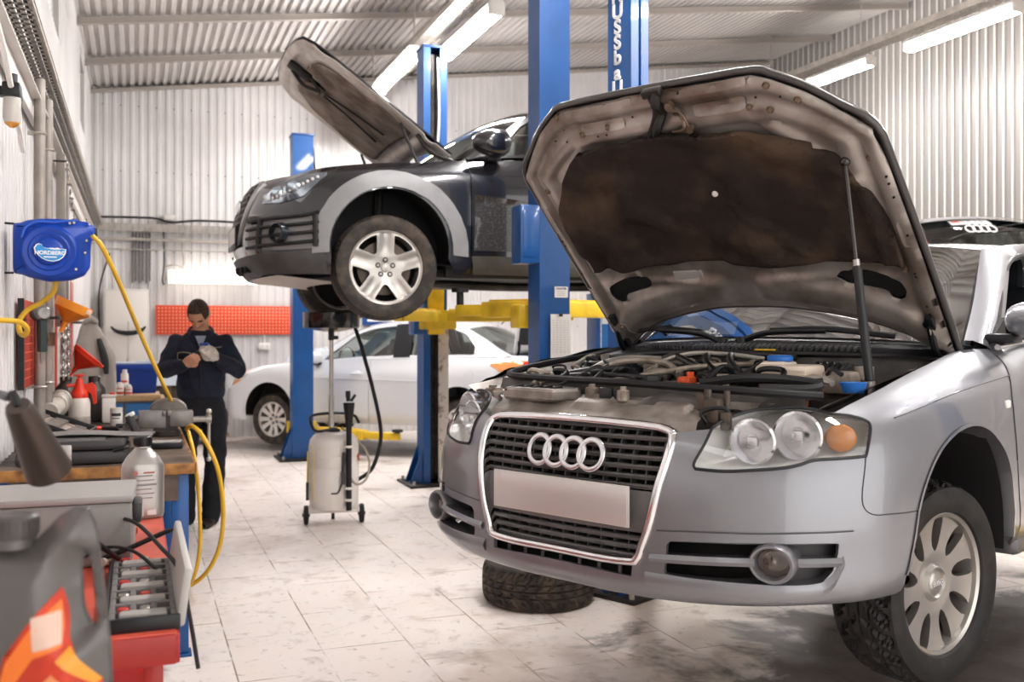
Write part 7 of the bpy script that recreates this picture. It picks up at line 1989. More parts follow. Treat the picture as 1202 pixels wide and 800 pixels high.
def coat(a, b):
    an = 2 * PI * a; w_ = .035 + .115 * min(1, b * 2.2) ** .8; dd = .03 + .055 * b
    fold = 1 + .13 * math.sin(5 * an + 3 * b) * b + .07 * math.sin(9 * an) * b
    return (w_ * math.cos(an) * fold + .03 * b, dd * math.sin(an) * fold, -.60 * b - .02 * math.cos(an) * (b < .2))
mb = MB(); mb.grid(coat, 48, 24, cu=True); mb.build('coat_body', mat('coat_grey', '#b5aca4', .85, 0, var=.2, vscale=7), ct, smooth=180)
mb = MB(); mb.tube([(.06, -.06, -.15), (.10, -.09, -.3), (.115, -.11, -.42)], lambda u: .02 + .012 * math.sin(PI * u), 10, flat=.7); mb.build('sleeve', mat('coat_dark', '#2c2a2b', .8), ct)
mb = MB(); mb.tube([(-.04, -.03, -.02), (0, -.05, .0), (.04, -.03, -.02), (0, .03, .01)], .018, 8, closed=True); mb.build('collar', mat('coat_grey', '#b5aca4', .85), ct); MB().tube([(0, 0, -.01), (-.03, 0, .02), (-.09, 0, .0), (-.1, 0, -.03)], .004, 6).build('hook', DSTEEL, ct)
# chains
for i, (y, x) in enumerate(((6.95, -.44), (7.12, -.42), (7.3, -.43))):
    q = thing('chain', ['leftmost strand of steel chain hanging on the wall rail above the dark bottles', 'middle strand of steel chain hanging on the wall rail above the dark bottles', 'right strand of steel chain hanging beside the red funnel'][i], 'chain', (x, y, 1.585), 0, 'chains on the wall rail')
    MB().tube([(-.012, 0, -.03), (-.014, 0, .012), (.0, 0, .018), (.014, 0, .01)], .005, 6).build('hook', DSTEEL, q)
    for s in (-1, 1):
        mb = MB()
        for k in range(11):
            c_ = Vector((0, s * .025, -.05 - .032 * k)); ax = (1, 0, 0) if k % 2 else (0, 1, 0)
            pts = [c_ + Vector(ax) * .012 * math.cos(a) + Vector((0, 0, .022 * math.sin(a))) for a in [2 * PI * j / 10 for j in range(10)]]
            mb.tube(pts, .0055, 6, 2, closed=True)
        o = mb.build('chain_link', STEEL, q); o['kind'] = 'stuff'
q = thing('key_bunch', 'small black key bunch hanging on the white wall board', 'keys', (-.53, 8.3, 1.47))
mb = MB()
for k in range(3): mb.torus((0, -.05 + .06 * k, -.04 - .02 * k), .028, .009, 'X', 16, 6)
mb.build('ring', BLACK, q); MB().box((0, .03, -.1), (.012, .03, .07), .003).build('key', DSTEEL, q)
of = thing('hanging_funnel', 'big orange funnel hanging behind the vertical pipes under the blue hose reel', 'funnel', (-.40, 6.35, 1.60))
M = basis((0, 0, -.06), (.9, .1, -.42), (0, 1, 0))
OFM = mat('orange_plastic', '#f0932a', .38, 0)
mb = MB(); mb.lathe([(.012, -.04), (.016, .03), (.10, .105), (.104, .15), (.108, .15), (.103, .10), (.02, .025), (.008, -.04)], M, 36); mb.build('cone', OFM, of)
mb = MB(); mb.box((.085, -.055, .128), (.03, .05, .03), .003, M=M); mb.build('label', mat('funnel_label', '#f3cdb4', .5), of)
iw = thing('impact_wrench', 'air impact wrench with a silver head hanging in front of the red panel', 'impact wrench', (-.47, 5.62, 1.6), R(20))
mb = MB(); mb.cyl((0, -.09, 0), (0, .04, 0), .036, n=20, bev=.008); mb.cyl((0, .04, 0), (0, .085, 0), .036, .02, 20); mb.cyl((0, .085, 0), (0, .11, 0), .011, n=8)
for y in (-.06, -.02, .02): mb.torus((0, y, 0), .037, .005, 'Y', 20, 6)
mb.build('motor_head', mat('wrench_alloy', '#8f8a86', .3, .8, var=.4, vscale=18), iw)
mb = MB(); mb.prism([(-.07, -.02), (-.02, -.02), (-.02, -.09), (-.03, -.2), (-.075, -.2), (-.075, -.09)], -.02, .02, basis((0, 0, 0), (0, 1, 0), (0, 0, 1)), .008); mb.build('grip', mat('grip_green_black', '#22302c', .5), iw)
mb = MB(); mb.cyl((0, -.052, -.2), (0, -.052, -.24), .012, n=10); mb.cyl((0, -.052, -.235), (0, -.052, -.26), .008, n=8); mb.build('air_inlet', STEEL, iw); MB().box((0, -.015, -.06), (.014, .02, .03), .004).build('trigger', BLACK, iw)
# air filter unit high on the wall
q = thing('air_filter_unit', 'compressed air filter with a clear bowl high on the left wall', 'air filter', (-.49, 4.62, 2.46))
mb = MB(); mb.box((0, 0, .06), (.07, .1, .06), .01); mb.box((.0, .08, .05), (.06, .06, .07), .008); mb.cyl((0, 0, .09), (0, 0, .13), .022, n=14); mb.box((-.05, .03, .06), (.07, .05, .04)); mb.build('head', BLACK, q)
mb = MB(); mb.lathe([(.034, .03), (.036, -.05), (.03, -.075), (1e-4, -.08)], None, 20); mb.build('bowl', mat('bowl_clear', '#d9d4cc', .15, 0, trans=.3), q)
mb = MB(); mb.lathe([(.033, -.045), (.034, -.055), (.028, -.08), (.01, -.095), (1e-4, -.096)], None, 20); mb.build('oil_drain', mat('amber_oil', '#c68a3a', .25), q)
mb = MB(); mb.tube([(-.02, -.6, .3), (.0, -.3, .17), (.0, -.05, .07)], .012, 8); mb.tube([(.0, .1, -.03), (.0, .3, -.06), (.0, .42, -.12), (-.02, .5, -.05)], .012, 8); mb.build('air_hose', WHITEP, q)
q = thing('wall_channel', 'pale steel channel running along the left wall below the cable tray', 'steel channel', (X0 + .05, 1.5, 2.74))
mb = MB(); mb.box((0, 6.4, 0), (.03, 12.8, .10), .004); mb.box((.03, 6.4, .05), (.06, 12.8, .008)); mb.build('web', STEELW, q); 
mb = MB()
for k in range(60): mb.box((.02, .1 + k * .21, .07), (.03, .07, .03))
mb.build('clip', GALV, q, smooth=0)
mb = MB()
for y in (6.0, 6.35): mb.box((.06, y, -.6), (.06, .08, 1.2), .006)
mb.build('down_channel', mat('pipe_grey', '#9d948c', .45), q)
q = thing('chain', 'thin chain slung along the left wall just above the blue hose reel', 'chain', (-.40, 6.6, 2.55))
mb = MB()
for k in range(26):
    u = k / 25; c_ = Vector((0, 2.4 * u, -.25 * math.sin(PI * u) - .1 * u)); pts = [c_ + Vector((.012 * math.cos(a) * (k % 2), .03 * math.sin(a), .016 * math.cos(a) * (1 - k % 2))) for a in [2 * PI * j / 8 for j in range(8)]]
    mb.tube(pts, .005, 5, 1, closed=True)
o = mb.build('chain_link', STEEL, q); o['kind'] = 'stuff'; MB().cyl((0, 0, 0), (-.12, 0, 0), .006, n=6).build('hook', DSTEEL, q)
# ------------------------------------------------------------------ blue hose reel
rl = thing('hose_reel', 'blue hose reel with a white ringed badge on the left wall', 'hose reel', (-.371, 5.17, 1.89), R(4))
k_ = .000613
out = [(150, 220), (200, 214), (255, 190), (350, 175), (450, 172), (560, 175), (690, 190), (722, 225), (728, 262), (700, 350), (695, 420), (692, 540), (655, 600), (560, 640), (400, 655), (260, 622), (212, 602), (150, 592)]
loc2 = lambda p: ((p[0] - 430) * k_, -(p[1] - 415) * k_)
RM = basis((0, 0, 0), (1, 0, 0), (0, 0, 1))                         # local x right, z up, prism along -Y
poly = roundpoly([loc2(p) for p in out], .18, 3)
mb = MB(); mb.prism(poly, -.07, .075, RM, .02); mb.build('housing', BLUED, rl, smooth=50)
c2 = loc2((400, 430))
mb = MB(); mb.lathe([(1e-4, .030), (.05, .028), (.062, .022), (.066, .014), (.085, .020), (.092, .014), (.112, .018), (.122, .010), (.128, .0)], RM @ Matrix.Translation((c2[0], c2[1], .073)), 56); mb.build('drum_cover', BLUED, rl, smooth=40)
mb = MB(); mb.tube([RM @ Vector((loc2(p)[0], loc2(p)[1], .077)) for p in ((210, 330), (240, 250), (320, 205), (430, 205), (520, 190), (600, 180))], .006, 8); mb.build('moulded_rib', mat('deep_blue_edge', '#2f5cc0', .4), rl)
mb = MB()
for p in ((575, 200), (685, 205), (665, 335), (655, 430), (590, 560), (545, 205)): q = loc2(p); mb.cyl(RM @ Vector((q[0], q[1], .072)), RM @ Vector((q[0], q[1], .081)), .006, n=10)
mb.build('screw', STEEL, rl)
bd_ = [(295, 405), (305, 390), (312, 378), (330, 372), (350, 380), (362, 400), (385, 408), (410, 404), (430, 408), (455, 402), (478, 408), (520, 412), (518, 440), (500, 475), (470, 498), (430, 508), (390, 504), (350, 486), (318, 455), (300, 430)]
bdl = [loc2(p) for p in bd_]
mb = MB(); mb.prism(bdl, .104, .107, RM); bg_ = mb.build('badge', WHITEL, rl, smooth=0)
cx_, cy_ = loc2((408, 442))
mb = MB(); mb.prism([(cx_ + (a - cx_) * .93, cy_ + (b - cy_) * .91) for a, b in bdl], .106, .108, RM); mb.build('badge_field', mat('badge_blue', '#2f8fd0', .45), bg_, smooth=0)
text('NORDBERG', 'lettering', WHITEL, bg_, .0245, RM @ Matrix.Translation((cx_ - .0005, cy_ - .001, .1085)), .0004, bold=.0007)
mb = MB(); mb.box((cx_, -.1085, cy_ - .020), (.055, .0006, .005)); mb.build('badge_line', WHITEL, bg_, smooth=0); mb = MB(); mb.prism([loc2(p) for p in ((400, 412), (425, 403), (445, 410), (465, 402), (485, 414), (440, 418))], .108, .1086, RM); mb.build('badge_mark', WHITEL, bg_, smooth=0)
mb = MB(); a, b = loc2((155, 214)), loc2((8, 214)); c_, d_ = loc2((8, 592)), loc2((155, 592))
mb.tube([(a[0], 0, a[1]), (b[0] + .02, 0, b[1]), (b[0], 0, b[1] - .02), (c_[0], 0, c_[1] + .02), (c_[0] + .02, 0, c_[1]), (d_[0], 0, d_[1])], .0055, 8, 4); mb.box((b[0] - .012, 0, 0), (.022, .05, .2), .004); mb.build('swing_bracket', BLACK, rl)
mb = MB(); q = loc2((722, 275)); mb.box((q[0], -.01, q[1]), (.03, .05, .06), .008); mb.build('outlet', BLACK, rl)
Wl = rl.matrix_basis.inverted() if False else (Matrix.Translation(rl.location) @ Matrix.Rotation(R(4), 4, 'Z')).inverted()
hs = [at(108, 276, 4.68), at(120, 290, 4.72), at(140, 332, 4.9), at(165, 392, 5.3), at(190, 447, 5.6), at(206, 480, 5.86), at(212, 488, 5.9), at(216, 494, 5.88)]
mb = MB(); mb.tube([Wl @ p for p in hs], .0115, 10, 8); mb.build('hose', HOSEY, rl)
mb = MB(); hs = [at(219, 503, 5.62), at(226, 500, 5.5), at(240, 515, 5.42), at(256, 552, 5.4), at(262, 600, 5.42), at(258, 640, 5.5), at(245, 668, 5.55), at(228, 684, 5.6), at(206, 694, 5.62)]
mb.tube([Wl @ p for p in hs], .0125, 10, 8)
hs = [at(221, 506, 5.6), at(228, 535, 5.5), at(233, 580, 5.5), at(235, 630, 5.5), at(231, 665, 5.5), at(222, 688, 5.55), at(210, 698, 5.6)]
mb.tube([Wl @ p for p in hs], .0105, 10, 8); mb.build('hose_loop', HOSEY, rl)
mb = MB(); hs = [at(66, 325, 4.72), at(63, 342, 4.72), at(48, 355, 4.72), at(32, 364, 4.7), at(23, 376, 4.68), at(23, 389, 4.66), at(29, 393, 4.62), at(32, 386, 4.6), at(24, 378, 4.56), at(10, 376, 4.5), at(-12, 375, 4.42)]
mb.tube([Wl @ p for p in hs], .0125, 10, 8); mb.build('inlet_hose', HOSEY, rl)
# ------------------------------------------------------------------ foreground: red trolley and what stands on it
TZ = .95
t = thing('tool_trolley', 'red steel tool trolley in the left foreground in front of the workbench', 'trolley', (-.22, 2.83, 0))
TOPR = mat('trolley_red', '#c9523f', .42, 0, col2='#8d2c20', vscale=6, contrast=(.4, .8))
mb = MB(); mb.box((0, 0, TZ - .006), (.58, 1.86, .012), .003); mb.build('top_tray', TOPR, t)
mb = MB(); mb.box((0, -.925, TZ - .03), (.58, .02, .055), .004); mb.box((.285, 0, TZ - .03), (.02, 1.86, .055), .004); mb.box((-.285, 0, TZ - .03), (.02, 1.86, .055), .004); mb.box((0, .925, TZ - .03), (.58, .02, .055), .004); mb.build('rim', REDP, t)
for sx in (-1, 1):
    for sy in (-1, 1):
        mb = MB(); mb.box((sx * .25, sy * .88, .50), (.034, .034, .86), .004); mb.cyl((sx * .25 - .012, sy * .88, .045), (sx * .25 + .012, sy * .88, .045), .045, n=18); mb.build('leg', REDP, t)
mb = MB(); mb.box((0, 0, .32), (.54, 1.8, .02), .004); mb.build('lower_tray', REDP, t)
# socket tray with its upright grey lid
s_ = thing('socket_tray', 'grey moulded socket tray with an upright lid on the red trolley', 'tool tray', (.012, 2.18, TZ))
mb = MB()
for x in (-.055, -.018, .02, .055): mb.box((x, 0, .012), (.012, .50, .022), .003)
for k in range(10): mb.box((0, -.245 + .0545 * k, .012), (.12, .014, .024), .003)
mb.build('insert', GREYP, s_)
for k in range(5): MB().box((0, -.218 + .109 * k, .018), (.085, .034, .022), .006).build('clip_block', mat('clip_grey', '#a39e9a', .5), s_)
mb = MB(); mb.box((0, -.252, .012), (.13, .01, .03), .003); mb.box((-.066, 0, .012), (.008, .50, .03), .003); mb.box((0, 0, .001), (.13, .5, .002)); mb.build('edge', BLACK, s_)
mb = MB(); mb.box((.072, .0, .055), (.016, .50, .11), .006, rot=(0, R(8), 0)); mb.build('lid', mat('lid_grey', '#b4b0ac', .4), s_)
for k in range(5):
    for j in range(2):
        mb = MB(); x, y = -.035 + .04 * j, -.19 + .109 * k; mb.cyl((x, y, .008), (x, y, .03), .011, n=14, bev=.002); mb.build('socket', STEEL if (k + j) % 2 else REDP, s_)
# silver bottle
b_ = thing('fluid_bottle', 'silver workshop fluid bottle with a black cap standing on the red trolley', 'bottle', (.018, 3.12, TZ), R(10))
mb = MB()
def bottle(a, b):
    prof = [(0, .0), (.94, .002), (1, .012), (1, .145), (.97, .158), (.75, .182), (.42, .203), (.36, .208), (.36, .214)]
    k = b * (len(prof) - 1); i = min(int(k), len(prof) - 2); f = k - i
    s = prof[i][0] + (prof[i + 1][0] - prof[i][0]) * f; z = prof[i][1] + (prof[i + 1][1] - prof[i][1]) * f
    an = 2 * PI * a; e = lambda c: math.copysign(abs(c) ** .72, c)
    return (.060 * s * e(math.cos(an)), .042 * s * e(math.sin(an)), z)
mb.grid(bottle, 48, 33, cu=True); mb.build('body', mat('silver_bottle', '#a29d99', .34, .7), b_, smooth=50)
mb = MB(); mb.lathe([(.0, .212), (.024, .212), (.025, .216), (.025, .238), (.021, .241), (1e-4, .241)], None, 28)
for k in range(20):
    a = 2 * PI * k / 20; mb.box((.0252 * math.cos(a), .0252 * math.sin(a), .226), (.003, .003, .02), rz=a)
mb.build('cap', BLACK, b_)
mb = MB()
for k, (w_, h) in enumerate(((.05, .004), (.06, .003), (.072, .006), (.045, .003), (.06, .003), (.05, .003))): mb.box((-.005, -.0425, .128 - .013 * k), (w_, .0012, h))
mb.build('printed_line', mat('print_dark', '#7f7b7b', .5), b_, smooth=0)
mb = MB(); mb.cyl((-.028, -.042, .137), (-.028, -.0432, .137), .007, n=14); mb.box((.01, -.0425, .137), (.03, .0012, .005)); mb.build('printed_emblem', mat('print_mix', '#a5655a', .5), b_, smooth=0)
mb = MB(); mb.prism([(-.03, .01), (-.005, .01), (-.008, .05), (-.02, .035), (-.03, .045)], 0, .0012, basis((0, -.042, 0), (1, 0, 0), (0, 0, 1))); mb.prism([(.005, .012), (.03, .012), (.03, .03), (.005, .026)], 0, .0012, basis((0, -.042, 0), (1, 0, 0), (0, 0, 1))); mb.build('printed_picture', STEELW, b_, smooth=0)
# grey box at the back of the trolley
g_ = thing('grey_box', 'flat grey plastic box on the red trolley behind the oil can', 'box', (-.185, 2.62, TZ), R(-2))
mb = MB(); mb.box((0, 0, .075), (.36, .26, .15), .012); mb.build('body', mat('box_grey', '#8f8b88', .5, 0, var=.15, vscale=5), g_)
mb = MB(); mb.box((0, 0, .158), (.365, .265, .018), .006); mb.build('lid', mat('box_lid_grey', '#9c9895', .5), g_); MB().box((.19, -.06, .12), (.02, .09, .05), .005).build('latch', DGREY, g_)
# grip of a black tool and small pale plugs
h_ = thing('torch', 'short black torch lying on the red trolley beside the silver bottle', 'torch', (-.065, 2.86, TZ + .02), R(12))
mb = MB(); mb.cyl((-.07, 0, 0), (.03, 0, 0), .017, n=16, bev=.003); mb.cyl((.03, 0, 0), (.06, 0, 0), .019, .024, n=16); mb.build('barrel', BLACK, h_); MB().cyl((.06, 0, 0), (.066, 0, 0), .022, n=16).build('lens_ring', mat('copper_ring', '#b5764f', .3, .8), h_)
for i, (x, y, a) in enumerate(((-.07, 2.63, .5), (-.085, 2.52, .2), (-.055, 2.50, .9))):
    q = thing('spark_plug', ['pale spark plug lying on the red trolley, nearest the silver bottle', 'pale spark plug lying against the grey box on the red trolley', 'pale spark plug lying on the red trolley, nearest the socket tray'][i], 'spark plug', (x, y, TZ + .014), a, 'spark plugs on the red trolley')
    mb = MB(); mb.lathe([(1e-4, -.05), (.008, -.05), (.009, -.01), (.013, -.006), (.013, .006), (.010, .008), (.010, .03), (1e-4, .03)], basis((0, 0, 0), (0, 0, 1), (0, 1, 0)), 14); mb.build('insulator', mat('porcelain', '#e4d8cc', .3), q); MB().cyl((-.05, 0, 0), (-.062, 0, 0), .005, n=10).build('terminal', STEEL, q)
for nm, pts, r, lb in (('cable', [(-.10, 2.60, TZ + .05), (-.05, 2.54, TZ + .10), (.0, 2.42, TZ + .11), (.05, 2.28, TZ + .08), (.085, 2.16, TZ + .05), (.10, 2.06, TZ - .02), (.112, 1.99, TZ - .10)], .0045, 'stiff dark cable arching from the grey box over the socket tray edge'),
                      ('cable', [(-.12, 2.46, TZ + .03), (-.06, 2.42, TZ + .06), (.0, 2.36, TZ + .055), (.05, 2.28, TZ + .02), (.062, 2.25, TZ + .006)], .004, 'thin dark cable lying lower across the red trolley'),
                      ('cable', [(-.22, 2.46, TZ + .01), (-.16, 2.40, TZ + .05), (-.10, 2.36, TZ + .09), (-.06, 2.42, TZ + .05), (-.03, 2.5, TZ + .006)], .006, 'thick black cable loop in front of the grey box')):
    c_ = Vector(pts[0]); q = thing(nm, lb, 'cable', c_)
    MB().tube([Vector(p) - c_ for p in pts], r, 8, 8).build('sheath', RUB, q); MB().cyl(Vector(pts[0]) - c_, Vector(pts[0]) - c_ + Vector((-.02, .01, -.01)), r * 1.5, n=10).build('plug', BLACK, q)
q = thing('pry_bar', 'black pry bar leaning across the back end of the socket tray', 'pry bar', (.0, 2.47, TZ + .03))
MB().tube([(-.09, .02, -.015), (-.02, 0, .012), (.06, -.03, .05), (.075, -.035, .055)], .006, 8).build('shaft', BLACK, q); MB().box((.08, -.036, .058), (.02, .012, .006), .002, rot=(0, R(-25), 0)).build('tip', DSTEEL, q)
# small steel table that carries the oil can
t = thing('side_table', 'small grey steel table under the big oil can in the near left corner', 'table', (-.22, 1.38, 0))
mb = MB(); mb.box((0, 0, .935), (.46, .42, .02), .004); mb.build('table_top', GREYP, t)
for sx in (-1, 1):
    for sy in (-1, 1): MB().box((sx * .2, sy * .18, .4625), (.03, .03, .925), .003).build('leg', GREYP, t)
# oil can
oc = thing('oil_can', 'big grey oil can with an orange flame label, near left corner', 'oil can', (-.105, 1.375, .945), R(-2))
kk = .001087
lc = lambda u, v: ((u - 60) * kk, (895 - v) * kk)
cyaw = math.atan2(-.105, 1.375)
OM = basis((0, 0, 0), (math.cos(.25), -math.sin(.25), 0), (0, 0, 1))
outl = [(-78, 893), (-80, 690), (-72, 655), (-45, 630), (45, 628), (62, 612), (76, 597), (92, 588), (106, 590), (114, 606), (120, 650), (126, 700), (132, 760), (134, 893)]
grip = [(98, 652), (105, 640), (111, 650), (114, 690), (119, 718), (111, 728), (101, 706)]
OL = roundpoly([lc(*p) for p in outl], .12, 4); GR_ = roundpoly([lc(*p) for p in grip], .25, 3)
OILM = mat('oil_can_grey', '#65615f', .36, .35, var=.08, vscale=4)
mb = MB()
ODENSE = densify(OL, .006) + densify(GR_, .006)
def canface(q):
    d = min(math.hypot(q[0] - p[0], q[1] - p[1]) for p in ODENSE)
    b_ = .055 * sstep(-.02, .05, d) - .008
    return b_
cut(mb, lambda q: OM @ Vector((q[0], q[1], canface(q))), lambda q: OM.to_3x3() @ Vector((0, 0, 1)), OL, [GR_], .009, 0)
cut(mb, lambda q: OM @ Vector((q[0], q[1], -canface(q))), lambda q: OM.to_3x3() @ Vector((0, 0, -1)), OL, [GR_], .009, 0)
for ring in (densify(OL, .009), densify(GR_, .009)):
    n = len(ring); vs = []
    for p in ring:
        for z in (.0042, -.0042): vs.append(OM @ Vector((p[0], p[1], z)))
    mb.add(vs, [[2 * i, 2 * ((i + 1) % n), 2 * ((i + 1) % n) + 1, 2 * i + 1] for i in range(n)])
mb.build('body', OILM, oc, smooth=70)
mb = MB(); p = OM @ Vector((*lc(20, 634), 0)); mb.cyl(p, p + Vector((0, 0, .02)), .028, n=28); mb.build('neck', OILM, oc)
mb = MB(); mb.lathe([(.0, .012), (.030, .012), (.031, .016), (.030, .038), (.026, .041), (1e-4, .041)], Matrix.Translation(p), 32)
for k in range(26):
    a = 2 * PI * k / 26; mb.box((p.x + .0305 * math.cos(a), p.y + .0305 * math.sin(a), p.z + .026), (.0025, .0025, .02), rz=a)
mb.build('cap', mat('can_cap', '#4b4644', .4), oc)
def lab(name, pts, m, z):
    mb = MB(); L_ = [lc(*p) for p in pts]
    cut(mb, lambda q: OM @ Vector((q[0], q[1], canface(q) + z)), lambda q: OM.to_3x3() @ Vector((0, 0, 1)), L_, [], .009, 0)
    return mb.build(name, m, oc, smooth=80)
lab('label', [(84, 676), (90, 700), (94, 735), (108, 762), (126, 786), (122, 840), (100, 872), (12, 872), (14, 800), (28, 750), (52, 716)], mat('flame_red', '#d8401f', .35, 0, col2='#a52a18', vscale=14), .0015)
lab('label_flame', [(84, 690), (88, 722), (88, 742), (60, 752), (40, 780), (26, 830), (18, 800), (30, 756), (54, 722)], mat('flame_orange', '#ef7a2c', .35), .0022)
lab('label_flame', [(96, 742), (126, 786), (120, 790), (92, 764), (84, 756)], mat('flame_yellow', '#f09a34', .35), .0024)
lab('label_flame', [(50, 800), (80, 770), (110, 800), (70, 830), (40, 850)], mat('flame_pale', '#e8935f', .35), .0022)
lab('label_panel', [(58, 706), (84, 702), (88, 738), (60, 744)], mat('label_cream', '#d9b8a6', .4), .003)
# task lamp
ml = thing('task_lamp', 'dark conical task lamp shade hanging over the oil can at the left edge', 'lamp', (-.40, 1.90, TZ))
Lw = Matrix.Translation((-.40, 1.90, TZ)).inverted()
a, b = Lw @ at(22, 478, 1.50), Lw @ at(57, 552, 1.585)
M, L_ = MB().frame(a, b)
mb = MB(); mb.lathe([(1e-4, -.004), (.018, -.004), (.021, .004), (.036, L_), (.034, L_), (.019, .01), (1e-4, .008)], M, 36); mb.build('lamp_shade', mat('shade_brown', '#4c413b', .38, .5), ml)
mb = MB(); mb.ball((0, 0, L_ * .55), (.015, .015, .03), 14, 10, M); mb.build('bulb', WHITEP, ml)
mb = MB(); c_ = Lw @ at(10, 466, 1.52); d_ = Lw @ at(-10, 466, 1.6)
mb.tube([a, (a + c_) / 2 + Vector((0, 0, .012)), c_, d_, (d_.x - .08, d_.y + .05, d_.z - .06), (.02, .0, .25), (0, 0, .02)], .007, 8, 8); mb.build('gooseneck', BLACK, ml)
mb = MB(); mb.cyl((0, 0, 0), (0, 0, .022), .07, n=28, bev=.005); mb.build('base', BLACK, ml)
# spray can at the very edge
bx = thing('carton', 'small black carton on the steel table, under the red and white spray can', 'carton', (-.255, 1.50, .945))
mb = MB(); mb.box((0, 0, .145), (.12, .10, .29), .003); mb.build('carton_body', BLACK, bx); MB().box((0, 0, .2915), (.10, .03, .003)).build('tape', DGREY, bx)
sp_ = thing('spray_can', 'red and white spray can cut by the left picture edge', 'spray can', (-.247, 1.455, 1.238))
mb = MB(); mb.lathe([(1e-4, 0), (.032, 0), (.033, .004), (.033, .075)], None, 28); mb.build('lower_body', WHITEP, sp_)
mb = MB(); mb.lathe([(.033, .075), (.033, .135), (.026, .15), (1e-4, .152)], None, 28); mb.lathe([(.0332, .0), (.0332, .008)], None, 28); mb.build('red_band', REDPL, sp_)
mb = MB(); mb.cyl((0, 0, .15), (0, 0, .178), .022, n=18, bev=.004); mb.build('cap', mat('cap_pale', '#cfc3b8', .4), sp_)
# ------------------------------------------------------------------ oil drainer under the black car
od = thing('oil_drainer', 'white wheeled waste oil drainer with a black bowl under the black car', 'oil drainer', (1.455, 7.72, 0), R(-8))
CW = mat('drainer_white', '#e8e2db', .35, 0, coat=.3, col2='#c2b5a8', vscale=4, contrast=(.5, .85))
mb = MB(); mb.lathe([(1e-4, .10), (.10, .10), (.17, .125), (.19, .17), (.195, .30)] + [(.195, .44), (.192, .447), (.195, .454), (.195, .53), (.192, .537), (.195, .544), (.195, .60)] + [(.185, .66), (.15, .70), (.08, .722), (1e-4, .724)], None, 48); mb.build('tank', CW, od, smooth=40)
mb = MB()
mb.box((0, -.05, .105), (.42, .05, .03), .006); mb.box((0, .1, .105), (.3, .04, .03), .006)
for s in (-1, 1): mb.prism([(s * .10, .10), (s * .19, .10), (s * .19, .16), (s * .16, .155)], -.08, -.02, basis((0, -.06, 0), (1, 0, 0), (0, 0, 1)), .0); mb.box((s * .185, .02, .11), (.03, .2, .03), .004)
mb.build('cradle', CW, od)
for s in (-1, 1):
    wh = holder('wheel', od, (s * .215, -.03, .075)); mb = MB(); mb.cyl((-.018, 0, 0), (.018, 0, 0), .075, n=28, bev=.008); mb.build('tyre', RUB, wh)
    mb = MB(); mb.cyl((-.022, 0, 0), (.022, 0, 0), .045, n=20, bev=.006); mb.cyl((-.03, 0, 0), (.03, 0, 0), .014, n=10); mb.build('hub', DGREY, wh)
mb = MB(); mb.cyl((0, .15, .03), (0, .15, .09), .012, n=8); mb.cyl((-.012, .15, .03), (.012, .15, .03), .03, n=14); mb.build('castor', BLACK, od)
mb = MB(); mb.cyl((-.02, 0, .72), (-.02, 0, 1.0), .021, n=16); mb.cyl((-.02, 0, 1.0), (-.02, 0, 1.48), .0165, n=16); mb.torus((-.02, 0, 1.0), .021, .005, 'Z', 18, 8); mb.build('telescopic_tube', mat('bright_steel', '#cfcac4', .25, .8), od)
mb = MB(); mb.cyl((-.02, 0, 1.44), (-.02, 0, 1.51), .024, n=16); mb.box((.01, 0, 1.46), (.05, .03, .03), .006); mb.build('valve', BLACK, od)
mb = MB(); mb.lathe([(1e-4, 1.505), (.06, 1.505), (.19, 1.53), (.215, 1.535), (.22, 1.55), (.222, 1.655), (.216, 1.66), (.21, 1.65), (.2, 1.545), (1e-4, 1.52)], Matrix.Translation((-.02, 0, 0)), 48); mb.build('bowl', mat('bowl_black', '#131214', .25, .1, coat=.6), od, smooth=40)
mb = MB(); mb.tube([(.17, .02, 1.53), (.21, -.02, 1.40), (.29, -.05, 1.1), (.355, -.05, .80), (.36, -.04, .62), (.30, 0, .42), (.20, .03, .335), (.17, .05, .32)], .0155, 12, 10); mb.build('drain_hose', RUB, od)
mb = MB(); mb.tube([(.02, -.02, .72), (.05, -.1, .68), (.08, -.17, .56), (.10, -.20, .42), (.16, -.20, .33), (.24, -.16, .36), (.27, -.1, .47), (.24, -.04, .58), (.16, .0, .66), (.06, .02, .75)], .010, 10, 8); mb.build('suction_hose', mat('hose_grey', '#9b8f83', .5), od)
mb = MB(); mb.tube([(-.03, -.02, .735), (-.14, -.03, .73), (-.18, 0, .80), (-.15, .03, .85), (.05, .06, .86), (.16, .04, .84), (.2, .02, .78)], .012, 10, 8); mb.ball((.0, -.04, .73), (.05, .03, .025), 14, 8); mb.build('valve_hose', BLACK, od)
mb = MB(); mb.tube([(-.19, -.04, .62), (-.16, -.11, .58), (-.165, -.11, .2)], .006, 8); mb.tube([(-.20, -.03, .57), (-.205, -.03, .19)], .008, 8); mb.build('level_tube', mat('level_yellow', '#d9c27a', .3), od)
mb = MB(); mb.cyl((-.205, -.03, .19), (-.205, -.03, .33), .012, n=10); mb.build('level_valve', DGREY, od)
mb = MB(); mb.cyl((.105, -.205, .13), (.105, -.205, .80), .022, n=16); mb.cyl((.105, -.205, .80), (.105, -.205, .96), .028, .046, 18); mb.build('probe_tube', BLACK, od)
for z in (.30, .21, .62):
    mb = MB(); mb.torus((.105, -.205, z), .024, .010, 'Z', 20, 8); mb.build('clamp', CW, od)
mb = MB(); mb.cyl((.10, -.205, .97), (.098, -.205, 1.03), .016, n=10); mb.cyl((.12, -.205, .97), (.155, -.20, 1.02), .011, n=10); mb.cyl((.098, -.205, 1.0), (.098, -.205, 1.05), .02, n=12); mb.build('probe', BLACK, od)
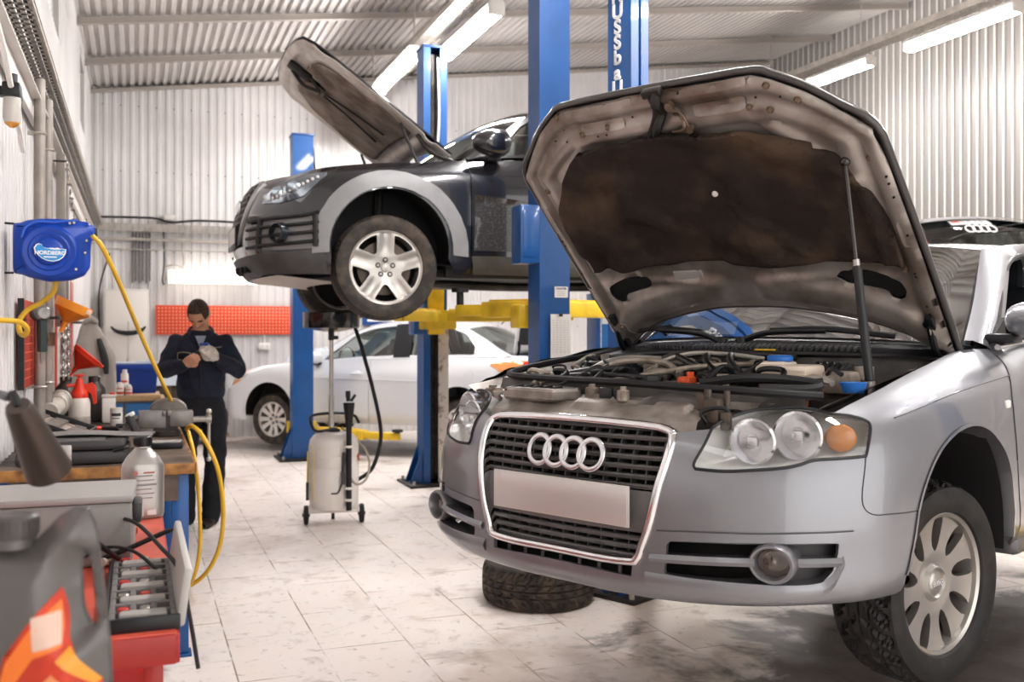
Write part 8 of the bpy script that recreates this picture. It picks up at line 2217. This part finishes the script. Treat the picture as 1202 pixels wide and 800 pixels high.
mb = MB(); mb.cyl((.06, -.21, .33), (.065, -.21, .58), .012, n=10); mb.box((.06, -.215, .38), (.03, .03, .10), .006); mb.tube([(.05, -.21, .33), (.02, -.22, .27), (-.03, -.22, .265)], .007, 8); mb.build('drain_tap', DGREY, od)
mb = MB(); mb.box((.19, -.07, .52), (.006, .05, .06), .002); mb.build('warning_label', REDPL, od)
# ------------------------------------------------------------------ wrapped parts behind the saloon
tp = thing('wrapped_parts', 'dark castings wrapped in silvery plastic on a pallet by the back wall', 'wrapped parts', (.62, 13.95, 0))
mb = MB()
def wrap(a, b):
    x = (a - .5) * 1.0; y = (b - .5) * .5; e = min(1, min(a, 1 - a) * 8) * min(1, min(b, 1 - b) * 6)
    z = .80 + .28 * e * (.8 + .3 * mnoise.noise(Vector((x * 3, y * 3, 2)))) + .07 * mnoise.noise(Vector((x * 11, y * 11, 5))) * e
    return (x, y, z)
mb.grid(wrap, 70, 30); mb.build('plastic_wrap', mat('plastic_wrap', '#c9d3e0', .18, .1, coat=.5), tp, smooth=180)
mb = MB(); mb.box((0, 0, .64), (.9, .42, .34), .04); mb.box((-.2, -.1, .34), (.5, .3, .3), .05); mb.box((.35, 0, .33), (.4, .3, .28), .05)
for k in range(5): mb.cyl((-.42 + .2 * k, -.22, .5), (-.42 + .2 * k, -.22, .8), .05, n=12)
mb.build('castings', mat('rusty_casting', '#5b4f47', .6, .5, var=.5, vscale=9), tp)
mb = MB()
for x in (-.45, 0, .45): mb.box((x, 0, .05), (.1, .6, .1))
for k in range(5): mb.box((0, -.26 + .13 * k, .12), (1.1, .1, .03))
for x in (-.3, .3): mb.box((x, 0, .17), (.12, .4, .08))
mb.build('pallet', mat('pallet_wood', '#c9ad8c', .7, var=.2, vscale=9), tp)

# crumpled plastic sheet lying on the far side of the saloon's hood
def hoodz(a, b):
    t_ = lrow(.55 - .75 * a, 7.98)[0]; p = LS(t_, 7.98); y = p.y * (-.95 + .85 * b)
    q_ = 1 - abs(y / p.y) ** 2.2
    return Vector((p.x, y, p.z + .035 * q_))
mb = MB()
def crump(a, b):
    p = hoodz(a, b); e = min(1, min(a, 1 - a) * 6) * min(1, min(b, 1 - b) * 6)
    return p + Vector((0, 0, .012 + e * (.10 + .10 * mnoise.noise(Vector((a * 5, b * 4, 1.))) + .07 * mnoise.noise(Vector((a * 14, b * 11, 3.))))))
mb.grid(crump, 60, 40)
o = mb.build('plastic_sheet', mat('plastic_wrap', '#c9d3e0'), None, smooth=180)
o.matrix_world = Matrix.Translation(Lc.location) @ Matrix.Rotation(hd, 4, 'Z')
tag(o, 'crumpled silvery plastic sheet lying on the hood of the pale silver saloon', 'plastic sheet')
# ------------------------------------------------------------------ the worker
pn = thing('person', 'mechanic in a navy work suit, head bowed over a part in the hands', 'person', (0.462, 7.87, 0), R(-4))
SKIN = mat('skin', '#d39b7c', .5, 0, var=.12, vscale=20)
NAVY = mat('navy_cloth', '#1b2135', .8, 0, col2='#10131f', vscale=9, contrast=(.35, .7), bump=.25, bscale=60)
DNAVY = mat('dark_trouser', '#14151b', .85, 0, var=.3, vscale=9, bump=.25, bscale=60)
def organic(o, vox, it=6, disp=0., dsz=.12, fac=.5):
    m = o.modifiers.new('remesh', 'REMESH'); m.mode = 'VOXEL'; m.voxel_size = vox; m.use_smooth_shade = True
    s = o.modifiers.new('smooth', 'SMOOTH'); s.iterations = it; s.factor = fac
    if disp:
        t = bpy.data.textures.new(o.name + '_folds', 'CLOUDS'); t.noise_scale = dsz; t.noise_depth = 2
        d = o.modifiers.new('folds', 'DISPLACE'); d.texture = t; d.strength = disp; d.mid_level = .5; d.texture_coords = 'LOCAL'
    return o
def rings(mb, L, n=28):
    """closed stack of elliptic rings (x, y, z, half width, half depth)"""
    vs = []; m = len(L)
    P = catmull([(a, b, c) for a, b, c, *_ in L], 4); Q_ = catmull([(d, e, 0) for *_, d, e in L], 4)
    for p, q in zip(P, Q_):
        for k in range(n):
            a = 2 * PI * k / n; vs.append((p.x + q.x * math.cos(a), p.y + q.y * math.sin(a), p.z))
    m = len(P); fs = [[i * n + k, i * n + (k + 1) % n, (i + 1) * n + (k + 1) % n, (i + 1) * n + k] for i in range(m - 1) for k in range(n)]
    fs += [list(range(n))[::-1], [(m - 1) * n + k for k in range(n)]]
    mb.add(vs, fs)
def limb(mb, pts, rad, n=14):
    k = len(rad)
    def r(u):
        x = u * (k - 1); i = min(int(x), k - 2); f = x - i; return rad[i] + (rad[i + 1] - rad[i]) * f
    mb.tube(pts, r, n, 6)
    mb.ball(tuple(pts[0]), rad[0], 12, 8); mb.ball(tuple(pts[-1]), rad[-1], 12, 8)
SHL, ELL, WRL = Vector((-.172, .02, 1.425)), Vector((-.262, -.05, 1.215)), Vector((-.105, -.24, 1.265))
SHR, ELR, WRR = Vector((.172, .02, 1.425)), Vector((.275, -.04, 1.205)), Vector((.105, -.235, 1.315))
HIPL, KNL, ANL = Vector((-.095, .01, .95)), Vector((-.115, -.02, .50)), Vector((-.115, .03, .09))
HIPR, KNR, ANR = Vector((.095, .01, .95)), Vector((.105, -.03, .50)), Vector((.075, .0, .09))
# head, tilted down: local frame x right, f forward (towards the hands), u up
HC = Vector((-.015, -.07, 1.645)); tl = R(52)
hf_ = Vector((0, -math.cos(tl), -math.sin(tl))); hu = Vector((0, -math.sin(tl), math.cos(tl))); hx_ = Vector((1, 0, 0))
yw = R(-16); rot_ = Matrix.Rotation(yw, 3, 'Z'); hf_, hu, hx_ = rot_ @ hf_, rot_ @ hu, rot_ @ hx_
def hp3(x, f, u): return HC + hx_ * x + hf_ * f + hu * u
def headf(a, b, grow=0.):
    th = PI * b; ph = 2 * PI * a
    cx_, cf, cu = math.sin(th) * math.cos(ph), math.sin(th) * math.sin(ph), math.cos(th)
    x, f, u = .076 * cx_, .097 * cf, .115 * cu
    if cu < 0: x *= 1 - .30 * (-cu) ** 1.3; f = f * (1 - .12 * (-cu)) + .012 * (-cu)      # jaw
    if f > 0:
        g = lambda x0, u0, sx, su: math.exp(-((x - x0) / sx) ** 2 - ((u - u0) / su) ** 2)
        f += .024 * g(0, -.022, .011, .022) + .010 * g(0, -.006, .008, .03) + .006 * g(0, .022, .045, .010)
        f -= .012 * g(.030, .004, .016, .012) + .012 * g(-.030, .004, .016, .012)
        f += .006 * g(0, -.060, .022, .006) + .005 * g(0, -.072, .02, .006) - .004 * g(0, -.066, .024, .003) + .010 * g(0, -.098, .022, .014)
        f += .005 * g(.042, -.022, .02, .018) + .005 * g(-.042, -.022, .02, .018)
    r = 1 + grow
    return hp3(x * r, f * r, u * r)
def hand(mb, wr, d, nrm, side, curls, sc_=1., grow=0., thumb=.7):
    """palm, four unequal bent fingers and a side thumb; d points to the knuckles, nrm out of the back of the hand"""
    d = d.normalized(); nrm = (nrm - d * nrm.dot(d)).normalized(); l = nrm.cross(d) * side
    P = lambda a, b, c: wr + (d * a + l * b + nrm * c) * sc_
    # palm as a slab of overlapping limbs
    for k, b in enumerate((-.030, -.010, .010, .030)): limb(mb, [P(.0, b * .65, 0), P(.045, b * .95, .004), P(.088 - .006 * abs(k - 1.4), b, .003)], [.016 + grow, .0155 + grow, .0125 + grow], 10)
    for k, (b, L_, c) in enumerate(((.030, .072, curls[0]), (.010, .080, curls[1]), (-.010, .075, curls[2]), (-.029, .060, curls[3]))):
        p = P(.088 - .006 * abs(k - 1.4), b, .003); a = 0; pts = [p]
        for seg, cc in ((.45, c * .8), (.30, c * 1.05), (.25, c * .7)):
            a += cc; p = p + (d * math.cos(a) - nrm * math.sin(a)) * L_ * seg * sc_; pts.append(p)
        limb(mb, pts, [.0098 + grow, .0092 + grow, .0085 + grow, .0072 + grow], 10)
    pts = [P(.022, .028, -.004), P(.045, .052, -.018), P(.068, .056 - .02 * thumb, -.036), P(.085, .045 - .03 * thumb, -.048)]
    limb(mb, pts, [.015 + grow, .0125 + grow, .011 + grow, .0085 + grow], 10)
mb = MB()
mb.grid(headf, 56, 44, cu=True)
for s in (-1, 1):
    e = hp3(s * .077, -.008, -.006); mb.ball(tuple(e), (.010, .018, .030), 12, 10)
limb(mb, [hp3(0, -.03, -.06), Vector((0, .005, 1.53)), Vector((0, .01, 1.47))], [.056, .058, .07])
rings(mb, [(0, .01, .92, .11, .07), (0, .01, 1.05, .12, .08), (0, .01, 1.25, .15, .10), (0, .01, 1.42, .165, .09), (0, .01, 1.49, .09, .06)])
limb(mb, [SHL, SHL.lerp(ELL, .5), ELL], [.055, .048, .04]); limb(mb, [ELL, ELL.lerp(WRL, .5), WRL], [.04, .038, .028])
limb(mb, [SHR, SHR.lerp(ELR, .5), ELR], [.055, .048, .04]); limb(mb, [ELR, ELR.lerp(WRR, .5), WRR], [.04, .038, .028])
for a, b, c in ((HIPL, KNL, ANL), (HIPR, KNR, ANR)):
    limb(mb, [a, a.lerp(b, .5), b], [.07, .062, .048]); limb(mb, [b, b.lerp(c, .35), c], [.048, .05, .034]); limb(mb, [c, c + Vector((0, -.06, -.05))], [.032, .028])
hand(mb, WRL, Vector((.62, -.45, .42)), Vector((-.25, -.85, -.3)), -1, (1.05, 1.1, 1.15, 1.2), 1.0, 0, .9)
hand(mb, WRR, Vector((-.55, -.45, .55)), Vector((.2, -.8, .1)), 1, (.75, .85, .95, 1.05), 1.0, 0, .6)
body = organic(mb.build('body', SKIN, pn, smooth=180), .0052, 4)
# hair
mb = MB()
def hair(a, b):
    ph = 2 * PI * a; sf = math.sin(ph)
    low = .30 + .12 * max(0, -sf) * 2.2 + .06 * abs(math.cos(ph)) if sf < .2 else .30 + .03 * math.cos(ph * 2)
    if sf < -.1: low = .58
    elif abs(math.cos(ph)) > .75: low = .50
    p = headf(a, b * low, .055 + .02 * math.sin(b * PI))
    q = p - HC; k = 1 + .018 * mnoise.noise(p * 60); return HC + q * k
mb.grid(hair, 72, 24, cu=True)
hr = mb.build('hair', mat('brown_hair', '#4d3427', .7, 0, col2='#2a1c15', vscale=60, contrast=(.4, .6), bump=.6, bscale=220), pn, smooth=180)
mb = MB()
for s in (-1, 1): mb.tube([hp3(s * .016, .098, .021), hp3(s * .032, .099, .026), hp3(s * .050, .086, .021)], .0042, 6)
mb.build('eyebrow', mat('brown_hair', '#33231b'), pn)
mb = MB()
for s in (-1, 1): mb.ball(tuple(hp3(s * .030, .0815, .003)), (.011, .009, .007), 12, 8)
mb.build('eye', mat('eye_lid', '#8a5a45', .5), pn)
# jacket
mb = MB()
rings(mb, [(0, .012, 1.00, .172, .125), (0, .012, 1.045, .178, .132), (0, .01, 1.12, .180, .130), (0, .005, 1.25, .188, .132), (0, .005, 1.36, .192, .128), (0, .012, 1.43, .180, .112), (0, .015, 1.475, .145, .095), (0, .01, 1.505, .09, .08), (0, .0, 1.52, .07, .07)])
for S_, E_, W__ in ((SHL, ELL, WRL), (SHR, ELR, WRR)):
    limb(mb, [S_ + Vector((0, 0, .0)), S_.lerp(E_, .5), E_], [.070, .070, .064]); limb(mb, [E_, E_.lerp(W__, .5), E_.lerp(W__, .93)], [.064, .060, .046])
jk = organic(mb.build('jacket', NAVY, pn, smooth=180), .011, 5, .034, .10)
mb = MB(); mb.tube([(-.075, -.07, 1.475), (-.085, .0, 1.52), (-.05, .07, 1.545), (.05, .07, 1.545), (.085, .0, 1.52), (.075, -.07, 1.475), (.03, -.115, 1.43)], .022, 10, flat=.45); mb.tube([(-.075, -.07, 1.475), (-.03, -.115, 1.43)], .022, 8, flat=.45); mb.build('collar', NAVY, pn)
mb = MB(); mb.prism([(-.04, 1.475), (.04, 1.475), (.0, 1.37)], .0, .012, basis((0, -.128, 0), (1, 0, 0), (0, 0, 1))); mb.build('undershirt', mat('shirt_grey', '#8f98a6', .8), pn)
PIPE = mat('pale_piping', '#9d9683', .7)
mb = MB(); mb.tube([(-.165, -.100, 1.345), (-.12, -.13, 1.352), (-.075, -.142, 1.345)], .0035, 6); mb.tube([(-.165, -.098, 1.345), (-.16, -.11, 1.30), (-.085, -.143, 1.295), (-.075, -.145, 1.345)], .0026, 6); mb.tube([(.035, -.145, 1.40), (.08, -.14, 1.385), (.15, -.108, 1.39)], .0035, 6); mb.tube([(-.075, -.143, 1.345), (-.03, -.15, 1.31), (-.01, -.152, 1.30)], .003, 6); mb.build('piping', PIPE, pn)
mb = MB(); mb.tube([(0, -.137, 1.42), (.0, -.145, 1.25), (0, -.142, 1.08)], .004, 6); mb.build('zip', mat('zip_dark', '#2c2f3a', .5), pn)
# trousers and shoes
mb = MB()
rings(mb, [(0, .012, .84, .165, .115), (0, .012, .95, .168, .118), (0, .012, 1.06, .155, .112)])
for a, b, c in ((HIPL, KNL, ANL), (HIPR, KNR, ANR)):
    limb(mb, [a + Vector((0, 0, -.04)), a.lerp(b, .5), b], [.096, .092, .082]); limb(mb, [b, b.lerp(c, .5), c + Vector((0, 0, .0))], [.082, .08, .078])
organic(mb.build('trousers', DNAVY, pn, smooth=180), .011, 5, .030, .11)
for i, (an, yw_) in enumerate(((ANL, R(-28)), (ANR, R(-14)))):
    sh = holder('shoe', pn, (an.x, an.y, 0), (0, 0, yw_))
    mb = MB()
    def shoe(a, b):
        k = b; y = .085 - .285 * k; hw_ = .036 + .012 * math.sin(PI * min(1, k * 1.15)) ** .8; h = .095 - .05 * sstep(.35, .75, k)
        if k > .9: hw_ *= math.sqrt(max(0, 1 - ((k - .9) / .1) ** 2)) * .7 + .3
        an_ = 2 * PI * a; return (hw_ * math.cos(an_), y, .02 + h * .5 + h * .5 * math.sin(an_))
    mb.grid(shoe, 24, 20, cu=True); mb.build('upper', mat('shoe_brown', '#241a18', .6), sh, smooth=180)
    mb = MB(); mb.prism(roundpoly([(-.038, .09), (.038, .09), (.045, 0), (.05, -.12), (.035, -.195), (0, -.21), (-.035, -.195), (-.05, -.12), (-.045, 0)], .3, 3), 0, .026, None, .004); mb.build('sole', mat('sole_white', '#d8d2cb', .6), sh)
# glove on the working hand and the part being handled
mb = MB(); hand(mb, WRR, Vector((-.55, -.45, .55)), Vector((.2, -.8, .1)), 1, (.75, .85, .95, 1.05), 1.0, .0042, .6); limb(mb, [WRR, WRR + Vector((.03, .06, -.02))], [.034, .037])
organic(mb.build('work_glove', mat('glove_white', '#ddd6cc', .85, 0, col2='#b4a898', vscale=30, bump=.3, bscale=120), pn, smooth=180), .0045, 3)
pt = thing('gasket_tool', 'small black and blue part held in the hands of the mechanic', 'part', (0.447, 7.62, 1.345), R(-4))
mb = MB(); mb.cyl((-.045, 0, -.012), (.02, -.01, .035), .014, n=14, bev=.003); mb.build('part_body', BLACK, pt)
mb = MB(); mb.cyl((.018, -.01, .034), (.05, -.02, .075), .012, n=12, bev=.003); mb.ball((.025, -.015, .07), (.04, .014, .010), 14, 8); mb.build('blue_seal', mat('seal_blue', '#24479f', .5), pt)

# lettering becomes plain meshes
bpy.context.view_layer.update()
dg = bpy.context.evaluated_depsgraph_get()
for o in TEXTS:
    me = bpy.data.meshes.new_from_object(o.evaluated_get(dg))
    n = bpy.data.objects.new(o.name + '_mesh', me); COL.objects.link(n); n.parent = o.parent; n.matrix_local = o.matrix_local.copy()
    nm = o.name; bpy.data.objects.remove(o); n.name = nm
